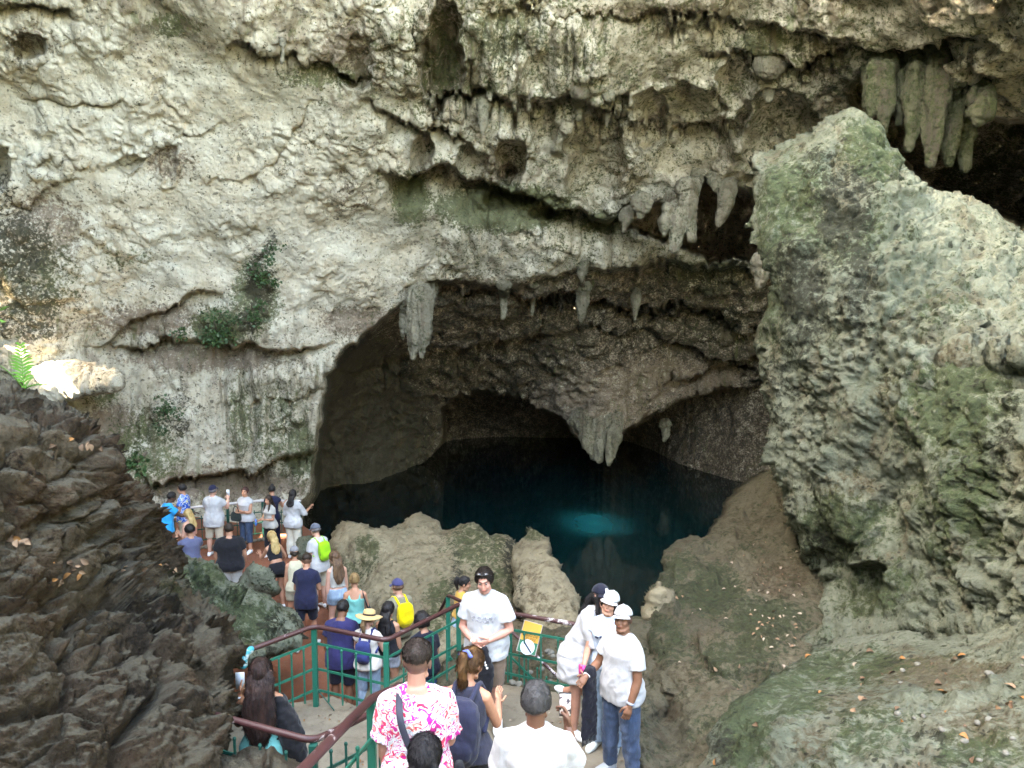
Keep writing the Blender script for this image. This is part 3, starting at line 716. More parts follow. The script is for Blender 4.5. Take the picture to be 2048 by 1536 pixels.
# dark ground behind the fence
rock_mass('rock_slope',
    [(860, 1420), (900, 1310), (960, 1270), (1080, 1250), (1180, 1250), (1300, 1230), (1320, 1300), (1330, 1400), (1280, 1460), (1100, 1440), (980, 1460)],
    tps([(860, 1420, 9.6), (900, 1310, 10.6), (1080, 1260, 11.0), (1300, 1240, 10.9), (1100, 1340, 9.9), (1000, 1400, 9.6), (1280, 1440, 8.6), (1300, 1330, 9.6)]),
    0.3, 20, 1.2, M_EARTH, step=3.2, relief=lambda P: rel_earth(P) + 0.5 * rel_boulder(P), wob=8, seed=17.0, dark=[(1180, 1290, 40, 60, 0.3), (1250, 1330, 60, 60, 0.3)], brown=[(1050, 1330, 120, 60, 0.4)],
    label='rubble slope of earth and stones behind the green fence', kind='structure')
# dark rock on the left, close to the camera
rock_mass('rock_outcrop',
    [(-300, 700), (-100, 752), (0, 760), (40, 764), (70, 790), (130, 806), (186, 836), (215, 880), (236, 905), (252, 935), (290, 968), (318, 1000), (334, 1040), (346, 1080), (366, 1112), (360, 1150), (392, 1190),
     (440, 1222), (474, 1262), (486, 1300), (472, 1340), (474, 1400), (462, 1440), (446, 1490), (440, 1536), (430, 1700), (-300, 1700)],
    tps([(0, 765, 6.7), (180, 840, 6.8), (250, 940, 7.0), (330, 1040, 7.3), (360, 1110, 7.4), (480, 1280, 6.9), (470, 1400, 6.2), (440, 1536, 5.5), (100, 870, 6.2), (60, 900, 5.9), (200, 900, 6.5), (200, 1050, 6.2), (100, 1060, 5.8), (0, 900, 5.7), (0, 1200, 5.1), (200, 1250, 5.6),
         (330, 1200, 6.4), (400, 1300, 6.2), (300, 1400, 5.4), (100, 1400, 4.9), (0, 1536, 4.5), (300, 1536, 5.0), (-300, 760, 6.3), (-300, 1400, 4.4), (-300, 1700, 4.0), (430, 1700, 5.0), (200, 1700, 4.4)]),
    0.5, 40, 2.2, M_DARKROCK, step=3.6, relief=rel_dark, wob=10, seed=20.0,
    moss=[(340, 1180, 40, 70, 0.5), (130, 1050, 60, 50, 0.2), (430, 1330, 40, 70, 0.25), (100, 1350, 90, 90, 0.15)], brown=[(240, 970, 90, 60, 0.4), (60, 1000, 60, 60, 0.3), (90, 1220, 90, 60, 0.3), (180, 870, 60, 12, 0.4)], dark=[(320, 1240, 110, 60, 0.35), (230, 1130, 90, 40, 0.2), (300, 1420, 110, 90, 0.2)],
    label='big dark weathered rock outcrop filling the lower left, close to the viewer', cat='rock')
# pale ridge of rock between the outcrop and the path
rock_mass('rock_ridge',
    [(330, 1130), (352, 1104), (400, 1108), (434, 1124), (452, 1150), (500, 1172), (545, 1190), (585, 1212), (612, 1246), (600, 1290), (560, 1300), (520, 1320), (470, 1330), (420, 1300), (380, 1220)],
    tps([(350, 1110, 10.6), (440, 1130, 11.0), (540, 1190, 11.0), (610, 1240, 11.2), (400, 1200, 9.9), (500, 1230, 10.2), (560, 1280, 10.2), (480, 1310, 9.2)]),
    0.4, 24, 1.4, M_PILLAR, step=2.8, relief=lambda P: 0.7 * rel_boulder(P) + 0.3 * rel_dark(P), wob=8, seed=24.0,
    moss=[(480, 1230, 120, 60, 0.42), (400, 1180, 60, 50, 0.35)], brown=[(470, 1280, 60, 40, 0.4)], dark=[(400, 1200, 50, 40, 0.35), (560, 1240, 50, 30, 0.4), (470, 1200, 40, 40, 0.2)],
    label='pale ridge of mossy rock between the dark outcrop and the red path', cat='rock')
rock_mass('rock', [(478, 1172), (490, 1142), (512, 1128), (536, 1136), (552, 1156), (556, 1186), (500, 1196)], lambda x, y: 13.9 + 0 * x, 0.35, 26, 0.5, M_PILLAR, step=2.6, relief=lambda P: 0.5 * rel_boulder(P), wob=4, seed=35,
    label='low dark grey rock beside the red path next to the woman in black shorts', cat='rock')
rock_mass('rock', [(598, 1120), (596, 1090), (612, 1076), (644, 1082), (664, 1100), (668, 1140), (630, 1160)], lambda x, y: 17.2 + 0 * x, 0.3, 26, 0.6, M_PILLAR, step=2.4, relief=lambda P: 0.5 * rel_boulder(P), wob=3, seed=37,
    label='grey rock at the far end of the path by the tan boulder', cat='rock')
rock_mass('rock', [(436, 1570), (440, 1516), (470, 1500), (520, 1494), (556, 1508), (590, 1526), (612, 1552), (620, 1620), (440, 1620)], tps([(436, 1500, 5.7), (560, 1500, 5.6), (500, 1540, 5.3), (620, 1620, 5.0), (440, 1620, 5.0)]), 0.3, 24, 0.8, M_DARKROCK, step=3.0, relief=lambda P: 0.4 * rel_dark(P), wob=5, seed=39,
    label='dark rock under the lower handrail at the bottom left', cat='rock')

# ------------------------------------------------------------------ path, landing, steps
LAND_Z = 3.4; PATH_Z = 1.9
M_RED = None
def flat_mat(name, a, b, c, rough=0.85, sc=1.0):
    t = NT(name); P = t.position()
    n1 = t.noise(P, 1.4 * sc, 6, 0.65, 0.5); n2 = t.noise(P, 9.0 * sc, 6, 0.7)
    col = t.mix(t.step(n1, 0.35, 0.65), a, b)
    col = t.mix(t.math('MULTIPLY', t.step(n2, 0.52, 0.7), 0.6), col, c)
    bb = t.bump(t.noise(P, 7.0, 8, 0.7), 0.5, 0.04)
    return t.out(col, rough, bb, 0.3)
M_RED = flat_mat('red_painted_concrete', (0.235, 0.082, 0.045), (0.18, 0.070, 0.040), (0.19, 0.115, 0.072))
M_CONC = flat_mat('worn_concrete', (0.195, 0.165, 0.122), (0.135, 0.112, 0.082), (0.10, 0.078, 0.052))

def slab(name, pts, z, thick, mat, label, kind='structure', sub=0.22, amp=0.012, parent=None):
    """flat paving with a slightly uneven top, cut from a polygon in plan"""
    C = np.array(pts, float)
    bm = bmesh.new()
    vs = [bm.verts.new((x, y, z)) for x, y in C]
    f = bm.faces.new(vs)
    if f.normal.z < 0: f.normal_flip()
    r = bmesh.ops.extrude_face_region(bm, geom=[f])
    for v in r['geom']:
        if isinstance(v, bmesh.types.BMVert): v.co.z -= thick
    bmesh.ops.recalc_face_normals(bm, faces=bm.faces)
    me = bpy.data.meshes.new(name); bm.to_mesh(me); bm.free(); me.materials.append(mat)
    o = link(bpy.data.objects.new(name, me), parent)
    tag(o, label, None, None, kind)
    return o
_p = lambda x, y, z: at_Z(x, y, z)[:2]
slab('path', [_p(300, 1010, PATH_Z) + [-1.0, 0.5], _p(300, 1020, PATH_Z), _p(470, 1045, PATH_Z), _p(604, 1050, PATH_Z), _p(668, 1090, PATH_Z), (-0.2, 14.2), (1.4, 11.5), (1.6, 8.6), (-3.6, 8.6), (-6.5, 13.0), (-9.5, 17.0)],
     PATH_Z, 1.6, M_RED, 'red brown painted concrete path along the pool')
slab('landing', [(-5.2, 4.9), (2.3, 4.9), (1.62, 6.2), (1.5, 8.8), (1.0, 8.75), (-0.5, 9.2), (-1.32, 8.25), (-2.1, 8.8), (-3.4, 8.3), (-4.6, 7.2)],
     LAND_Z, 1.8, M_CONC, 'worn grey concrete landing where the steps end')
for k in range(4):
    z = LAND_Z + 0.175 * (k + 1); y = 6.0 - 0.29 * k
    slab('step', [(-1.5, y - 3.2), (2.2, y - 3.2), (2.2, y), (-1.5, y)] if k == 3 else [(-1.5, y - 0.33), (2.2, y - 0.33), (2.2, y), (-1.5, y)], z, 0.9, M_CONC, 'worn concrete step')
slab('ground', [(-22, -20), (24, -20), (24, 9), (8, 13), (6, 16), (-2, 16.5), (-4, 19), (-20, 21), (-22, 10)], 0.9, 0.8, M_EARTH, 'brown earth floor of the sinkhole')

rock_mass('rock', [(20, 800), (34, 760), (70, 736), (110, 724), (170, 722), (216, 732), (250, 748), (240, 776), (190, 790), (110, 806), (40, 830)],
    tps([(20, 800, 20.2), (110, 730, 20.0), (250, 750, 19.4), (110, 800, 19.75), (200, 790, 19.3), (60, 740, 20.2)]), 0.55, 36, 1.6, M_CLIFF, step=2.4, relief=lambda P: 0.5 * rel_boulder(P), wob=7, seed=51,
    label='pale rock ledge on the cliff glaring white in the only patch of sun', cat='rock')
# ------------------------------------------------------------------ shapes for people and small things
def vn(v):
    v = np.asarray(v, float); return v / (np.linalg.norm(v) + 1e-12)
def rot(axis, deg):
    return np.array(Matrix.Rotation(R(deg), 3, axis))
def loft(C, U, W, ru, rw, n=14, e=2.0, cap=True):
    """closed skin over rings; C centres, U / W axes, ru / rw half sizes, e superellipse exponent"""
    C = np.asarray(C, float); k = len(C)
    U = np.broadcast_to(U, (k, 3)); W = np.broadcast_to(W, (k, 3))
    a = np.linspace(0, 2 * np.pi, n, endpoint=False)
    ca, sa = np.cos(a), np.sin(a)
    ca = np.sign(ca) * np.abs(ca) ** (2 / e); sa = np.sign(sa) * np.abs(sa) ** (2 / e)
    V = (C[:, None] + ca[None, :, None] * U[:, None] * np.asarray(ru)[:, None, None] + sa[None, :, None] * W[:, None] * np.asarray(rw)[:, None, None]).reshape(-1, 3)
    F = []
    for i in range(k - 1):
        for j in range(n):
            F.append((i * n + j, i * n + (j + 1) % n, (i + 1) * n + (j + 1) % n, (i + 1) * n + j))
    if cap:
        F.append(tuple(range(n - 1, -1, -1))); F.append(tuple((k - 1) * n + j for j in range(n)))
    return V, F
def tube(pts, rad, n=10, ref=None, flat=1.0, rnd=True, e=2.0):
    P = np.asarray(pts, float); r = np.broadcast_to(np.asarray(rad, float), (len(P),)).copy()
    T = np.gradient(P, axis=0); T /= np.linalg.norm(T, axis=1, keepdims=True) + 1e-12
    if ref is None:
        m = np.abs(T).sum(0); ref = np.eye(3)[np.argmin(m)]
    U = np.cross(np.broadcast_to(np.asarray(ref, float), T.shape), T); U /= np.linalg.norm(U, axis=1, keepdims=True) + 1e-12
    W = np.cross(T, U)
    if rnd:
        P = np.concatenate([[P[0] - T[0] * r[0] * .9], [P[0] - T[0] * r[0] * .6], P, [P[-1] + T[-1] * r[-1] * .6], [P[-1] + T[-1] * r[-1] * .9]])
        r = np.concatenate([[r[0] * .4], [r[0] * .8], r, [r[-1] * .8], [r[-1] * .4]])
        U = np.concatenate([U[:1], U[:1], U, U[-1:], U[-1:]]); W = np.concatenate([W[:1], W[:1], W, W[-1:], W[-1:]])
    return loft(P, U, W, r, r * flat, n, e)
def ell(c, r, M=None, nu=14, nv=9):
    th = np.linspace(0, np.pi, nv); ph = np.linspace(0, 2 * np.pi, nu, endpoint=False)
    V = [(0, 0, 1)] + [(math.sin(t) * math.cos(p), math.sin(t) * math.sin(p), math.cos(t)) for t in th[1:-1] for p in ph] + [(0, 0, -1)]
    V = np.array(V) * np.asarray(r)
    if M is not None: V = V @ np.asarray(M).T
    F = []; m = nv - 2
    for j in range(nu):
        F.append((0, 1 + j, 1 + (j + 1) % nu)); b = 1 + (m - 1) * nu
        F.append((len(V) - 1, b + (j + 1) % nu, b + j))
    for i in range(m - 1):
        for j in range(nu):
            a = 1 + i * nu
            F.append((a + j, a + nu + j, a + nu + (j + 1) % nu, a + (j + 1) % nu))
    return V + np.asarray(c), F
def box(c, h, M=None):
    V = np.array([(x, y, z) for x in (-1, 1) for y in (-1, 1) for z in (-1, 1)], float) * np.asarray(h)
    if M is not None: V = V @ np.asarray(M).T
    return V + np.asarray(c), [(0, 1, 3, 2), (4, 6, 7, 5), (0, 4, 5, 1), (2, 3, 7, 6), (0, 2, 6, 4), (1, 5, 7, 3)]
def join(prims):
    Vs, Fs, o = [], [], 0
    for V, F in prims:
        Vs.append(np.asarray(V)); Fs += [tuple(i + o for i in f) for f in F]; o += len(V)
    return np.concatenate(Vs), Fs
JOBS = []
def voxel_job(prims, size, smooth, done):
    V, F = join(prims)
    me = np_mesh('tmp', V, F); o = bpy.data.objects.new('tmp', me)
    COL.objects.link(o)
    m = o.modifiers.new('r', 'REMESH'); m.mode = 'VOXEL'; m.voxel_size = size; m.use_smooth_shade = True
    if smooth:
        s = o.modifiers.new('s', 'SMOOTH'); s.factor = 0.5; s.iterations = smooth
    JOBS.append((o, done))
def run_jobs():
    dg = bpy.context.evaluated_depsgraph_get()
    dg.update()
    res = []
    for o, done in JOBS:
        ev = o.evaluated_get(dg); me = ev.to_mesh()
        V = np.empty(len(me.vertices) * 3, np.float32); me.vertices.foreach_get('co', V); V = V.reshape(-1, 3)
        N = np.empty(len(me.vertices) * 3, np.float32); me.vertex_normals.foreach_get('vector', N); N = N.reshape(-1, 3)
        L = np.empty(len(me.loops), np.int32); me.loops.foreach_get('vertex_index', L)
        F = L.reshape(-1, 4).copy()
        ev.to_mesh_clear()
        res.append((V, N, F))
    for (o, done), r in zip(JOBS, res):
        me = o.data; bpy.data.objects.remove(o); bpy.data.meshes.remove(me)
        done(*r)
    JOBS.clear()

_mats = {}
def paint_mat(name, rough, spec, sss=0.0, bump=0.0, bscale=200.0):
    if name in _mats: return _mats[name]
    t = NT(name)
    c = t.attr('paint').outputs['Color']
    n = t.bump(t.noise(t.objco(), bscale, 3), bump, 0.004) if bump else None
    m = t.out(c, rough, n, spec)
    if sss:
        t.b.inputs['Subsurface Weight'].default_value = sss; t.b.inputs['Subsurface Radius'].default_value = (0.012, 0.005, 0.003); t.b.inputs['Subsurface Scale'].default_value = 1.0
    _mats[name] = m; return m
M_SKIN = paint_mat('skin', 0.52, 0.4, 0.0, 0.15, 90.0)
def cloth(c, rough=0.88, kind='plain'):
    key = ('cloth', tuple(c), rough, kind)
    if key in _mats: return _mats[key]
    t = NT('cloth'); P = t.objco()
    col = t.mix(t.step(t.noise(P, 6.0, 5, 0.6), 0.3, 0.7), tuple(x * 0.88 for x in c), tuple(min(1, x * 1.06) for x in c))
    if kind == 'denim':
        w = t.noise(t.scaled(P, (1, 1, 0.35)), 14.0, 6, 0.7)
        col = t.mix(t.step(w, 0.4, 0.7), col, tuple(min(0.8, x * 1.5 + 0.02) for x in c))
    if kind == 'floral':
        pw = t.n('ShaderNodeTexNoise'); pw.inputs['Scale'].default_value = 7.0; pw.inputs['Detail'].default_value = 2; t.l(P, pw.inputs['Vector'])
        Q = t.n('ShaderNodeVectorMath', operation='MULTIPLY_ADD'); t.l(pw.outputs['Color'], Q.inputs[0]); Q.inputs[1].default_value = (0.34, 0.34, 0.34); t.l(P, Q.inputs[2])
        q = Q.outputs[0]
        W = (0.82, 0.80, 0.80); MG = (0.62, 0.02, 0.26); RD = (0.72, 0.035, 0.10); CO = (0.80, 0.30, 0.24); GB = (0.45, 0.50, 0.62); PK = (0.80, 0.50, 0.58); DG = (0.10, 0.13, 0.13)
        a = t.ramp(t.noise(q, 6.0, 1.5, 0.5, 1.2), [(0.0, MG), (0.33, W), (0.375, MG), (0.42, PK), (0.45, W), (0.485, GB), (0.505, W), (0.535, RD), (0.575, MG), (0.60, CO), (0.63, W), (0.68, MG)], 'CONSTANT')
        v = t.ramp(t.voro(q, 9.0, 'DISTANCE_TO_EDGE'), [(0.0, DG), (0.010, GB), (0.022, W)], 'CONSTANT')
        b = t.ramp(t.noise(q, 10.0, 1, 0.5, 2.0), [(0.0, RD), (0.36, CO), (0.42, W), (0.49, GB), (0.53, W), (0.58, MG), (0.64, W)], 'CONSTANT')
        col = t.mix(t.step(t.noise(P, 8.0, 1), 0.48, 0.50), a, b)
        col = t.mix(0.55, col, v, 'MULTIPLY')
    if kind == 'blueprint':
        a = t.ramp(t.noise(P, 11.0, 2, 0.5, 1.5), [(0.0, (0.02, 0.07, 0.42)), (0.45, (0.05, 0.2, 0.62)), (0.52, (0.75, 0.78, 0.75)), (0.57, (0.03, 0.12, 0.5)), (0.66, (0.75, 0.68, 0.25))], 'CONSTANT')
        col = a
    h = t.noise(t.scaled(P, (1, 1, 0.6)), 12.0, 4, 0.55, 0.6)
    b1 = t.bump(h, 0.35, 0.03)
    b2 = t.bump(t.noise(P, 320.0, 1), 0.12, 0.003, b1)
    m = t.out(col, rough, b2, 0.2)
    t.b.inputs['Sheen Weight'].default_value = 0.12
    _mats[key] = m; return m
def hair_mat(c, c2=None):
    key = ('hair', tuple(c), c2)
    if key in _mats: return _mats[key]
    t = NT('hair'); P = t.objco()
    s = t.noise(t.scaled(P, (1, 1, 0.08)), 70.0, 4, 0.65)
    s2 = t.noise(t.scaled(P, (1, 1, 0.12)), 22.0, 3, 0.6)
    col = t.mix(t.step(s2, 0.3, 0.7), c, c2 or tuple(1.7 * x for x in c))
    col = t.mix(t.math('MULTIPLY', s, 0.7), col, tuple(0.4 * x for x in c))
    m = t.out(col, 0.55, t.bump(s, 0.9, 0.012), 0.35)
    _mats[key] = m; return m
def plain(name, c, rough=0.5, metal=0.0, spec=0.5, var=0.15):
    key = (name, tuple(c), rough)
    if key in _mats: return _mats[key]
    t = NT(name); P = t.objco()
    col = t.mix(t.noise(P, 14.0, 4), tuple(x * (1 - var) for x in c), tuple(min(1, x * (1 + var)) for x in c))
    m = t.out(col, rough, t.bump(t.noise(P, 60.0, 3), 0.1, 0.01), spec)
    t.b.inputs['Metallic'].default_value = metal
    _mats[key] = m; return m

def hand(w, d, td, side, s, curl=25, spread=0.0):
    """palm, four fingers and a thumb; w wrist, d pointing direction, td towards the thumb"""
    d = vn(d); td = vn(np.asarray(td) - np.dot(td, d) * d); nrm = np.cross(d, td) * (-1 if side > 0 else 1)
    out = []
    k = np.array([0, .02, .055, .092]) * s
    out.append(loft(w + d * k[:, None], td, nrm, np.array([.025, .033, .041, .039]) * s, np.array([.02, .019, .016, .012]) * s, 10, 2.6))
    for off, L, sp in ((.029, .070, .10), (.010, .080, .03), (-.010, .074, -.03), (-.029, .058, -.10)):
        p = w + d * .088 * s + td * off * s; pts = [p]
        dd = vn(d + td * sp * (0.4 + spread))
        for j in range(3):
            a = R(curl * (0.45 + 0.85 * j))
            q = dd * math.cos(a) + nrm * math.sin(a)
            p = p + q * L * s * (0.42, 0.33, 0.25)[j]; pts.append(p)
        out.append(tube(pts, np.array([.0092, .0088, .0078, .0066]) * s, 7))
    p = w + d * .022 * s + td * .028 * s
    q1 = vn(d * 0.62 + td * 0.75 + nrm * 0.25); q2 = vn(d * 0.9 + td * (0.35 - curl / 120.0) + nrm * (0.2 + curl / 90.0))
    out.append(tube([p, p + q1 * .038 * s, p + q1 * .038 * s + q2 * .032 * s, p + q1 * .038 * s + q2 * .055 * s], np.array([.0145, .0115, .010, .008]) * s, 7))
    return out

M_TORSO = [(-.13, .105, .095, 0), (-.05, .165, .115, -.012), (.03, .160, .112, -.005), (.14, .146, .105, .004), (.26, .155, .112, .006), (.36, .165, .115, .0), (.42, .155, .095, -.006), (.465, .12, .075, -.012), (.49, .085, .066, -.012), (.53, .06, .058, -.006)]
F_TORSO = [(-.13, .110, .10, 0), (-.05, .172, .122, -.015), (.03, .158, .106, -.006), (.14, .122, .088, .002), (.26, .132, .100, .008), (.34, .142, .122, .018), (.42, .132, .082, -.004), (.465, .10, .066, -.01), (.49, .072, .058, -.01), (.53, .05, .05, -.006)]
PEOPLE = []
class Body: pass
def person(label, H=1.72, head=None, zg=None, Y=None, yaw=0, w=1.0, fem=False, lean=0, side=0, twist=0, look=(0, 0, 0), skin=(0.42, 0.24, 0.16),
           aR=((.14, .02, -1), (.04, .16, -1)), aL=((.14, .02, -1), (.04, .16, -1)), lR=((.03, .03, -1), (.02, -.03, -1)), lL=((.03, .03, -1), (.02, -.03, -1)), fyaw=(8, 8),
           hR=(20, (0, 1, 0)), hL=(20, (0, 1, 0)), top=None, bottom=None, hair=None, cap=None, shoes=(0.75, 0.75, 0.75), vox=0.016, face=False, belly=1.0, group='people in the cave', barefoot=False, fa=0.0):
    """one person. head = pixel of the top of the head in the photograph, zg = ground height; yaw 0 faces away from the viewer"""
    S = H / 1.72; B = Body()
    sc = lambda v: np.asarray(v, float) * S
    T = rot('Y', side) @ rot('X', -lean) @ np.array([0, 0, 1.0])
    def spine(s):
        s = np.asarray(s, float)[..., None]
        return sc(np.array([0, 0, 1.0]) * np.minimum(s, .10) + T * np.maximum(s - .10, 0))
    xT = rot('Y', side) @ np.array([math.cos(R(twist)), math.sin(R(twist)), 0]); yT = np.cross(T, xT); yT = vn(yT); xT = np.cross(yT, T)
    Hm = rot('Z', look[0]) @ rot('X', look[1]) @ rot('Y', look[2])     # head: yaw, pitch (negative looks down), roll
    hx, hy, hz = Hm[:, 0], Hm[:, 1], Hm[:, 2]
    tors = np.array(F_TORSO if fem else M_TORSO)
    sw = .142 if fem else .156
    sw = sw * (1 + 0.5 * (w - 1))
    nb = spine(.51)
    hc = nb + sc(T * .045 + hz * .105 + hy * .018)
    top_z_rel = (hc + sc(hz * .118))
    arms = {}
    for sgn, a in ((1, aR), (-1, aL)):
        sj = spine(.418) + sc(xT * sgn * sw + T * .0)
        def todir(v): v = vn(v); return vn(xT * v[0] * sgn + yT * v[1] + T * v[2]) if fa else vn(np.array([math.cos(R(twist)) * v[0] * sgn - math.sin(R(twist)) * v[1], math.sin(R(twist)) * v[0] * sgn + math.cos(R(twist)) * v[1], v[2]]))
        u, f = todir(a[0]), todir(a[1])
        e = sj + sc(u * .285); wr = e + sc(f * .245)
        arms[sgn] = (sj, e, wr, u, f)
    legs = {}
    for sgn, l in ((1, lR), (-1, lL)):
        hj = sc(np.array([sgn * .088, 0, -.03]))
        u = vn(np.array([l[0][0] * sgn, l[0][1], l[0][2]])); f = vn(np.array([l[1][0] * sgn, l[1][1], l[1][2]]))
        k = hj + sc(u * .44); an = k + sc(f * .40)
        legs[sgn] = (hj, k, an, u, f)
    zmin = min(legs[1][2][2], legs[-1][2][2]) - .065 * S
    lift = np.array([0, 0, -zmin])
    # where the person stands
    topz = (top_z_rel + lift)[2] + (0.02 if cap else 0.005)
    if Y is None: g = at_Z(head[0], head[1], zg + topz)
    else:
        g = at_Y(head[0], head[1], Y); zg = g[2] - topz
    ry = rot('Z', yaw)
    off = ry @ (top_z_rel * np.array([1, 1, 0]))
    root = empty('person', (g[0] - off[0], g[1] - off[1], zg), R(yaw), label, 'person', group)
    B.root = root; B.S = S; B.arms = {k: tuple(x + lift if i < 3 else x for i, x in enumerate(v)) for k, v in arms.items()}
    B.hc = hc + lift; B.H = (hx, hy, hz); B.T = T; B.x = xT; B.y = yT; B.spine = lambda s: spine(s) + lift; B.tors = tors; B.w = w; B.sw = sw; B.fem = fem
    B.world = lambda p: np.array(root.location) + ry @ np.asarray(p)
    hd = lambda p: B.hc + (hx * p[0] + hy * p[1] + hz * p[2]) * S
    Hs = np.stack([hx, hy, hz], 1)
    wl = w ** 0.6
    def torso_loft(s0, s1, infl, flare=0.0, wide=1.0, over=0.0):
        ss = np.array([s0] + [t[0] for t in tors if s0 + .015 < t[0] < s1 - .015] + [s1])
        hw = np.interp(ss, tors[:, 0], tors[:, 1]) * w * S + infl; hd_ = np.interp(ss, tors[:, 0], tors[:, 2]) * w * S + infl
        if s0 < tors[0, 0]:
            hw = np.where(ss < -.05, max(.165 * w * S, .11 * S) + infl, hw); hd_ = np.where(ss < -.05, .118 * w * S + infl, hd_)
        hw = np.where(ss < .2, hw + flare * (0.2 - ss), hw); hd_ = np.where(ss < .2, hd_ + flare * (.2 - ss), hd_)
        if s0 > -.2: hw = np.maximum(hw, np.where(ss < .0, (.165 if not fem else .17) * w * S + infl, 0)) if s0 < -.04 else hw
        yo = np.interp(ss, tors[:, 0], tors[:, 3]) * S
        bel = np.interp(ss, [-.05, .10, .26], [0, 1, 0]) * (belly - 1)
        hd_ = hd_ * (1 + bel); yo = yo + bel * 0.05 * S
        ov = over * sstep(.17, .07, ss); hw = hw + ov; hd_ = hd_ + ov
        k = sstep(.02, .14, ss)[:, None]
        U = xT * k + np.array([1.0, 0, 0]) * (1 - k); U /= np.linalg.norm(U, axis=1, keepdims=True)
        W = yT * k + np.array([0, 1.0, 0]) * (1 - k); W /= np.linalg.norm(W, axis=1, keepdims=True)
        C = B.spine(ss) + W * yo[:, None]
        return loft(C, U, W, hw, hd_, 20, 2.35)
    def arm_pts(sgn, frac, infl, start=-.02, cuff=0.0):
        sj, e, wr, u, f = B.arms[sgn]
        ts = [0, .33, .66, 1.0, 1.33, 1.66, 2.0]; rr = np.array([.056, .053, .048, .043, .044, .036, .028]) * S * wl * (0.88 if fem else 1)
        pts, rad = [], []
        for t, r in zip(ts, rr):
            if t < frac - .05: pts.append(sj + (e - sj) * min(t, 1) + (wr - e) * max(t - 1, 0)); rad.append(r + infl)
        t = frac; pts.append(sj + (e - sj) * min(t, 1) + (wr - e) * max(t - 1, 0)); rad.append(np.interp(t, ts, rr) + infl + cuff)
        return np.array(pts), np.array(rad)
    def leg_pts(sgn, frac, infl, flare=0.0):
        hj, k, an, u, f = legs[sgn]; hj, k, an = hj + lift, k + lift, an + lift
        ts = [0, .3, .65, 1.0, 1.3, 1.65, 2.0]; rr = np.array([.088, .080, .066, .055, .058, .046, .036]) * S * wl * (1.03 if fem else 1)
        pts, rad = [], []
        for t, r in zip(ts, rr):
            if t < frac - .05: pts.append(hj + (k - hj) * min(t, 1) + (an - k) * max(t - 1, 0)); rad.append(r + infl + flare * t)
        t = frac; pts.append(hj + (k - hj) * min(t, 1) + (an - k) * max(t - 1, 0)); rad.append(np.interp(t, ts, rr) + infl + flare * t)
        return np.array(pts), np.array(rad)
    # ---- body
    prims = [torso_loft(-.13, .53, 0)]
    prims.append(tube([B.spine(.47), B.spine(.53), B.hc - hz * .05 * S - hy * .02 * S], np.array([.066, .054, .052]) * S * wl * (0.85 if fem else 1), 12))
    for sgn in (1, -1):
        p, r = arm_pts(sgn, 2.0, 0); prims.append(tube(p, r, 10))
        prims.append(ell(B.arms[sgn][0], np.array([.058, .058, .056]) * S * wl * (0.88 if fem else 1)))
        prims.append(tube([B.spine(.50), B.arms[sgn][0] + T * .012 * S], np.array([.052, .044]) * S * wl * (0.88 if fem else 1), 10))
        p, r = leg_pts(sgn, 2.0, 0); prims.append(tube(p, r, 12))
        if barefoot: prims.append(foot_prim(B, legs[sgn], lift, sgn, fyaw, S, 0))
    hp = []
    hp.append(ell(hd((0, -.012, .022)), np.array([.077, .096, .097]) * S, Hs, 20, 14))
    hp.append(ell(hd((0, .026, -.042)), np.array([.058, .066, .072]) * S, Hs, 16, 10))
    hp.append(ell(hd((0, .068, -.098)), np.array([.026, .022, .02]) * S, Hs))
    hp.append(ell(hd((0, .090, -.058)), np.array([.024, .012, .011]) * S, Hs))
    hp.append(ell(hd((0, .076, .034)), np.array([.052, .018, .012]) * S, Hs))
    hp.append(tube([hd((0, .086, .016)), hd((0, .104, -.014)), hd((0, .108, -.028))], np.array([.008, .0105, .0115]) * S, 8))
    for sg in (1, -1):
        hp.append(ell(hd((sg * .036, .060, -.028)), np.array([.028, .03, .028]) * S, Hs))
        hp.append(ell(hd((sg * .077, -.008, -.008)), np.array([.011, .022, .033]) * S, Hs))
        hp.append(tube([hd((sg * .05, .02, -.08)), hd((sg * .03, .06, -.098))], .017 * S, 8))
    hp.append(tube([B.spine(.50), B.hc - hz * .05 * S - hy * .02 * S], .05 * S * wl * (0.85 if fem else 1), 12))
    handp = []
    for sgn, hh in ((1, hR), (-1, hL)):
        sj, e, wr, u, f = B.arms[sgn]
        d = vn(f + np.array([0, 0, 0.0])); td = np.array([hh[1][0] * sgn, hh[1][1], hh[1][2]], float)
        handp += hand(wr - f * .01 * S, d, td, sgn, S * (0.9 if fem else 1.0), hh[0], hh[2] if len(hh) > 2 else 0)
        B.__dict__['hand%d' % sgn] = wr + d * .09 * S
    parts = {}
    skin = np.array(skin)
    haircol = np.array(hair['c'] if hair else (0.03, 0.02, 0.015))
    def skincol(V):
        n = perlin(V, 9.0, 3.0) + 0.5 * perlin(V, 30.0, 8.0)
        c = skin[None] * (1 + 0.14 * n[:, None])
        c[:, 0] *= 1.03
        return c
    def got_body(V, N, F): parts['b'] = (V, F, skincol(V)); finish()
    def got_head(V, N, F):
        L = (V - B.hc) @ Hs / S
        c = skincol(V)
        for sg in (1, -1):
            dd = np.linalg.norm((L - np.array([sg * .032, .086, .012])) / np.array([.020, .03, .014]), axis=1)
            k = np.clip(1 - dd, 0, 1)[:, None]
            V = V - hy * (k * .012 * S)
            c = c * (1 - 0.2 * np.clip(k * 2, 0, 1))
            br = (np.abs(L[:, 2] - .036 + 0.25 * np.abs(np.abs(L[:, 0]) - .03)) < .0075) & (np.abs(np.abs(L[:, 0]) - .033) < .021) & (L[:, 1] > .05)
            c[br] = 0.5 * c[br] + 0.5 * haircol
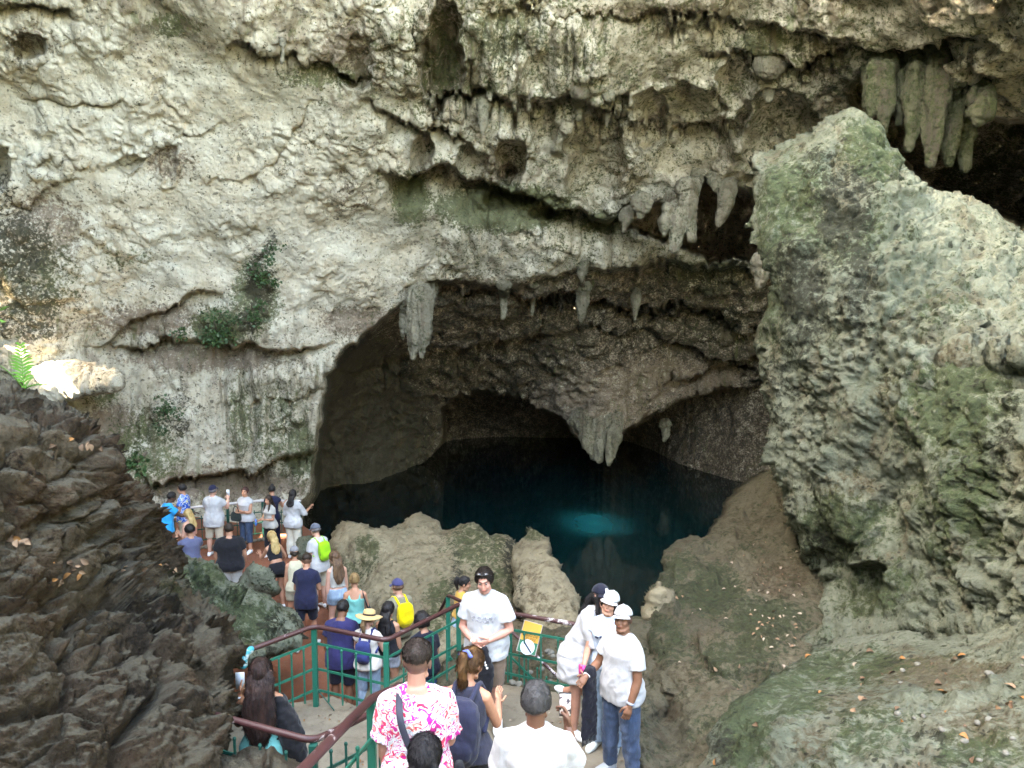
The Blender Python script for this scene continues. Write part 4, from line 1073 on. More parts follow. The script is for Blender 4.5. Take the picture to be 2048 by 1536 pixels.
        lp = np.linalg.norm((L - np.array([0, .095, -.058])) / np.array([.026, .03, .011]), axis=1)
        c = np.where((lp < 1)[:, None], c * np.array([0.9, 0.62, 0.6]), c)
        if hair and hair.get('beard'):
            b = ((L[:, 2] < -.05) & (L[:, 1] > .0) & (lp > 1)) | ((np.abs(L[:, 0]) > .05) & (L[:, 2] < -.03) & (L[:, 1] > .0))
            c = np.where(b[:, None], c * (1 - hair['beard']) + haircol * hair['beard'], c)
        if hair and hair.get('kind') in ('short', 'fade'):
            z = sstep(-.085, -.02, L[:, 2] - 0.55 * np.maximum(L[:, 1] - .01, 0) * 3) * (L[:, 1] < .055)
            c = c * (1 - 0.7 * z[:, None]) + haircol * 0.7 * z[:, None]
        parts['h'] = (V, F, c); finish()
    def finish():
        if 'b' not in parts or 'h' not in parts: return
        Vh, Fh = join(handp)
        Vb, Fb, cb = parts['b']; Vd, Fd, cd = parts['h']
        V = np.concatenate([Vb, Vd, Vh]); n1, n2 = len(Vb), len(Vb) + len(Vd)
        F = [tuple(f) for f in Fb.tolist()] + [tuple(i + n1 for i in f) for f in Fd.tolist()] + [tuple(i + n2 for i in f) for f in Fh]
        o = mesh_obj('body', V, F, M_SKIN, root)
        set_attr(o.data, 'paint', np.concatenate([cb, cd, skincol(Vh)]))
    voxel_job(prims, vox * 0.9, 2, got_body)
    voxel_job(hp, max(.006, vox * 0.55), 2, got_head)
    if face:
        for sg in (1, -1):
            V, F = ell((0, 0, 0), np.array([.0118, .0118, .0082]) * S, None, 14, 12)
            front = V[:, 1] / (.0125 * S)
            c = np.where((front > .62)[:, None], np.array([[.02, .012, .008]]), np.array([[.40, .36, .33]]))
            V = V @ Hs.T + hd((sg * .032, .078, .012))
            e = mesh_obj('eye', V, F, paint_mat('eye', 0.2, 0.5), root); set_attr(e.data, 'paint', c)
    # ---- clothes
    def wrinkle(amp, seed):
        def f(V, N):
            q = V * np.array([1, 1, 0.55]) + np.array([0, 0, 0.35]) * V[:, :1]
            q3 = V * np.array([1, 1, 1.6]) - np.array([0, 0, 0.6]) * np.abs(V[:, :1])
            d = ridged(q, 7.5, 2, seed) * 0.75 + perlin(q, 13.0, seed + 4) * 0.35 + 0.9 * perlin(V, 4.0, seed + 9) + 0.7 * ridged(q3, 8.0, 1, seed + 2) * sstep(.25, -.05, V[:, 2] - (B.spine(.10)[2]))
            return V + N * (1.5 * amp * (d - 0.6))[:, None]
        return f
    def garment(name, prims, mat, amp, seed, v=None):
        wf = wrinkle(amp, seed)
        def done(V, N, F):
            mesh_obj(name, wf(V, N), F, mat, root)
        voxel_job(prims, v or vox, 3, done)
    sd = len(PEOPLE) * 3.1
    if top:
        infl = top.get('infl', .016); pr = [torso_loft(top.get('hem', -.10), top.get('neck', .505), infl, top.get('flare', 0.0), over=.022 if bottom else 0)]
        fr = top.get('sleeve', .55)
        for sgn in (1, -1):
            if fr > 0.1:
                p, r = arm_pts(sgn, fr, infl + .004, cuff=top.get('cuff', .006))
                pr.append(tube(p, np.concatenate([[r[0] * .92], r[1:]]), 12, rnd=False))
                pr.append(ell(B.arms[sgn][0], np.array([.058, .058, .056]) * S * wl * (0.88 if fem else 1) + infl * .8))
                pr.append(tube([B.spine(.485), B.arms[sgn][0] + T * .012 * S], np.array([.052, .046]) * S * wl * (0.88 if fem else 1) + infl * .8, 12))
        if fr <= 0.1 and top.get('strap', True):
            for sgn in (1, -1):
                pr.append(tube([B.spine(.40) + xT * sgn * .085 * S + yT * .10 * S, B.spine(.50) + xT * sgn * .085 * S, B.spine(.38) + xT * sgn * .09 * S - yT * .10 * S], .02 * S, 8, ref=xT))
        garment(top.get('name', 'shirt'), pr, top['mat'], top.get('amp', .006), sd)
    if bottom:
        infl = bottom.get('infl', .014)
        pr = [torso_loft(-.12, bottom.get('waist', .09), min(infl, .016))]
        if bottom.get('skirt'):
            pr.append(torso_loft(-bottom['skirt'], .05, infl + .004, .12))
        else:
            for sgn in (1, -1):
                p, r = leg_pts(sgn, bottom.get('leg', .6), infl, bottom.get('flare', 0.0))
                pr.append(tube(p, r, 14, rnd=False))
        garment(bottom.get('name', 'shorts'), pr, bottom['mat'], bottom.get('amp', .005), sd + 1)
    # ---- shoes
    if not barefoot:
        for sgn in (1, -1):
            V, F = foot_prim(B, legs[sgn], lift, sgn, fyaw, S, 0.006)
            mesh_obj('shoe', V, F, plain('shoe', shoes, 0.6), root)
    # ---- hair
    if hair and cap: hair = dict(hair, flat=True)
    if hair: make_hair(B, hair, hd, Hs, S, root, vox, spine, lift)
    if cap: make_cap(B, cap, hd, Hs, S, root)
    PEOPLE.append(B)
    return B
def foot_prim(B, leg, lift, sgn, fyaw, S, infl):
    hj, k, an, u, f = leg; an = an + lift
    a = R(fyaw[0] if sgn > 0 else fyaw[1]); fd = np.array([math.sin(a) * sgn, math.cos(a), 0])
    # the sole stays at right angles to the shin when the leg is lifted
    tilt = vn(-f); fd = vn(fd - np.dot(fd, tilt) * tilt * (0.9 if tilt[2] < 0.8 else 0.0)); up = vn(tilt if tilt[2] < 0.8 else np.array([0, 0, 1.0])); sx = np.cross(fd, up)
    ts = np.array([-.065, -.055, -.02, .03, .09, .14, .178, .195]) * S
    hw = np.array([.012, .030, .036, .038, .044, .042, .030, .012]) * S + infl; hh = np.array([.02, .036, .046, .044, .032, .026, .02, .01]) * S + infl
    C = an + fd * ts[:, None] + up * (-.065 * S + hh)[:, None]
    return loft(C, sx, up, hw, hh, 12, 2.8)
def make_hair(B, h, hd, Hs, S, root, vox, spine, lift):
    kind = h['kind']; mat = hair_mat(h['c'], h.get('c2'))
    hx, hy, hz = B.H
    V, F = ell((0, 0, 0), np.array([.077, .096, .097]) * S, None, 40, 28)
    L = V / S + np.array([0, -.012, .022])
    low = {'short': -.045, 'fade': .0, 'long': -.09, 'bun': -.05, 'pony': -.05, 'curly': -.07, 'buzz': -.05}[kind]
    line = L[:, 2] - np.where(L[:, 1] > 0, low + (L[:, 1] / .085) ** 1.3 * (.092 - low) , low)
    thick = {'short': .016, 'fade': .016, 'long': .018, 'bun': .012, 'pony': .010, 'curly': .042, 'buzz': .006}[kind] * h.get('t', 1)
    reg = sstep(-.004, .02, line) if kind not in ('fade', 'buzz', 'short') else sstep(-.012, .045, line)
    if kind in ('fade', 'buzz', 'short'): thick = thick + 0.004
    if kind == 'fade': thick = thick * (0.35 + 0.65 * sstep(.02, .07, L[:, 2]))
    nz = perlin(L, 26.0, 3.0) * (.004 if kind != 'curly' else .016) + perlin(L, 60.0, 9.0) * (.002 if kind != 'curly' else .010)
    if h.get('flat'):
        kk = sstep(.002, .026, L[:, 2]); thick = thick * (1 - kk) - .004 * kk; nz = nz * (1 - kk)
    r = (reg * (thick + nz) - (1 - reg) * .009)
    nrm = V / (np.linalg.norm(V, axis=1, keepdims=True))
    L2 = L + nrm * r[:, None]
    W = B.hc + (L2 * S) @ Hs.T
    prims = [(W, F)]
    if kind == 'long':
        n = 9; t = np.linspace(0, 1, n); Ln = h.get('len', .45) * S
        mid_ = B.spine(.47) - B.y * (.118 * S); down = vn(np.array([0, 0, -1.0]) + 0.12 * (-B.y))
        p0 = hd((0, -.07, .03)); C = []
        bk = B.spine(.40) - B.y * (.158 * S)
        for q in t:
            a = p0 * (1 - q) ** 2 + 2 * q * (1 - q) * mid_ + (bk + np.array([0, 0, -(Ln - .28 * S)])) * q * q
            a = a - hy * math.sin(q * np.pi) * 0.012 * S
            C.append(a)
        wd = np.interp(t, [0, .2, .5, .8, 1], [.064, .080, .100, .092, .045]) * S * h.get('w', 1)
        tk = np.interp(t, [0, .2, .5, .8, 1], [.030, .042, .036, .028, .012]) * S
        Vl, Fl = loft(C, B.x, B.y, wd, tk, 36, 2.2)
        a = np.arange(len(Vl)) % 36
        rip = (0.004 * np.sin(a * 2.9) + 0.003 * np.sin(a * 5.3 + 1) + .010 * np.sin(np.arange(len(a)) / 36 * 1.3 + a * .35)) * S
        ctr = np.repeat(np.array(C), 36, 0); dv = Vl - ctr; dv /= np.linalg.norm(dv, axis=1, keepdims=True) + 1e-9
        prims.append((Vl + dv * rip[:, None], Fl))
        if h.get('front'):
            for sg in (1, -1):
                prims.append(tube([hd((sg * .066, .03, .03)), hd((sg * .078, .03, -.06)), B.spine(.46) + B.x * sg * .085 * S + B.y * .085 * S, B.spine(.32) + B.x * sg * .08 * S + B.y * .13 * S], np.array([.016, .024, .028, .012]) * S, 10))
    if kind == 'bun':
        prims.append(ell(hd(h.get('at', (0, -.10, .09))), np.array([.045, .04, .042]) * S * h.get('bs', 1), Hs, 16, 10))
    if kind == 'pony':
        a = hd(h.get('at', (0, -.10, .06))); Ln = h.get('len', .35) * S
        d1 = -hy * .05 * S
        pts = [a, a + d1 + np.array([0, 0, .012 * S]), a + d1 * 1.5 - np.array([0, 0, .3 * Ln]), a + d1 * 1.2 - np.array([0, 0, .65 * Ln]), a + d1 * .9 - np.array([0, 0, Ln])]
        prims.append(tube(pts, np.array([.022, .034, .042, .034, .010]) * S, 14))
    def done(V, N, F):
        q = V * np.array([1, 1, 0.1])
        V = V + N * (0.004 * perlin(q, 70.0, 2.0) + 0.005 * perlin(q, 30.0, 7.0) + 0.004 * perlin(V, 22.0, 5.0))[:, None]
        if vox <= .0125:
            # loose strands lying on the surface
            rs = np.random.default_rng(len(V)); n = 3600
            i = rs.integers(0, len(V), n); p = V[i]; nn = N[i]
            L_ = (p - B.hc) @ Hs / S
            ok = (sstep(-.004, .03, L_[:, 2] - np.where(L_[:, 1] > 0, low + (np.clip(L_[:, 1], 0, 1) / .085) ** 1.3 * (.092 - low), low)) > .2) | (L_[:, 2] < -.10)
            p = p[ok]; nn = nn[ok]; n = len(p)
            g = np.array([0, 0, -1.0]) - hy * (.5 if kind != 'short' else -.2) + rs.normal(0, .38, (n, 3))
            g = g - (g * nn).sum(1, keepdims=True) * nn; g /= np.linalg.norm(g, axis=1, keepdims=True) + 1e-9
            ln = rs.uniform(.5, 1.2, (n, 1)) * {'buzz': .008, 'fade': .014, 'short': .022}.get(kind, .05) * S
            sd_ = np.cross(g, nn) * .0013
            lift_ = {'buzz': .004, 'fade': .006, 'short': .010}.get(kind, .007)
            a_ = p - nn * .001; b_ = p + g * ln * .6 + nn * lift_ * .7; c_ = p + g * ln + nn * lift_ * rs.uniform(.2, 1.2, (n, 1))
            Q = np.stack([a_ - sd_, a_ + sd_, b_ + sd_ * .8, c_, b_ - sd_ * .8], 1).reshape(-1, 3)
            k = len(V) + np.arange(n)[:, None] * 5
            Fs = [tuple(f) for f in F.tolist()] + [tuple(f) for f in (k + np.arange(5)).tolist()]
            mesh_obj('hair', np.concatenate([V, Q]), Fs, mat, root); return
        mesh_obj('hair', V, F, mat, root)
    voxel_job(prims, max(.007, vox * 0.55), 1, done)
def make_cap(B, c, hd, Hs, S, root):
    mat = c['mat']
    if c.get('kind') == 'straw':
        n = 44; rings = [(0.0, .125), (.045, .122), (.082, .108), (.092, .085), (.09, .02)]
        prof = [(.20, -.005), (.165, .012), (.12, .016), (.092, .022), (.090, .06), (.084, .092), (.06, .108), (.0005, .110), (.0005, .104), (.057, .102), (.080, .088), (.086, .02), (.12, .010), (.165, .006), (.198, -.011)]
        V = []; F = []
        for i, (r, z) in enumerate(prof):
            for j in range(n):
                a = 2 * np.pi * j / n
                wv = .012 * math.sin(2 * a + .6) * (r > .1) * (r / .2)
                V.append(hd((r * math.cos(a), r * 1.08 * math.sin(a) - .012, z + .03 + wv)))
        m = len(prof)
        for i in range(m):
            for j in range(n):
                F.append((i * n + j, i * n + (j + 1) % n, ((i + 1) % m) * n + (j + 1) % n, ((i + 1) % m) * n + j))
        o = mesh_obj('sun_hat', V, F, mat, root)
        bp = [hd((.0935 * math.cos(a), .101 * math.sin(a) - .012, .062)) for a in np.linspace(0, 2 * np.pi, 28)]
        V, F = tube(bp, .012 * S, 8, ref=B.H[2], flat=.3)
        U = np.array(bp)
        Vb, Fb = [], []
        for i, a in enumerate(np.linspace(0, 2 * np.pi, 36, endpoint=False)):
            for rr, z in ((.0925, .052), (.0955, .052), (.094, .078), (.0905, .078)):
                Vb.append(hd((rr * math.cos(a), rr * 1.08 * math.sin(a) - .012, z)))
        for i in range(36):
            for j in range(4):
                Fb.append((i * 4 + j, ((i + 1) % 36) * 4 + j, ((i + 1) % 36) * 4 + (j + 1) % 4, i * 4 + (j + 1) % 4))
        mesh_obj('hat_band', Vb, Fb, cloth((0.03, 0.02, 0.02)), o)
        return
    back = c.get('yaw', 0)
    M = Hs @ rot('Z', back)
    P = lambda p: B.hc + (M @ np.asarray(p, float)) * S
    V, F = ell((0, 0, 0), np.array([.087, .106, .094]), None, 32, 20)
    z0 = .018
    keepz = np.maximum(V[:, 2], -.002)
    V2 = V.copy(); V2[:, 2] = keepz
    under = V[:, 2] < -.002
    sh = np.where(under, np.clip(1 + (V[:, 2]) / .104 * 0.9, .12, 1), 1.0)
    V2[:, :2] *= sh[:, None]
    ang = np.arctan2(V2[:, 1], V2[:, 0])
    V2 *= (1 - 0.008 * (np.abs(np.sin(ang * 3)) < .12))[:, None]
    V2 = V2 + np.array([0, -.014, .042]) - np.array([0, 0, 1]) * np.clip(-V2[:, 1:2], 0, 1) * .10
    o = mesh_obj('cap', np.array([P(v) for v in V2]), F, mat, root)
    o.data.set_sharp_from_angle(angle=R(40))
    nb = 17; rows = 6; Vb, Fb = [], []
    for lay in (0, 1):
        for i in range(rows):
            for j in range(nb):
                a = R(-62 + 124 * j / (nb - 1)); t = i / (rows - 1)
                r0x, r0y = .084, .100; ext = c.get('brim', .06) * math.cos(a * 0.78) ** 0.8
                x = math.sin(a) * (r0x + ext * t * .55); y = math.cos(a) * (r0y + ext * t) - .012
                z = .042 - .16 * t * c.get('brim', .06) * 1.3 - .8 * (x * x) * (0.4 + t) + (-.004 if lay else 0)
                Vb.append(P((x, y, z)))
    g = rows * nb
    for i in range(rows - 1):
        for j in range(nb - 1):
            a = i * nb + j
            Fb.append((a, a + 1, a + nb + 1, a + nb)); Fb.append((g + a, g + a + nb, g + a + nb + 1, g + a + 1))
    edge = [j for j in range(nb)] + [i * nb + nb - 1 for i in range(1, rows)] + [(rows - 1) * nb + j for j in range(nb - 2, -1, -1)] + [i * nb for i in range(rows - 2, 0, -1)]
    for a, b in zip(edge, edge[1:] + edge[:1]): Fb.append((a, g + a, g + b, b))
    mesh_obj('brim', Vb, Fb, c.get('brim_mat', mat), o)
    V, F = ell(P((0, -.014, .137)), np.array([.009, .009, .006]) * S); mesh_obj('cap_button', V, F, mat, o)
    if c.get('patch'):
        pts = [(-.02, .0), (-.026, .018), (-.014, .03), (-.01, .044), (.004, .048), (.014, .040), (.024, .034), (.022, .012), (.026, -.002), (.012, -.008), (.004, .002), (-.010, -.008)]
        Vp = []
        for u, v in pts:
            th = u / .088; ph = (v + .028) / .104
            for k in (1.0, 1.03):
                Vp.append(P((.087 * math.sin(th) * math.cos(ph) * k, .106 * math.cos(th) * math.cos(ph) * k - .012,   .094 * math.sin(ph) * k + .042)))
        n = len(pts); Fp = [tuple(2 * i + 1 for i in range(n))] + [(2 * i, 2 * ((i + 1) % n), 2 * ((i + 1) % n) + 1, 2 * i + 1) for i in range(n)]
        mesh_obj('emblem', Vp, Fp, cloth((0.8, 0.8, 0.78)), o, smooth=False)

def worn(name, B, prims, mat, label, cat, group=None, vox=None, amp=0.0, parts=()):
    """a bag or other thing carried by a person: stays a top-level thing at its own place"""
    V, F = join(prims)
    base = np.array([V[:, 0].mean(), V[:, 1].mean(), V[:, 2].min()])
    e = empty(name, B.world(base), B.root.rotation_euler[2], label, cat, group)
    def put(nm, V, F, m): mesh_obj(nm, V - base, F, m, e)
    if vox:
        def done(V, N, F):
            if amp: V = V + N * (amp * (ridged(V, 9.0, 2, 3.0) - .4 + perlin(V, 20.0, 4.0)))[:, None]
            put(name if not parts else parts[0][0] if False else 'fabric', V, F, mat)
        voxel_job(prims, vox, 3, done)
    else: put('fabric', V, F, mat)
    for nm, pr, m in parts:
        Vp, Fp = join(pr); put(nm, Vp, Fp, m)
    return e
def backpack(B, mat, label, size=(.15, .085, .21), s=.26, vox=.012, strapmat=None):
    S = B.S; c = B.spine(s) - B.y * (.115 * B.w + size[1]) * S
    Mx = np.stack([B.x, B.y, B.T], 1)
    t = np.linspace(-1, 1, 9)
    ru = size[0] * S * np.interp(np.abs(t), [0, .7, 1], [1, .93, .55]) ; rv = size[1] * S * np.interp(np.abs(t), [0, .7, 1], [1, .85, .4])
    pr = [loft(c + np.outer(t * size[2] * S, B.T), B.x, B.y, ru, rv, 22, 3.0)]
    pr.append(loft(c - B.y * size[1] * .8 * S + np.outer(np.linspace(-.75, .0, 5) * size[2] * S, B.T), B.x, B.y, np.array([.5, .74, .78, .74, .5]) * size[0] * S, np.array([.15, .4, .45, .4, .15]) * size[1] * S, 18, 3.0))
    straps = []
    for sg in (1, -1):
        pts = [c + B.x * sg * .075 * S + B.T * size[2] * .85 * S + B.y * .05 * S, B.spine(.50) + B.x * sg * .085 * S - B.y * .03 * S + B.T * .012 * S, B.spine(.50) + B.x * sg * .088 * S + B.y * .05 * S,
               B.spine(.40) + B.x * sg * .10 * S + B.y * .13 * S, B.spine(.26) + B.x * sg * .145 * B.w * S + B.y * .09 * S, B.spine(.18) + B.x * sg * .15 * B.w * S - B.y * .05 * S]
        straps.append(('strap', [tube(pts, .020 * S, 8, ref=B.x, flat=1.0)], strapmat or mat))
    zp = [c + B.x * (size[0] * .97 * math.sin(a)) * S + B.T * (size[2] * .93 * math.cos(a)) * S - B.y * size[1] * .35 * S for a in np.linspace(-2.2, 2.2, 22)]
    straps.append(('zipper', [tube(zp, .005 * S, 6)], cloth((0.02, 0.02, 0.025))))
    return worn('backpack', B, pr, mat, label, 'backpack', None, vox, .004, straps)
# ------------------------------------------------------------------ the people
WHITE = cloth((0.44, 0.435, 0.44)); OFFW = cloth((0.40, 0.385, 0.355)); NAVY = cloth((0.014, 0.016, 0.042)); BLACK = cloth((0.012, 0.012, 0.015)); DKNAVY = cloth((0.010, 0.011, 0.022))
KHAKI = cloth((0.46, 0.40, 0.31)); DENIM = cloth((0.030, 0.050, 0.092), kind='denim'); LDENIM = cloth((0.19, 0.26, 0.34), kind='denim'); MDENIM = cloth((0.06, 0.12, 0.25), kind='denim')
TEAL = cloth((0.13, 0.40, 0.36)); GREYC = cloth((0.16, 0.15, 0.13)); MUSTARD = cloth((0.52, 0.29, 0.06)); CYAN = cloth((0.0, 0.30, 0.62))
PALE = (0.52, 0.29, 0.21); TAN = (0.42, 0.215, 0.135); BRONZE = (0.33, 0.155, 0.085); BROWN = (0.20, 0.095, 0.055); DEEP = (0.085, 0.042, 0.026)
HBLK = (0.010, 0.008, 0.008); HDK = (0.025, 0.015, 0.010); HBR = (0.075, 0.038, 0.020); HBLOND = (0.42, 0.27, 0.10); HGREY = (0.10, 0.09, 0.09)
G_FAR = 'visitors at the far end of the path'; G_PATH = 'visitors walking along the red path'; G_NEAR = 'visitors on the landing and steps'
FAR, MID, NEAR = .018, .012, .0095
REST = ((.14, .02, -1), (.04, .18, -1)); BENT = ((.15, .10, -1), (-.30, .85, .15)); CROSS = ((.22, .28, -1), (-.95, .38, .12))
# -- far end
P = person('man in a bright blue polo leaning with one arm on the far railing', 1.74, (347, 984), 1.9, yaw=-48, lean=12, look=(-10, -22, 0), skin=DEEP, top=dict(mat=CYAN, hem=-.14, infl=.022), bottom=dict(mat=BLACK, leg=.95), hair=dict(kind='buzz', c=(0.008, 0.007, 0.007)),
           aR=((.25, .75, -.7), (.1, .95, .05)), aL=((.2, .5, -.9), (-.2, .9, -.1)), w=1.06, vox=FAR, group=G_FAR)
person('person in blue and white patterned shirt and glasses facing left at the far rail', 1.70, (362, 968), 1.9, yaw=88, look=(5, -6, 0), skin=TAN, top=dict(mat=cloth((0.3, 0.3, 0.5), kind='blueprint'), hem=-.14, infl=.022), bottom=dict(mat=KHAKI, leg=.95), hair=dict(kind='short', c=HBLK), aR=BENT, aL=BENT, vox=FAR, group=G_FAR)
person('blonde woman with bare shoulders in front of the man in the blue polo', 1.58, (374, 1018), 1.9, yaw=60, look=(0, -14, 0), skin=PALE, fem=True, top=dict(mat=cloth((0.55, 0.28, 0.26)), hem=.20, sleeve=0, infl=.010, neck=.40, strap=False), bottom=dict(mat=LDENIM, leg=.4), hair=dict(kind='long', c=HBLOND, c2=(0.62, 0.45, 0.2), len=.36), aR=BENT, aL=BENT, vox=FAR, group=G_FAR)
person('dark haired person in faded blue grey shirt, arms raised, beside the dark outcrop', 1.66, (378, 1049), 1.9, yaw=35, look=(10, -8, 0), skin=TAN, top=dict(mat=cloth((0.10, 0.11, 0.19)), hem=-.1, infl=.02), bottom=dict(mat=BLACK, leg=1.9), hair=dict(kind='short', c=HBLK, t=1.4), aL=((.35, .6, -.35), (-.35, .35, .9)), aR=((.2, .6, -.5), (-.4, .5, .8)), vox=FAR, group=G_FAR)
P = person('man in white T-shirt, khaki shorts and navy cap photographing at the far railing', 1.74, (425, 969), 1.9, yaw=-6, look=(-6, 4, 0), skin=PALE, top=dict(mat=WHITE, hem=-.20, infl=.026, amp=.009), bottom=dict(mat=KHAKI, leg=1.05, infl=.03), hair=dict(kind='short', c=HGREY), cap=dict(mat=NAVY),
           aR=((.35, .55, -.75), (-.25, .75, .95)), aL=((.25, .35, -.9), (-.1, .9, .5)), hR=(45, (-.6, .2, .6)), w=1.12, belly=1.2, vox=FAR, group=G_FAR, lR=((.09, .02, -1), (.03, -.03, -1)), lL=((.09, .02, -1), (.03, -.03, -1)))
PH1 = P
person('heavy man in a black T-shirt and white shorts seen from behind by the ridge', 1.76, (458, 1046), 1.9, yaw=14, look=(4, -10, 0), skin=TAN, top=dict(mat=BLACK, hem=-.12, infl=.026, amp=.008), bottom=dict(mat=OFFW, leg=1.0, infl=.03), hair=dict(kind='buzz', c=HDK, t=1.4), w=1.32, belly=1.15, aR=((.3, .1, -1), (-.1, .5, -.9)), aL=((.3, .1, -1), (-.1, .4, -.9)), vox=FAR, group=G_FAR)
P = person('woman in white top and jeans with crossed arms and black handbag at the far rail', 1.64, (489, 974), 1.9, yaw=158, look=(18, -4, 0), skin=TAN, fem=True, w=1.16, top=dict(mat=WHITE, hem=-.10, infl=.02, sleeve=.22), bottom=dict(mat=DENIM, leg=1.45), hair=dict(kind='bun', c=(0.05, 0.018, 0.014), at=(0, -.10, -.02)), aR=CROSS, aL=((.2, .3, -1), (-.9, .45, .02)), vox=FAR, group=G_FAR)
BAGW = P
P = person('girl in a white T-shirt with a dark fringe holding a bottle near the far rail', 1.52, (536, 991), 1.9, yaw=150, look=(10, -4, 0), skin=TAN, fem=True, top=dict(mat=OFFW, hem=-.10, infl=.022, sleeve=.5), bottom=dict(mat=BLACK, leg=1.9), hair=dict(kind='long', c=HDK, len=.34, front=True), aR=((.12, .2, -1), (-.2, .9, -.05)), aL=((.12, .15, -1), (-.3, .9, .2)), vox=FAR, group=G_FAR)
GIRL = P
person('woman with dark bun and navy top leaning on the far railing behind a girl', 1.66, (543, 970), 1.9, yaw=10, lean=18, look=(20, -14, 0), skin=TAN, fem=True, top=dict(mat=NAVY, hem=-.10, infl=.016, sleeve=.2), bottom=dict(mat=NAVY, leg=1.8), hair=dict(kind='bun', c=HBLK, at=(0, -.06, .11), bs=1.1), aR=((.3, .5, -.8), (.1, .9, .2)), aL=BENT, vox=FAR, group=G_FAR)
person('woman in loose white blouse and white trousers at the right end of the railing', 1.66, (585, 979), 1.9, yaw=-14, look=(22, -4, 0), skin=TAN, fem=True, top=dict(mat=WHITE, hem=-.14, infl=.034, sleeve=1.1, amp=.012), bottom=dict(mat=cloth((0.60, 0.56, 0.46)), leg=1.95, infl=.024, flare=.008), hair=dict(kind='long', c=HBLK, len=.30), aR=((.4, .35, -.85), (.1, .8, .35)), aL=((.35, .25, -.9), (-.3, .8, .3)), vox=FAR, group=G_FAR)
P = person('man in grey flat cap and white T-shirt with lime green backpack by the pool', 1.74, (628, 1046), 1.9, yaw=52, lean=6, look=(8, -14, 0), skin=PALE, top=dict(mat=WHITE, hem=-.14, infl=.022), bottom=dict(mat=KHAKI, leg=1.0), hair=dict(kind='short', c=HGREY), cap=dict(mat=cloth((0.11, 0.12, 0.15)), brim=.05), vox=FAR, group=G_PATH)
LIME = P
person('blonde woman in a black crop top and black shorts bending forward on the path', 1.62, (543, 1062), 1.9, yaw=42, lean=26, look=(8, 4, 0), skin=TAN, fem=True, top=dict(mat=BLACK, hem=.16, infl=.010, sleeve=0), bottom=dict(mat=BLACK, leg=.42, waist=.10, infl=.016), hair=dict(kind='long', c=HBLOND, c2=(0.62, 0.45, 0.2), len=.44), aR=((.5, .1, -.9), (-.2, .6, -.5)), aL=((.15, .6, -.8), (-.2, .7, .1)), lR=((.03, .18, -1), (.02, -.20, -1)), lL=((.06, .35, -1), (.02, -.25, -1)), vox=FAR, group=G_PATH)
person('woman in a pale tank top and grey cap just behind the man in navy', 1.62, (588, 1091), 1.9, yaw=24, lean=10, look=(-4, -14, 0), skin=TAN, fem=True, top=dict(mat=cloth((0.50, 0.46, 0.33)), hem=-.05, infl=.016, sleeve=0), bottom=dict(mat=cloth((0.42, 0.38, 0.28)), leg=.5, infl=.02), hair=dict(kind='bun', c=HDK, at=(0, -.10, -.03)), cap=dict(mat=cloth((0.2, 0.2, 0.21)), brim=.05), vox=FAR, group=G_PATH)
person('slim man in a navy T-shirt and navy shorts with white sneakers walking away', 1.70, (614, 1107), 1.9, yaw=-4, lean=10, look=(10, -18, 0), skin=TAN, top=dict(mat=NAVY, hem=-.16, infl=.022), bottom=dict(mat=DKNAVY, leg=.85, infl=.022), hair=dict(kind='fade', c=HDK), aR=((.2, .2, -1), (-.35, .8, -.2)), aL=((.2, .1, -1), (-.35, .6, -.6)), lR=((.03, .22, -1), (.02, -.02, -1)), lL=((.03, -.18, -1), (.02, -.32, -1)), vox=FAR, group=G_PATH)
person('woman with long brown hair and light denim shorts walking past the tan boulder', 1.66, (666, 1102), 1.9, yaw=30, lean=8, look=(24, -16, 0), skin=PALE, fem=True, top=dict(mat=OFFW, hem=.12, infl=.010, sleeve=0), bottom=dict(mat=LDENIM, leg=.38, infl=.018), hair=dict(kind='long', c=HBR, c2=(0.18, 0.10, 0.05), len=.50, w=1.1), lR=((.03, .12, -1), (.02, -.04, -1)), lL=((.03, .2, -1), (.02, -.3, -1)), vox=FAR, group=G_PATH)
P16 = person('woman with a blonde updo and a strappy teal top seen from behind on the path', 1.66, (708, 1146), 1.9, yaw=4, look=(16, -12, 0), skin=TAN, fem=True, w=1.05, top=dict(mat=TEAL, hem=-.04, infl=.014, sleeve=0, neck=.36), bottom=dict(mat=DKNAVY, leg=1.9, infl=.02), hair=dict(kind='bun', c=(0.20, 0.11, 0.05), c2=(0.42, 0.28, 0.12), at=(0, -.08, .07), bs=1.3), aR=((.2, .3, -1), (-.2, .7, -.2)), vox=.015, group=G_PATH)
person('man in a royal blue polo and navy shorts seen from behind below the rail', 1.76, (688, 1199), 1.9, yaw=-6, lean=5, look=(-6, -22, 0), skin=BROWN, w=1.12, top=dict(mat=cloth((0.026, 0.024, 0.088)), hem=-.16, infl=.022), bottom=dict(mat=DKNAVY, leg=.92, infl=.022), hair=dict(kind='buzz', c=HBLK, t=1.2), shoes=(0.03, 0.03, 0.03), aR=((.2, .05, -1), (.05, .2, -1)), aL=((.25, .05, -1), (-.05, .2, -1)), vox=.014, group=G_PATH)
HATW = person('woman in a straw sun hat, pale top and light jeans with a navy backpack', 1.66, (740, 1218), 1.9, yaw=-12, look=(-12, -14, 0), skin=PALE, fem=True, top=dict(mat=cloth((0.62, 0.57, 0.50)), hem=-.08, infl=.022, sleeve=.3), bottom=dict(mat=LDENIM, leg=1.95, infl=.012), hair=dict(kind='pony', c=(0.20, 0.12, 0.06), len=.22, at=(0, -.09, -.02)), cap=dict(kind='straw', mat=cloth((0.56, 0.38, 0.17), 0.8)), aL=((.3, .2, -.9), (-.5, .8, -.1)), aR=((.25, .3, -.9), (-.3, .8, .1)), vox=.013, group=G_PATH)
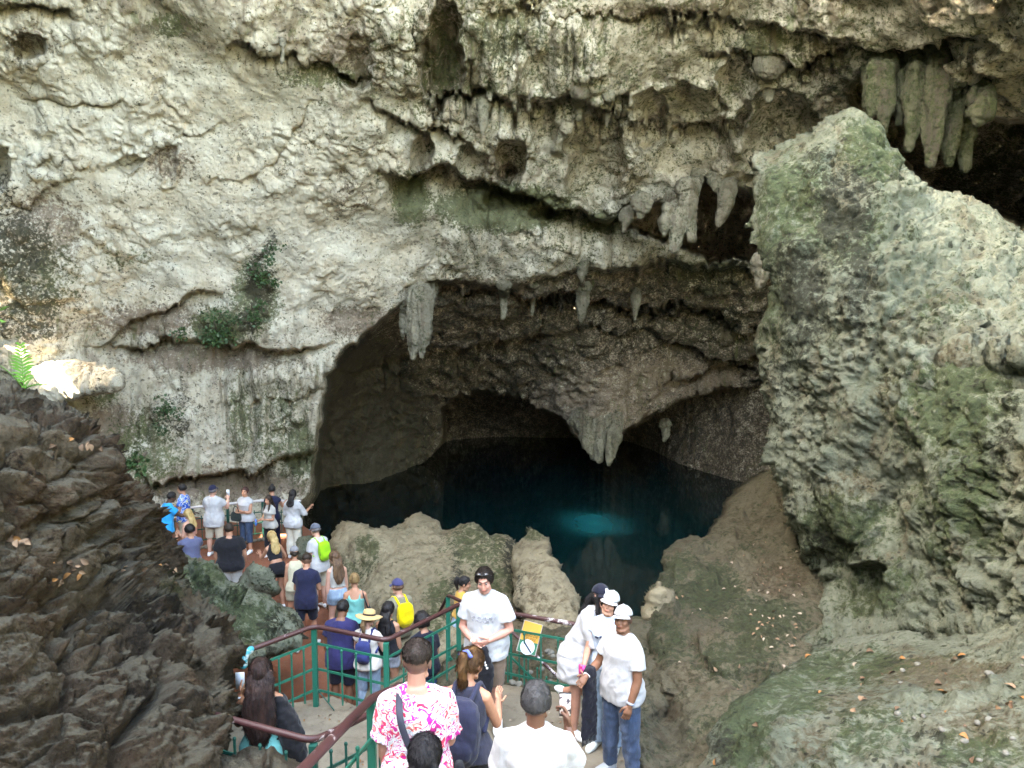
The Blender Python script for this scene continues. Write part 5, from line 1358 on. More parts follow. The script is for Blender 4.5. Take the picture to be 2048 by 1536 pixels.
BLKW = person('woman with long black hair in a sleeveless black top and grey shorts', 1.66, (778, 1203), 1.9, yaw=-10, look=(-14, -10, 0), skin=TAN, fem=True, top=dict(mat=BLACK, hem=-.03, infl=.016, sleeve=0), bottom=dict(mat=cloth((0.30, 0.33, 0.38), kind='denim'), leg=.45, infl=.018), hair=dict(kind='long', c=HBLK, len=.42), vox=.013, group=G_PATH)
YELM = person('man in a purple blue cap and olive shirt with a yellow backpack', 1.72, (793, 1156), 1.9, yaw=38, look=(14, -8, 0), skin=PALE, top=dict(mat=cloth((0.20, 0.19, 0.13)), hem=-.12, infl=.02), bottom=dict(mat=cloth((0.09, 0.075, 0.05)), leg=1.9, infl=.02), hair=dict(kind='short', c=HBR), cap=dict(mat=cloth((0.05, 0.05, 0.13))), vox=.014, group=G_PATH)
person('person with curly black hair and a dark T-shirt beside the fence', 1.68, (842, 1226), 1.9, yaw=30, lean=10, look=(0, -20, 0), skin=TAN, top=dict(mat=DKNAVY, hem=-.08, infl=.02), bottom=dict(mat=MDENIM, leg=1.9), hair=dict(kind='curly', c=HBLK), aL=((.3, .3, -1), (-.2, .3, -1)), vox=.013, group=G_PATH)
person('woman in a mustard top and light jeans with a black ponytail behind the corner post', 1.66, (933, 1153), 1.9, yaw=-70, lean=4, look=(-18, -16, 0), skin=TAN, fem=True, top=dict(mat=MUSTARD, hem=.08, infl=.018, sleeve=.3), bottom=dict(mat=LDENIM, leg=1.9, infl=.016, waist=.12), hair=dict(kind='pony', c=HBLK, len=.20, at=(0, -.095, .05)), aR=BENT, aL=BENT, vox=.014, group=G_PATH)
# -- landing
TMAN = person('man in a printed white T-shirt, sunglasses on his head, holding a black jacket', 1.81, (966, 1140), LAND_Z, yaw=168, lean=3, look=(6, -15, 4), skin=(0.50, 0.25, 0.185), w=1.10, belly=1.12, top=dict(mat=WHITE, hem=-.15, infl=.028, amp=.009, sleeve=.66, cuff=.012), bottom=dict(mat=cloth((0.17, 0.115, 0.08)), leg=.95, infl=.024),
              hair=dict(kind='short', c=HDK, beard=.16, t=.55), aR=((.26, .12, -1), (-.72, .62, -.42)), aL=((.34, .10, -1), (-.78, .60, -.28)), hR=(60, (.2, .3, .8)), hL=(60, (.2, .3, .8)), face=True, vox=MID, group=G_NEAR, lR=((.07, .03, -1), (.02, -.05, -1)), lL=((.06, .12, -1), (.02, -.16, -1)))
LONGH = person('woman with very long dark hair and teal top standing on the landing by the outcrop', 1.63, (520, 1316), LAND_Z, yaw=6, look=(14, -12, 0), skin=BRONZE, fem=True, top=dict(mat=TEAL, hem=-.06, infl=.014, sleeve=0), bottom=dict(mat=BLACK, leg=.45, infl=.02), hair=dict(kind='long', c=(0.016, 0.007, 0.006), c2=(0.060, 0.026, 0.018), len=.60, w=1.42),
               aL=((.30, .30, -.9), (.05, .55, .85)), aR=((.22, -.05, -1), (.0, .15, -1)), hL=(10, (-.2, .0, 1), .6), vox=.010, group=G_NEAR)
CAPM = person('man in a white cap and white T-shirt with jeans smiling at the right of three', 1.72, (1246, 1209), LAND_Z, yaw=128, lean=1, side=-3, look=(22, 12, 6), skin=BROWN, w=1.08, belly=1.15, top=dict(mat=WHITE, hem=-.13, infl=.026, amp=.008, sleeve=.62), bottom=dict(mat=DENIM, leg=1.97, infl=.022, amp=.008), hair=dict(kind='fade', c=HBLK),
              cap=dict(mat=WHITE), shoes=(0.32, 0.34, 0.36), aL=((.16, .06, -1), (-.06, .40, -1)), aR=((.3, .28, -.9), (-.2, .85, -.25)), hL=(40, (-.5, .7, 0)), face=True, vox=MID, group=G_NEAR, lR=((.08, .06, -1), (.03, -.05, -1)), lL=((.08, .0, -1), (.03, -.08, -1)))
MIDW = person('woman in white cap, pale blue printed top and light jeans, middle of three', 1.68, (1226, 1181), LAND_Z, yaw=150, look=(8, 8, -12), skin=(0.46, 0.25, 0.17), fem=True, top=dict(mat=cloth((0.46, 0.56, 0.68)), hem=-.02, infl=.014, sleeve=.3), bottom=dict(mat=LDENIM, leg=1.97, infl=.020, flare=.012), hair=dict(kind='long', c=HDK, len=.30, front=False),
              cap=dict(mat=WHITE), shoes=(0.60, 0.63, 0.60), face=True, vox=MID, group=G_NEAR, aR=((.2, .2, -1), (-.2, .8, -.3)), aL=((.25, -.1, -1), (.0, .1, -1)))
BLKC = person('woman in a black cap and long white shirt with one foot raised on the fence', 1.70, (1204, 1167), LAND_Z, yaw=-122, lean=24, side=-12, look=(-22, 2, -6), skin=(0.45, 0.235, 0.165), fem=True, top=dict(mat=WHITE, hem=-.26, infl=.034, sleeve=1.05, amp=.012, flare=.10), bottom=dict(mat=WHITE, leg=.35, infl=.016), hair=dict(kind='long', c=HBLK, len=.40, front=True),
              cap=dict(mat=DKNAVY, patch=True, brim=.06), aL=((.2, .3, -.9), (.05, .75, -.6)), aR=((.1, .35, -.9), (-.2, .8, -.4)), lL=((.05, .30, -1), (.0, -1.0, -.30)), lR=((.04, .02, -1), (.0, -.06, -1)), hL=(45, (-.3, .5, .5)), face=True, vox=MID, group=G_NEAR)
# -- on the steps
PINK = person('man in a pink, magenta and white floral shirt with short cropped hair, from behind', 1.80, (836, 1281), 4.10, yaw=4, look=(-10, -10, 0), skin=(0.40, 0.21, 0.15), w=1.04, top=dict(mat=cloth((0.8, 0.8, 0.8), 0.75, 'floral'), hem=-.16, infl=.024, amp=.010, sleeve=.75, cuff=.016), bottom=dict(mat=BLACK, leg=.95), hair=dict(kind='fade', c=(0.028, 0.017, 0.012), t=1.0), vox=NEAR, group=G_NEAR,
              aR=((.10, .22, -1), (-.1, .8, -.3)), aL=((.12, .1, -1), (.0, .4, -.9)))
PACKW = person('woman with an auburn ponytail and blue scrunchie carrying a large navy backpack', 1.68, (950, 1294), 3.75, yaw=-14, lean=2, look=(-16, -24, 0), skin=(0.43, 0.21, 0.13), fem=True, top=dict(mat=cloth((0.035, 0.035, 0.055)), hem=-.05, infl=.014, sleeve=0), bottom=dict(mat=BLACK, leg=.75, infl=.022), hair=dict(kind='pony', c=(0.095, 0.038, 0.014), c2=(0.28, 0.14, 0.05), len=.34, at=(0, -.098, .055)), vox=.010, group=G_NEAR,
               aL=((.30, .25, -.8), (.12, .95, .15)), aR=((.22, .35, -.9), (-.2, .85, .25)), hL=(30, (-.3, .4, .8)))
POLO = person('man with cropped grey hair in a white polo holding up a phone, from behind', 1.72, (1073, 1361), 4.10, yaw=-3, look=(-4, -8, 0), skin=(0.13, 0.06, 0.036), w=1.02, top=dict(mat=WHITE, hem=-.14, infl=.028, amp=.008, sleeve=.62, cuff=.010, neck=.525), bottom=dict(mat=cloth((0.05, 0.05, 0.06)), leg=1.95), hair=dict(kind='buzz', c=(0.045, 0.042, 0.042), t=1.2), vox=NEAR, group=G_NEAR,
              aR=((.30, .46, -.84), (-.20, .62, .76)), aL=((.22, .30, -1), (-.2, .8, .2)), hR=(42, (.05, .0, 1)))
person('person with smooth dark hair whose head only shows at the bottom of the photo', 1.55, (850, 1471), 4.10, yaw=0, look=(0, -8, 0), skin=TAN, fem=True, top=dict(mat=BLACK, hem=-.1, infl=.018, sleeve=.5), bottom=dict(mat=BLACK, leg=1.9), hair=dict(kind='long', c=(0.012, 0.010, 0.012), c2=(0.03, 0.025, 0.028), len=.36, t=1.1), vox=.011, group=G_NEAR)

# ------------------------------------------------------------------ bags and things they carry
backpack(LIME, cloth((0.26, 0.55, 0.02)), 'lime green backpack on the man in the grey flat cap', (.13, .07, .19), vox=.016)
backpack(YELM, cloth((0.72, 0.55, 0.01)), 'bright yellow backpack on the man in the purple blue cap', (.14, .08, .19), vox=.014)
backpack(HATW, cloth((0.03, 0.04, 0.14)), 'small navy backpack on the woman in the straw hat', (.12, .075, .17), .22, vox=.012)
backpack(PACKW, cloth((0.022, 0.024, 0.05)), 'large soft navy backpack on the woman with the auburn ponytail', (.165, .11, .25), .24, vox=.011)
# handbag on the crossed arms
B = BAGW; S = B.S; c = B.spine(.05) + B.y * .20 + B.x * .13
worn('handbag', B, [loft(c + np.outer(np.linspace(-1, 1, 6) * .11, np.array([0, 0, 1])), B.x, B.y, np.array([.13, .15, .15, .145, .14, .12]), np.array([.05, .06, .06, .055, .045, .02]), 16, 3.2)], cloth((0.02, 0.028, 0.026), 0.5), 'black handbag hanging from the crossed arms of the woman in white', 'handbag', None, .016, 0,
     [('handle', [tube([c + B.x * .08 * math.cos(a) + np.array([0, 0, .11 + .14 * math.sin(a)]) for a in np.linspace(0, np.pi, 9)], .011, 6)], cloth((0.015, 0.02, 0.02), 0.5))])
# shoulder bag of the woman in the teal top
B = P16; c = B.spine(.08) + B.x * .22
worn('shoulder_bag', B, [loft(c + np.outer(np.linspace(-1, 1, 5) * .10, np.array([0, 0, 1])), B.y, B.x, np.array([.10, .12, .12, .11, .09]), np.array([.035, .045, .045, .04, .02]), 14, 3.0)], BLACK, 'black shoulder bag of the woman in the strappy teal top', 'bag', None, .016, 0,
     [('strap', [tube([c + np.array([0, 0, .09]) - B.y * .06, B.spine(.40) + B.x * .16 - B.y * .10, B.spine(.48) + B.x * .12, B.spine(.40) + B.x * .15 + B.y * .10, c + np.array([0, 0, .09]) + B.y * .06], .012, 6)], BLACK)])
# strap of the bag worn across the floral shirt
B = PINK; S = B.S
def across(s, x, k): return B.spine(s) + B.x * x * S - B.y * k * S
_st = [B.spine(.49) - B.x * .10 * S + B.y * .09 * S, B.spine(.505) - B.x * .098 * S + B.y * .0, across(.47, -.094, .125), across(.40, -.082, .180), across(.30, -.05, .196), across(.20, -.01, .194), across(.10, .045, .194), across(.02, .11, .182), across(-.04, .18, .12), B.spine(-.06) + B.x * .21 * S]
def ribbon(pts, hw, th, nrm):
    P = np.asarray(pts); T = np.gradient(P, axis=0); T /= np.linalg.norm(T, axis=1, keepdims=True)
    W = np.asarray(nrm); W = np.broadcast_to(W, P.shape); U = np.cross(T, W); U /= np.linalg.norm(U, axis=1, keepdims=True); W = np.cross(U, T)
    return loft(P, U, W, np.full(len(P), hw), np.full(len(P), th), 8, 5.0)
def resample(pts, n):
    P = np.asarray(pts); out = []
    m = len(P)
    for t in np.linspace(0, m - 1.0001, n):
        i = int(t); f = t - i
        p0, p1, p2, p3 = P[max(i - 1, 0)], P[i], P[min(i + 1, m - 1)], P[min(i + 2, m - 1)]
        out.append(0.5 * (2 * p1 + (p2 - p0) * f + (2 * p0 - 5 * p1 + 4 * p2 - p3) * f * f + (3 * p1 - p0 - 3 * p2 + p3) * f ** 3))
    return np.array(out)
worn('crossbody_bag', B, [ribbon(resample(_st, 40), .021, .003, -B.y + 0.4 * np.array([0, 0, 1]))], cloth((0.03, 0.03, 0.045), 0.5), 'dark bag strap across the back of the floral shirt', 'bag', None, None, 0,
     [('pouch', [loft(B.spine(-.12) + B.x * .25 * S + B.y * .05 + np.outer(np.linspace(-1, 1, 5) * .09, np.array([0, 0, 1])), B.y, B.x, np.array([.09, .11, .11, .11, .09]), np.array([.03, .04, .04, .04, .03]), 14, 3.0)], BLACK)])
# scrunchie
B = PACKW; S = B.S
_c = B.hc + (B.H[1] * -.112 + B.H[2] * .058) * S
_v = [_c + (B.H[0] * math.cos(a) + B.H[2] * math.sin(a)) * .028 * S for a in np.linspace(0, 2 * np.pi, 14)]
worn('scrunchie', B, [tube(_v, np.array([.012 + .005 * (i % 2) for i in range(14)]) * S, 8)] + [ell(_c + B.H[0] * .04 * sg * S - B.H[1] * .015 * S, np.array([.026, .012, .018]) * S) for sg in (-1, 1)], cloth((0.12, 0.16, 0.48), 0.6), 'blue scrunchie round the auburn ponytail', 'hair tie')
# sunglasses pushed up on the head
B = TMAN; S = B.S
hx, hy, hz = B.H; hp = lambda p: B.hc + (hx * p[0] + hy * p[1] + hz * p[2]) * S
_len = []
for sg in (1, -1):
    _len.append(ell(hp((sg * .036, .066, .112)), np.array([.025, .006, .015]) * S, np.stack([hx, vn(hy * .75 + hz * .65), vn(hz * .75 - hy * .65)], 1)))
worn('sunglasses', B, _len, plain('dark_lens', (0.01, 0.01, 0.012), 0.06, 0, 0.8), 'dark sunglasses pushed up on the hair of the man in the printed T-shirt', 'sunglasses', None, None, 0,
     [('frame', [tube([hp((.07, -.03, .05)), hp((.083, .03, .075)), hp((.066, .068, .112)), hp((0, .082, .116)), hp((-.066, .068, .112)), hp((-.083, .03, .075)), hp((-.07, -.03, .05))], .0045 * S, 6)], plain('black_frame', (0.01, 0.01, 0.01), 0.3))])
# the black jacket he is folding
Z3 = np.array([0, 0, 1.0])
B = TMAN; S = B.S
h1, h2 = B.__dict__['hand1'], B.__dict__['hand-1']
m = (h1 + h2) / 2 + B.y * .03
_n = 9; _t = np.linspace(0, 1, _n)
_C = np.array([m + B.x * (.02 * math.sin(3 * q)) + B.y * (.03 * q) - Z3 * .52 * q for q in _t])
_jk = [loft(_C, B.x, B.y, np.interp(_t, [0, .15, .5, 1], [.05, .10, .15, .13]), np.interp(_t, [0, .3, 1], [.03, .06, .05]), 18, 2.2),
       tube([m + B.x * .06, m + B.x * .12 - Z3 * .15, m + B.x * .15 - Z3 * .36], [.03, .05, .04], 10), tube([m - B.x * .05, m - B.x * .10 - Z3 * .2, m - B.x * .10 - Z3 * .44], [.03, .05, .035], 10)]
_be = []
for sg in (1, -1):
    for q in np.linspace(0, 1, 7):
        _be.append(ell(m + B.x * sg * (.02 + .075 * q) + B.y * (.055 + .01 * (q > .3)) - Z3 * (.0 + .17 * q), (.013, .013, .013), None, 8, 6))
worn('jacket', B, _jk, cloth((0.008, 0.008, 0.011)), 'black jacket with white beaded trim held by the man in the printed T-shirt', 'jacket', None, .011, .010, [('trim', _be, plain('white_bead', (0.7, 0.7, 0.68), 0.4))])
# black jacket slung over the arm of the long haired woman
B = LONGH; S = B.S
sj, e_, wr_ = B.arms[1][:3]
_C = np.array([sj + Z3 * .03, sj + (e_ - sj) * .5 + B.x * .02, e_ + B.x * .035, e_ + B.x * .06 - Z3 * .12, e_ + B.x * .09 - Z3 * .24, e_ + B.x * .12 - Z3 * .33])
worn('jacket', B, [loft(_C, B.x, B.y, np.array([.05, .085, .10, .10, .08, .03]), np.array([.06, .09, .10, .11, .09, .04]), 16, 2.2)], cloth((0.008, 0.008, 0.010)), 'black jacket hanging over the right arm of the long haired woman', 'jacket', None, .012, .010)
# shawl over the arm of the woman in the middle of the three
B = CAPM
_a = B.arms[1][2] + (B.arms[1][1] - B.arms[1][2]) * .35
_C = np.array([_a + Z3 * .05, _a - Z3 * .05, _a - Z3 * .25, _a - Z3 * .45, _a - Z3 * .66])
_fr = [tube([_a - Z3 * .63 + B.y * x, _a - Z3 * .72 + B.y * x * 1.08], .006, 5) for x in np.linspace(-.085, .085, 11)]
worn('shawl', B, [loft(_C, B.y, B.x, np.array([.05, .07, .085, .095, .10]), np.array([.05, .05, .035, .028, .022]), 16, 2.2)], cloth((0.010, 0.010, 0.016)), 'black fringed shawl hanging beside the man in the white cap and jeans', 'shawl', None, .011, .010, [('fringe', _fr, BLACK)])
# phones, bottle, wristbands
def phone(B, sgn, label, body, scr, up=.03, fw=None, hh=.075, name='phone'):
    h = B.__dict__['hand%d' % sgn]; fw = -B.y if fw is None else fw
    z = Z3 if abs(fw[2]) < .9 else B.y
    M = np.stack([vn(np.cross(z, -fw)), vn(-fw), z], 1)
    c = h + Z3 * up - fw * .0
    V, F = box((0, 0, 0), (.037, .0045, hh)); V2, F2 = box((0, -.0052, 0), (.034, .0008, hh - .006))
    return worn(name, B, [(V @ M.T + c, F)], plain('phone_case', body, 0.35), label, 'phone', None, None, 0, [('screen', [(V2 @ M.T + c, F2)], scr)])
_ts = NT('phone_screen'); _P = _ts.objco()
_cc = _ts.ramp(_ts.noise(_P, 42.0, 3, 0.6), [(0, (0.05, 0.045, 0.06)), (0.44, (0.2, 0.17, 0.18)), (0.5, (0.75, 0.7, 0.72))], 'CONSTANT')
_ts.out(_cc, 0.15); _ts.l(_cc, _ts.b.inputs['Emission Color']); _ts.b.inputs['Emission Strength'].default_value = 0.02
phone(POLO, 1, 'phone with a bright screen held up by the man in the white polo', (0.02, 0.02, 0.02), _ts.m, .05)
phone(PH1, 1, 'white phone held up by the man in the navy cap at the far rail', (0.75, 0.75, 0.75), plain('pale_screen', (0.6, 0.65, 0.7), 0.3), .06)
phone(LONGH, -1, 'white phone in the raised left hand of the long haired woman', (0.75, 0.75, 0.75), plain('pale_screen', (0.6, 0.65, 0.7), 0.3), .03)
phone(MIDW, 1, 'pink phone held in front of the woman in the middle of the three', (0.62, 0.03, 0.22), plain('pink_case', (0.62, 0.03, 0.22), 0.3), .0)
B = GIRL; h = B.__dict__['hand1']
worn('bottle', B, [tube([h - Z3 * .06, h + Z3 * .03, h + Z3 * .05, h + Z3 * .07], [.03, .03, .02, .012], 12)], plain('blue_plastic', (0.05, 0.16, 0.45), 0.2), 'small blue drink bottle in the hand of the girl with the fringe', 'bottle')
def band(B, sgn, c, name='wristband', t=.1):
    sj, e, wr, u, f = B.arms[sgn]
    p = wr - f * .035 * B.S
    V, F = tube([p - f * .010, p + f * .010], [.037 * B.S * B.w ** .6, .036 * B.S * B.w ** .6], 14, rnd=False)
    mesh_obj(name, V, F, plain('band', c, 0.5), B.root)
for b_, s_, c_ in ((CAPM, 1, (0.75, 0.75, 0.75)), (CAPM, -1, (0.30, 0.34, 0.42)), (BLKC, -1, (0.75, 0.75, 0.75)), (TMAN, 1, (0.7, 0.62, 0.55)), (LONGH, -1, (0.5, 0.55, 0.6))): band(b_, s_, c_)
# prints on two shirts
def chest(B, x, s, infl):
    S = B.S; t = B.tors
    hw = np.interp(s, t[:, 0], t[:, 1]) * B.w * S + infl; hd_ = np.interp(s, t[:, 0], t[:, 2]) * B.w * S + infl; yo = np.interp(s, t[:, 0], t[:, 3]) * S
    y = yo + hd_ * max(0.0, 1 - abs(x * S / hw) ** 2.35) ** (1 / 2.35)
    return B.spine(s) + B.x * x * S + B.y * (y + .012)
def strokes(B, rows, infl, mat):
    prims = []
    for (x, s, w_, h_, sl) in rows:
        pts = [(x - w_, s - h_), (x + w_, s - h_), (x + w_ + sl, s + h_), (x - w_ + sl, s + h_)]
        V = [chest(B, px_, ps_, infl) - B.y * k for k in (0, .02) for px_, ps_ in pts]
        prims.append((np.array(V), [(0, 1, 2, 3), (7, 6, 5, 4), (0, 4, 5, 1), (1, 5, 6, 2), (2, 6, 7, 3), (3, 7, 4, 0)]))
    V, F = join(prims); mesh_obj('print', V, F, mat, B.root, smooth=False)
_rs = np.random.default_rng(5); _rows = []
for s_, n_, x0 in ((.31, 9, -.125), (.275, 8, -.10)):
    for i in range(n_):
        x = x0 + i * .028; _rows.append((x, s_, .0030, .0105, .008 if i % 2 else -.008))
        if i % 3: _rows.append((x + .010, s_ + (.008 if i % 2 else -.008), .007, .0022, 0))
strokes(TMAN, _rows, .030, cloth((0.30, 0.30, 0.34)))
strokes(MIDW, [(-.07, .33, .006, .022, 0), (-.055, .35, .014, .005, 0), (-.055, .31, .014, .005, 0), (.0, .33, .006, .022, .01), (.015, .345, .012, .005, 0), (.06, .33, .02, .008, 0)], .016, cloth((0.02, 0.025, 0.05)))
run_jobs()
# ------------------------------------------------------------------ railings
def paint_metal(name, c, worn_c, amt, scale=6.0, rough=0.45):
    t = NT(name); P = t.objco()
    n = t.noise(t.scaled(P, (1, 1, 1)), scale, 8, 0.72, 0.5)
    col = t.mix(t.step(n, amt, amt + 0.06), c, worn_c)
    col = t.mix(t.math('MULTIPLY', t.noise(P, 30.0, 4), 0.35), col, tuple(0.5 * x for x in c))
    return t.out(col, rough, t.bump(n, 0.3, 0.004), 0.4)
M_RAIL = paint_metal('maroon_rail_paint', (0.055, 0.019, 0.018), (0.36, 0.29, 0.28), 0.60)
M_RAILW = paint_metal('worn_maroon_rail_paint', (0.055, 0.019, 0.018), (0.58, 0.52, 0.52), 0.50)
M_RAILP = paint_metal('pale_rail_paint', (0.55, 0.50, 0.48), (0.35, 0.25, 0.22), 0.62)
M_GREEN = paint_metal('green_rail_paint', (0.010, 0.135, 0.088), (0.10, 0.20, 0.15), 0.64)
M_GREEND = paint_metal('dark_green_rail_paint', (0.008, 0.075, 0.055), (0.05, 0.10, 0.08), 0.66)
def put(name, prims, mat, parent, base, smooth=True):
    V, F = join(prims)
    return mesh_obj(name, V - np.asarray(base), F, mat, parent, smooth)
def railing(name, pts, label, pipe=.027, rail_mat=None, zb=None, posts=(), rails=(.20, .45, .75), n_bars=(), bar_h=.62, post_w=.028, group=None, mat=None, tips=True, bend=.10, rail=True, dip=None, bar0=.10):
    """pts: list of top points (3-D, rail centre); zb: base height at each point; posts: point indices; n_bars: bars per span"""
    pts = [np.asarray(p, float) for p in pts]; mat = mat or M_GREEN
    zb = [zb] * len(pts) if np.isscalar(zb) else zb
    base = np.array([pts[0][0], pts[0][1], zb[0]])
    e = empty(name, base, 0, label, 'railing', group)
    if rail:
        # rounded corners
        C = [pts[0]]
        for a, b, c in zip(pts, pts[1:], pts[2:]):
            u, v = vn(a - b), vn(c - b)
            for t in np.linspace(0, 1, 6):
                C.append((1 - t) ** 2 * (b + u * bend) + 2 * t * (1 - t) * b + t * t * (b + v * bend))
        C.append(pts[-1])
        put('handrail', [tube(C, pipe, 12, rnd=True)], rail_mat or M_RAIL, e, base)
    for i in posts:
        p = pts[i]; h = p[2] - zb[i]
        put('post', [box((p[0], p[1], zb[i] + h / 2 - .015), (post_w, post_w, h / 2 - .012))], mat, e, base, False)
    for i, (a, b) in enumerate(zip(pts, pts[1:])):
        A = np.array([a[0], a[1], zb[i]]); Bq = np.array([b[0], b[1], zb[i + 1]])
        d = vn(Bq - A); L = np.linalg.norm(Bq - A)
        if i < len(n_bars) and n_bars[i] is None: continue
        nb = n_bars[i] if i < len(n_bars) else 4
        side = vn(np.cross(d, [0, 0, 1])); upv = np.cross(side, d)
        for r in rails:
            c = (A + Bq) / 2 + np.array([0, 0, r])
            V, F = box((0, 0, 0), (L / 2 - post_w, .007, .013), np.stack([d, side, upv], 1))
            put('crossbar', [(V + c, F)], mat, e, base, False)
        for k in range(nb):
            q = A + (Bq - A) * (k + 1) / (nb + 1)
            c = q + side * .018
            pr = [box((c[0], c[1], c[2] + bar0 + bar_h / 2), (.0085, .0085, bar_h / 2))]
            if tips: pr.append(ell((c[0], c[1], c[2] + bar0 + bar_h + .012), (.016, .016, .02), None, 8, 6))
            put('bar', pr, mat, e, base, False)
    return e
RZ = LAND_Z + 0.95
g_l = 'green railings with maroon handrails round the landing'
A0 = at_Z(502, 1299, RZ); A1 = at_Z(628, 1252, RZ); A2 = at_Z(772, 1281, RZ); A3 = at_Z(917, 1209, RZ); A4 = at_Z(1152, 1249, RZ); A5 = at_Z(1222, 1256, RZ)
railing('railing', [A0, A1, A2, A3], 'green zigzag railing with a maroon handrail along the back of the landing', zb=LAND_Z, posts=(1, 2, 3), n_bars=(4, 4, 4), group=g_l)
railing('railing', [A3 + [.03, 0, 0], A4, A5], 'green railing with a worn white flaked maroon handrail behind the man in the printed T-shirt', rail_mat=M_RAILW, zb=LAND_Z, posts=(1,), n_bars=(6, 1), group=g_l)
# bright blue sleeve at the broken end of the rail
_e = empty('rail_end_sleeve', A0, 0, 'turquoise and white sleeve on the free end of the maroon handrail', 'pipe sleeve')
_d = vn(A0 - A1)
put('sleeve', [tube([A0 + _d * .0, A0 + _d * .05 - [0, 0, .02], A0 + _d * .08 - [0, 0, .07], A0 + _d * .09 - [0, 0, .14]], [.036, .038, .036, .04], 12)], paint_metal('turquoise_paint', (0.02, 0.30, 0.36), (0.6, 0.62, 0.6), 0.52), _e, A0)
# lower left railing in front of the long haired woman
B0 = at_Y(420, 1428, 5.75); B1 = at_Y(626, 1482, 5.55); B2 = at_Y(716, 1440, 6.0); B3 = at_Y(790, 1400, 6.5)
railing('railing', [B0, B1, B2, B3], 'dark railing with a maroon handrail in front of the long haired woman', zb=[p[2] - 1.0 for p in (B0, B1, B2, B3)], posts=(1,), n_bars=(3, 2, 1), mat=M_GREEND, group=g_l, rails=(.35, .72), bar_h=.75)
# stair handrail close to the camera
S0 = at_Y(560, 1585, 3.55); S1 = at_Y(742, 1398, 5.25); S2 = at_Y(800, 1372, 5.9)
railing('railing', [S0, S1, S2], 'thick maroon stair handrail rising past the floral shirt', pipe=.031, zb=[S0[2] - .95, S1[2] - .95, S2[2] - 1.0], posts=(1, 2), n_bars=(3, 1), group=g_l, rails=(.25, .66), bar_h=.62)
# stair railing going down behind the fence
D0 = at_Y(896, 1190, 10.6); D1 = at_Y(925, 1204, 10.2)
railing('railing', [at_Y(880, 1222, 10.9), D0, D1, at_Y(960, 1235, 10.0)], 'thin maroon rail with green bars of the stairs behind the corner post', pipe=.024, zb=PATH_Z + .4, posts=(1,), n_bars=(None, 1, 1), group='rails of the lower stairs')
E0 = at_Y(1022, 1262, 9.75); E1 = at_Y(1150, 1388, 9.35)
railing('railing', [E0, E1], 'flaked brown and white stair rail running down behind the landing fence', pipe=.020, rail_mat=M_RAILW, zb=[E0[2] - .8, E1[2] - .8], posts=(0, 1), n_bars=(6,), bar_h=.55, rails=(.15, .45), mat=M_GREEN, group='rails of the lower stairs', post_w=.016)
# far railing
FZ = PATH_Z + .98
f0 = at_Z(330, 1022, FZ); f1 = at_Z(384, 1015, FZ); f2 = at_Z(455, 1008, FZ); f3 = at_Z(525, 1001, FZ); f4 = at_Z(600, 1002, FZ)
railing('railing', [f0, f1, f2, f3, f4], 'green railing with a pale top rail at the far end of the path', pipe=.034, rail_mat=M_RAILP, zb=PATH_Z, posts=(1, 2, 3, 4), n_bars=(2, 3, 3, 3), rails=(.12, .40, .68), mat=M_GREEND)
# thin brace of the landing post
_a = np.array([A1[0], A1[1], LAND_Z + .22]); _b = at_Z(668, 1420, LAND_Z + .01)
_e = empty('brace_rod', _b, 0, 'thin dark rod bracing the green post on the landing', 'rod')
put('rod', [tube([_a, _b], .008, 6)], M_GREEND, _e, _b)

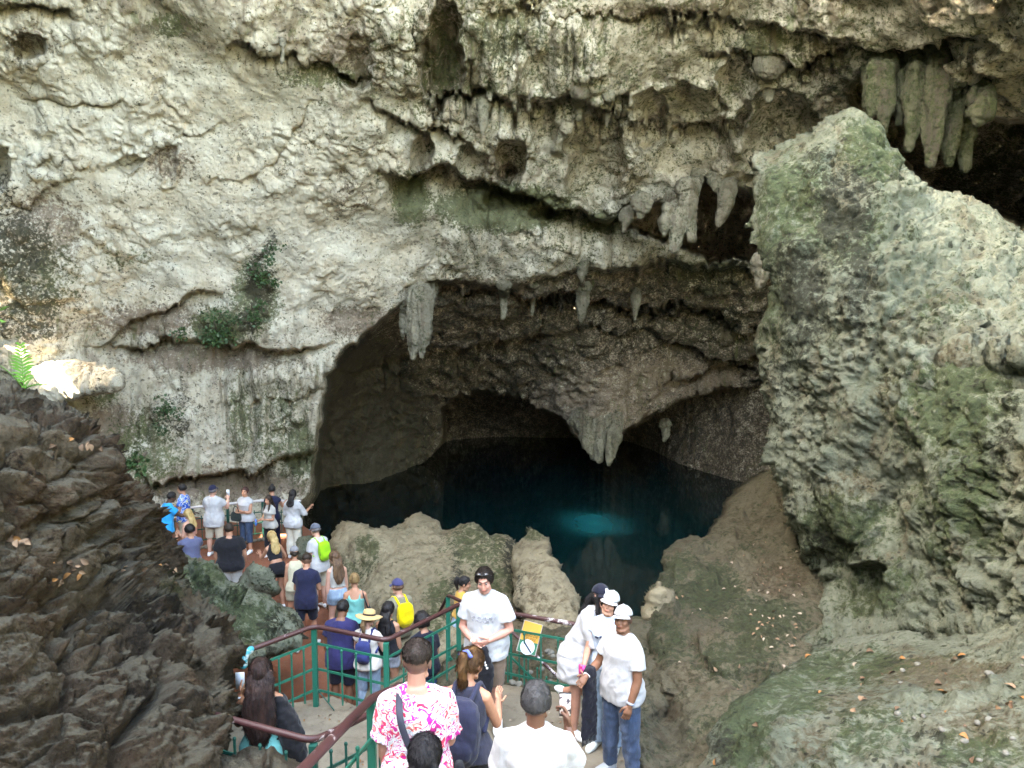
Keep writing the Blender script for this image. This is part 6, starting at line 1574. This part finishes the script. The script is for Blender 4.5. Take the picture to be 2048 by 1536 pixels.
# ------------------------------------------------------------------ yellow sign on the fence
def make_sign():
    tl, tr, br, bl = [at_Y(x, y, Yq) for x, y, Yq in ((1045, 1240, 8.95), (1080, 1250, 8.93), (1072, 1311, 8.80), (1041, 1302, 8.82))]
    u = vn(tr - tl); v = vn(bl - tl); v = vn(v - u * np.dot(u, v)); n = np.cross(u, v); n = n if n[1] < 0 else -n
    w = np.linalg.norm(tr - tl); h = np.linalg.norm(bl - tl)
    c = (tl + tr + br + bl) / 4
    e = empty('sign', c, 0, 'small yellow and green sign hanging on the fence beside the man in the printed T-shirt', 'sign')
    def pl(name, x0, y0, x1, y1, lift, mat, th=.003):
        M = np.stack([u, n, -v], 1)
        V, F = box((((x0 + x1) / 2 - .5) * w, lift, -((y0 + y1) / 2 - .5) * h), ((x1 - x0) / 2 * w, th, (y1 - y0) / 2 * h))
        return mesh_obj(name, V @ M.T, F, mat, e, False)
    Mx = np.stack([u, -v, n], 1)
    pl('board', -.04, -.02, 1.04, 1.02, -.006, plain('sign_edge', (0.42, 0.38, 0.34), 0.5), .004)
    pl('yellow_panel', 0, 0, 1, .62, 0, plain('sign_yellow', (0.72, 0.36, 0.035), 0.5, var=.06))
    pl('green_panel', 0, .62, 1, 1, 0, plain('sign_green', (0.01, 0.15, 0.07), 0.5))
    ink = plain('sign_ink', (0.16, 0.06, 0.01), 0.6)
    for txt, yy in (('LAGO DE', .43), ('AZUFRE', .55)):
        cu = bpy.data.curves.new('lettering', 'FONT'); cu.body = txt; cu.size = h * .125; cu.align_x = 'CENTER'; cu.align_y = 'CENTER'; cu.extrude = .0008; cu.materials.append(ink)
        oc = bpy.data.objects.new('lettering', cu); COL.objects.link(oc); bpy.context.view_layer.update()
        me = bpy.data.meshes.new_from_object(oc.evaluated_get(bpy.context.evaluated_depsgraph_get())); bpy.data.objects.remove(oc)
        me.name = 'lettering'; o = link(bpy.data.objects.new('lettering', me), e)
        m = Matrix([[*Mx[0], 0], [*Mx[1], 0], [*Mx[2], 0], [0, 0, 0, 1]])
        o.matrix_local = Matrix.Translation(Vector(-v * (yy - .5) * h + n * .0045) * 1) @ m if False else Matrix.Translation(Vector(v * (yy - .5) * h + n * .0045)) @ m
    a = np.linspace(0, 2 * np.pi, 24, endpoint=False)
    V = np.array([(math.cos(t) * .40 * w * 0 + math.cos(t) * .085, math.sin(t) * .085, k) for k in (0, .003) for t in a]) @ Mx.T + v * .31 * h + n * .0035
    F = [tuple(range(24, 48))] + [(i, (i + 1) % 24, 24 + (i + 1) % 24, 24 + i) for i in range(24)]
    mesh_obj('white_disc', V, F, plain('sign_white', (0.62, 0.68, 0.74), 0.5), e, False)
    M = np.stack([vn(u + v * .9), n, vn(np.cross(vn(u + v * .9), n))], 1)
    V, F = box((0, 0, 0), (.075, .0015, .010)); mesh_obj('slash', V @ M.T + v * .31 * h + n * .0085, F, plain('sign_dark', (0.02, 0.03, 0.06), 0.5), e, False)
make_sign()

# ------------------------------------------------------------------ stalactites
M_STAL = rock_mat('stalactite_stone', (0.30, 0.275, 0.20), (0.19, 0.168, 0.12), (0.14, 0.10, 0.075), (0.075, 0.10, 0.045), (0.045, 0.038, 0.03), speck=0.2, fine=1.1, stretch=(1.6, 1.6, .15), streak=0.6, moss_amt=.1)
M_STALG = rock_mat('green_dripstone', (0.115, 0.118, 0.068), (0.072, 0.072, 0.046), (0.085, 0.060, 0.055), (0.055, 0.072, 0.024), (0.025, 0.025, 0.018), speck=0.2, fine=1.1, stretch=(1.6, 1.6, .12), streak=0.6, moss_amt=.22)
g_s = 'stalactites hanging from the cliff'
bpy.context.view_layer.update()
_cdg = bpy.context.evaluated_depsgraph_get()
def roof_Y(x, y, Yq):
    d = rays(x, y); d = d / np.linalg.norm(d)
    ok, loc, n, i, o, m = SC.ray_cast(_cdg, Vector(CAM + d * 14.2), Vector(d))
    return loc.y + .15 if ok and o.name == 'cliff' and abs(loc.y - Yq) < 2.5 else Yq
def stalactite(spec, label, mat=None, seed=0.0, flute=.10, n=28, group=g_s):
    """spec: list of finger dicts (px pts with widths); all joined into one stone by voxels"""
    prims = []; allp = []
    for pts, Y, wd in spec:
        Y = np.array(np.broadcast_to(Y, len(pts)), float); Y[0] = roof_Y(*pts[0], Y[0])
        P = np.array([at_Y(x, y, Yq) for (x, y), Yq in zip(pts, np.broadcast_to(Y, len(pts)))])
        k = 12; t = np.linspace(0, len(pts) - 1, k)
        Pi = np.stack([np.interp(t, np.arange(len(pts)), P[:, j]) for j in range(3)], -1)
        r = np.interp(t, np.arange(len(pts)), np.array(wd)) * np.mean(np.broadcast_to(Y, len(pts))) / FPX * .5
        r = r * (1 + .14 * np.sin(t * 3.1 + seed) + .08 * np.sin(t * 7.7 + 2 * seed)); r[0] *= 1.25
        prims.append(tube(Pi, r, n, ref=(0, 1, 0))); allp.append(Pi)
    A = np.concatenate(allp); base = A[np.argmin(A[:, 2])].copy()
    e_name = 'stalactite'
    def done(V, N, F):
        q = V * np.array([1, 1, .07])
        d = flute * (0.45 * ridged(q, 4.5, 2, seed) + 0.45 * perlin(q, 10.0, seed) + .3 * perlin(q, 21.0, seed)) + .05 * fbm(V, 1.8, 4, seed) + .015 * ridged(V, 7.0, 2, seed)
        V = V + N * d[:, None]
        me = np_mesh(e_name, V - base, F); me.materials.append(mat or M_STAL)
        st = np.zeros((len(V), 3)); st[:, 0] = .12; st[:, 1] = .25 * sstep(base[2] + .6, base[2] + 1.6, V[:, 2])
        set_attr(me, 'stain_shade', st)
        o = link(bpy.data.objects.new(e_name, me)); o.location = base
        tag(o, label, 'stalactite', group)
    voxel_job(prims, .036, 2, done)
stalactite([([(838, 574), (840, 596), (838, 650), (826, 716)], [24.4, 24.1, 24, 24], [44, 46, 34, 6]), ([(849, 576), (850, 604), (848, 660), (843, 714)], [24.4, 23.9, 23.9, 23.9], [34, 38, 26, 6]), ([(829, 578), (828, 604), (824, 660), (822, 705)], [24.4, 24.1, 24.1, 24.1], [30, 28, 16, 4])],
           'big fluted stalactite with a split tip hanging alone under the arch at the left', seed=1.0)
stalactite([([(810, 600), (808, 640), (806, 678)], 24.8, [14, 10, 3])], 'thin stalactite just left of the big fluted one', seed=2.0)
stalactite([([(1170, 840), (1176, 880), (1190, 918)], 31.6, [44, 26, 5]), ([(1200, 850), (1200, 890), (1198, 922)], 31.4, [36, 20, 4]), ([(1228, 840), (1226, 880), (1218, 924)], 31.2, [30, 22, 6])],
           'cluster of stone fangs under the pale rib above the water', seed=3.0, flute=.16)
stalactite([([(1330, 850), (1332, 868), (1328, 882)], 35.5, [20, 12, 3])], 'small stalactite in the dark right of the fangs', seed=3.5)
stalactite([([(1352, 392), (1362, 430), (1352, 470), (1348, 500)], 22.6, [52, 44, 30, 12]), ([(1372, 376), (1376, 410), (1382, 446), (1384, 476)], 22.4, [34, 30, 20, 14]), ([(1338, 420), (1330, 446), (1328, 470)], 22.6, [24, 24, 6]), ([(1400, 350), (1380, 385), (1364, 420)], 22.8, [24, 30, 40])],
           'leaf shaped bunch of pale stalactites in the dark alcove right of centre', seed=4.0, flute=.05)
stalactite([([(1458, 360), (1454, 395), (1448, 425), (1438, 446)], 22.6, [34, 28, 26, 12])], 'single bent stalactite in the alcove next to the pillar', seed=5.0, flute=.05)
stalactite([([(1430, 352), (1434, 372), (1436, 386)], 22.8, [24, 14, 3])], 'short grey drip between the leaf shaped bunch and the bent stalactite', seed=5.5)
stalactite([([(1284, 405), (1284, 420), (1280, 436)], 22.6, [36, 26, 4])], 'stubby stalactite at the left end of the dark alcove', seed=6.0, flute=.05)
stalactite([([(1254, 412), (1254, 436), (1246, 462)], 22.9, [22, 18, 4])], 'slim stalactite hugging the left wall of the dark alcove', seed=6.4)
stalactite([([(1524, 528), (1523, 550), (1520, 572)], 21, [26, 24, 8])], 'short toothed stone tuft behind the left edge of the pillar', seed=6.8)
for i, (x, y0, y1, w, Yq, lab) in enumerate(((1744, 140, 236, 26, 17.6, 'leftmost dripstone column over the right hand alcove'), (1772, 140, 262, 32, 17.5, 'broad purple grey dripstone second from the left over the right alcove'), (1800, 150, 250, 28, 17.7, 'dripstone third from the left over the right alcove'),
        (1826, 140, 300, 32, 17.2, 'long pointed dripstone in the middle of the right alcove'), (1868, 130, 326, 50, 17.0, 'largest green ribbed dripstone over the right alcove'), (1904, 190, 330, 28, 17.3, 'shaded dripstone just right of the green ribbed one'), (1936, 220, 340, 24, 17.5, 'slim dark dripstone at the back of the right alcove'), (1960, 205, 246, 36, 16.2, 'ragged drip below the ceiling at the far right'))):
    w = w * .78
    stalactite([([(x + 8, y0 - 30), (x + 8, y0), (x, (y0 + y1) / 2), (x - 6, y1)], [Yq + .4, Yq + .05, Yq, Yq], [w * 1.0, w * 1.05, w, w * .25]), ([(x + 4, y0), (x + w * .2, (y0 + y1) / 2), (x + w * .2, y1 - 30)], Yq, [w * .8, w * .55, w * .15]), ([(x - w * .4, y0 - 8), (x - w * .45, (y0 + y1) / 2 - 20), (x - w * .5, y1 - 70)], Yq + .15, [w * .6, w * .4, w * .1])], lab, M_STALG, seed=7.0 + i, flute=.13)
for i, (x, y, l, w, Yq, lab) in enumerate(((1008, 590, 46, 18, 26.0, 'tan drip under the inner arch'), (1066, 590, 40, 14, 26.4, 'grey drip right of the tan one under the inner arch'), (1165, 600, 42, 26, 26.6, 'yellowish drip in the middle of the inner arch'), (1272, 600, 40, 14, 27.4, 'thin pale drip right of the yellowish one'),
        (1165, 540, 26, 16, 25.2, 'mossy drip on the outer lip of the arch'), (1215, 215, 40, 16, 21.0, 'pale drip over the round pocket'), (1160, 205, 34, 22, 20.8, 'white flowstone drip left of the round pocket'), (1540, 150, 50, 40, 20.0, 'green pointed drip left of the pillar top'), (566, 100, 30, 8, 18.0, 'tiny drip under the upper left ledge'), (968, 210, 60, 22, 20.4, 'dark grey drip at the upper centre'))):
    stalactite([([(x, y - 24), (x, y), (x - 2, y + l)], [Yq, Yq, Yq], [w * 1.2, w, w * .2])], lab, seed=20.0 + i, flute=.05, n=14)
run_jobs()

# ------------------------------------------------------------------ fern, plants, leaf litter, stones
M_FERN = plain('fern_green', (0.10, 0.26, 0.03), 0.6); M_LEAF = plain('leaf_dark_green', (0.035, 0.075, 0.022), 0.55)
def frond(base, d, L, w, droop, n=13, seed=0):
    rs = np.random.default_rng(seed); V, F = [], []
    p = np.array(base, float); d = vn(d); stem = [p]
    for k in range(n):
        d = vn(d + np.array([0, 0, -droop / n])); p = p + d * L / n; stem.append(p)
    S_ = np.array(stem)
    prims = [tube(S_, np.linspace(.006, .0015, n + 1), 5)]
    side = vn(np.cross(d, [0, 0, 1]))
    for k in range(2, n + 1):
        t = k / n; ll = w * math.sin(min(1, t * 1.15) * np.pi * .92) ** .7 + .012
        dd = vn(S_[k] - S_[k - 1])
        for sg in (1, -1):
            a = S_[k]; tip = a + vn(side * sg + dd * .45 + rs.normal(0, .06, 3)) * ll; hw = dd * (L / n * .42)
            m = (a * .55 + tip * .45) + np.array([0, 0, .01])
            o = len(V); V += [a - hw * .5, m - hw, tip, m + hw, a + hw * .5]; F += [(o, o + 1, o + 2, o + 3, o + 4)]
    prims.append((np.array(V), F))
    return prims
def fern(name, base, fr, label, mat, group=None):
    e = empty(name, base, 0, label, 'fern' if 'fern' in name else 'plant', group)
    for i, (d, L, w, dr) in enumerate(fr):
        put('frond', frond(base, d, L, w, dr, seed=i + int(base[0] * 100) % 97), mat, e, base)
_f = at_Y(48, 778, 7.1)
fern('fern', _f, [((.05, -.1, 1), .40, .10, .15), ((-.35, -.3, .9), .26, .05, .6), ((.75, -.2, .35), .26, .04, .5), ((-.7, .0, .4), .28, .045, .7), ((.25, .3, .7), .20, .04, .6)], 'bright green fern growing on top of the dark outcrop at the left', M_FERN)
fern('fern', at_Y(-30, 640, 6.9), [((.6, 0, .5), .22, .06, .4), ((.8, -.2, .1), .2, .05, .4)], 'bright green frond tip reaching in at the left edge of the picture', M_FERN)
def tuft(px, py, Yq, r, n, label, seed):
    """small leafy plant clinging to the cliff: leaves spread through a rough clump"""
    rs = np.random.default_rng(seed); c = at_Y(px, py, Yq); V, F = [], []
    sub = [(c + rs.normal(0, 1, 3) * np.array([.55, .15, .55]) * r, rs.uniform(.25, .6)) for _ in range(7)]
    for k in range(n):
        cc, rr = sub[rs.integers(7)]
        v = rs.normal(0, 1, 3); v /= np.linalg.norm(v); p = cc + v * r * rr * rs.uniform(.2, 1.1) * np.array([1.1, .5, .9])
        d = vn(v + rs.normal(0, .6, 3) + np.array([0, -.3, -.2])); s = rs.uniform(.05, .12); w = vn(np.cross(d, rs.normal(0, 1, 3))) * s * .36
        o = len(V); V += [p, p + d * s * .5 + w, p + d * s, p + d * s * .5 - w]; F.append((o, o + 1, o + 2, o + 3))
    e = empty('cliff_plant', c, 0, label, 'plant', 'small plants clinging to the cliff')
    mesh_obj('leaves', np.array(V) - c, F, M_LEAF, e, False)['kind'] = 'stuff'
    put('stem', [tube([c + [0, .3, .1], c, c + np.array([0, -.1, r * .5])], [.03, .02, .008], 6)], plain('stem_brown', (0.06, 0.045, 0.03), .8), e, c)
tuft(432, 662, 22.0, .62, 620, 'dark green leafy plant clinging to the cliff left of the arch', 1)
tuft(520, 560, 22.0, .42, 260, 'dark hanging plant on the cliff face above the leafy one', 2)
tuft(505, 620, 22.0, .40, 240, 'dark scrubby plant between the leafy plant and the hanging one', 8)
tuft(545, 500, 21.6, .30, 130, 'small ragged plant at the top of the dark streak', 9)
tuft(330, 830, 21.6, .40, 240, 'small dark plant on the lower cliff behind the outcrop', 3)
tuft(275, 925, 12.5, .16, 120, 'little green plant behind the crest of the dark outcrop', 4)
tuft(880, 505, 24.2, .22, 100, 'tiny green plant on the cliff above the arch', 5)

def ray_hit(px, py):
    d = rays(px, py); d = d / np.linalg.norm(d)
    ok, loc, n, i, o, m = SC.ray_cast(bpy.context.evaluated_depsgraph_get(), Vector(CAM), Vector(d))
    return (np.array(loc), np.array(n), o) if ok else (None, None, None)
bpy.context.view_layer.update()
_dg = bpy.context.evaluated_depsgraph_get()
def hit(px, py):
    d = rays(px, py); d = d / np.linalg.norm(d)
    ok, loc, n, i, o, m = SC.ray_cast(_dg, Vector(CAM), Vector(d))
    if not ok: return None
    return np.array(loc), np.array(n), o.name
LEAFM = [plain('dry_leaf_tan', (0.19, 0.115, 0.065), .8), plain('dry_leaf_orange', (0.22, 0.095, 0.025), .8), plain('dry_leaf_pale', (0.27, 0.21, 0.155), .8), plain('dry_leaf_brown', (0.09, 0.05, 0.025), .8)]
def leaf_shape(L):
    t = np.linspace(0, 1, 6); w = .30 * np.sin(np.pi * t ** .8) * L; z = .30 * L * np.sin(np.pi * t) + .1 * L * np.sin(5 * t)
    V = []
    for a, b, c in zip(t, w, z): V += [(-b, (a - .5) * L, c * .4 + b * .8), (0, (a - .5) * L, c * .2), (b * .8, (a - .5) * L, c * .4 + b * .2)]
    F = []
    for i in range(5):
        for j in range(2): F.append((3 * i + j, 3 * i + j + 1, 3 * i + j + 4, 3 * i + j + 3))
    return np.array(V), F
_leaf_me = []
for m in LEAFM:
    me = np_mesh('fallen_leaf', *leaf_shape(.10)); me.materials.append(m); _leaf_me.append(me)
_rs = np.random.default_rng(77)
def scatter(region, n, label, group, names, smin=.5, smax=1.2, cols=(0, 1, 2, 3)):
    k = 0; tries = 0
    while k < n and tries < n * 6:
        tries += 1
        x0, y0, x1, y1 = region[_rs.integers(len(region))]
        h = hit(_rs.uniform(x0, x1), _rs.uniform(y0, y1))
        if h is None or not any(h[2].startswith(s) for s in names) or h[1][2] < .15: continue
        o = bpy.data.objects.new('fallen_leaf', _leaf_me[cols[_rs.integers(len(cols))]])
        q = Vector(h[1]).to_track_quat('Z', 'Y').to_matrix() @ Matrix.Rotation(_rs.uniform(0, 6.3), 3, 'Z')
        s = _rs.uniform(smin, smax)
        o.matrix_world = Matrix.Translation(Vector(h[0] + h[1] * .006)) @ q.to_4x4() @ Matrix.Scale(s, 4)
        link(o); tag(o, label, 'leaf', group); k += 1
scatter([(1420, 1290, 2048, 1536), (1700, 1300, 2048, 1450)], 34, 'dry fallen leaf on the near rock ledge at the lower right', 'fallen leaves on the near ledge', ('rock_ledge',), .35, 1.0)
scatter([(1330, 1080, 1620, 1380), (1480, 1080, 1620, 1200), (1500, 1220, 1600, 1300)], 70, 'pale fallen leaf on the brown earth slope', 'fallen leaves on the earth slope', ('earth_slope',), .3, .75, (0, 2, 2))
scatter([(60, 876, 210, 900), (100, 1120, 180, 1180), (240, 1130, 350, 1160), (20, 1060, 70, 1090)], 40, 'dry fallen leaf on the dark outcrop', 'fallen leaves on the dark outcrop', ('rock_outcrop',), .3, .8, (0, 1, 3, 3))
scatter([(560, 1400, 1250, 1536)], 26, 'little dry leaf on the grey landing', 'fallen leaves on the landing', ('landing',), .25, .5)
# stones
def stone_mesh(r, seed):
    V, F = ell((0, 0, 0), (r, r * .8, r * .6), None, 12, 8)
    V = V * (1 + .28 * fbm(V / r, 1.1, 3, seed))[:, None]
    me = np_mesh('stone', V, F); return me
for i in range(26):
    pass
_st = [stone_mesh(.07, s) for s in (1., 7., 13., 19.)]
_smat = [flat_mat('white_stone', (0.26, 0.23, 0.19), (0.18, 0.15, 0.12), (0.13, 0.10, 0.08)), flat_mat('grey_stone', (0.15, 0.145, 0.12), (0.10, 0.095, 0.08), (0.07, 0.06, 0.045))]
for m_ in _st: m_.materials.append(_smat[0])
_k = 0
for x in np.arange(392, 540, 6.6):
    y = np.interp(x, [390, 470, 540], [1096, 1088, 1076])
    p = at_Z(x, y, PATH_Z + .035)
    o = bpy.data.objects.new('stone', _st[_k % 4]); o.location = p; o.rotation_euler = (0, 0, _k * 1.7); o.scale = [1.0 + .25 * math.sin(_k * 2.3)] * 3
    link(o); tag(o, 'pale round stone in the row edging the path under the far railing', 'stone', 'stones edging the path'); _k += 1
_pm = [stone_mesh(.05, s) for s in (31., 37., 43.)]
for j, m_ in enumerate(_pm): m_.materials.append(_smat[1])
_k = 0; _t = 0
while _k < 30 and _t < 400:
    _t += 1
    x, y = (_rs.uniform(1780, 2048), _rs.uniform(1290, 1536)) if _k % 2 else (_rs.uniform(1000, 1240), _rs.uniform(1290, 1420))
    h = hit(x, y)
    if h is None or h[2].split('.')[0] not in ('rock_ledge', 'rock_slope') or h[1][2] < .2: continue
    o = bpy.data.objects.new('stone', _pm[_k % 3]); o.location = h[0]; o.rotation_euler = (0, 0, _t); o.scale = [_rs.uniform(.35, .9) * (1.3 if _k % 2 == 0 else 1)] * 3
    link(o); tag(o, 'small loose stone on the near rock ledge' if _k % 2 else 'small loose stone in the rubble behind the fence', 'stone', 'loose stones on the near ledge' if _k % 2 else 'loose stones behind the fence'); _k += 1
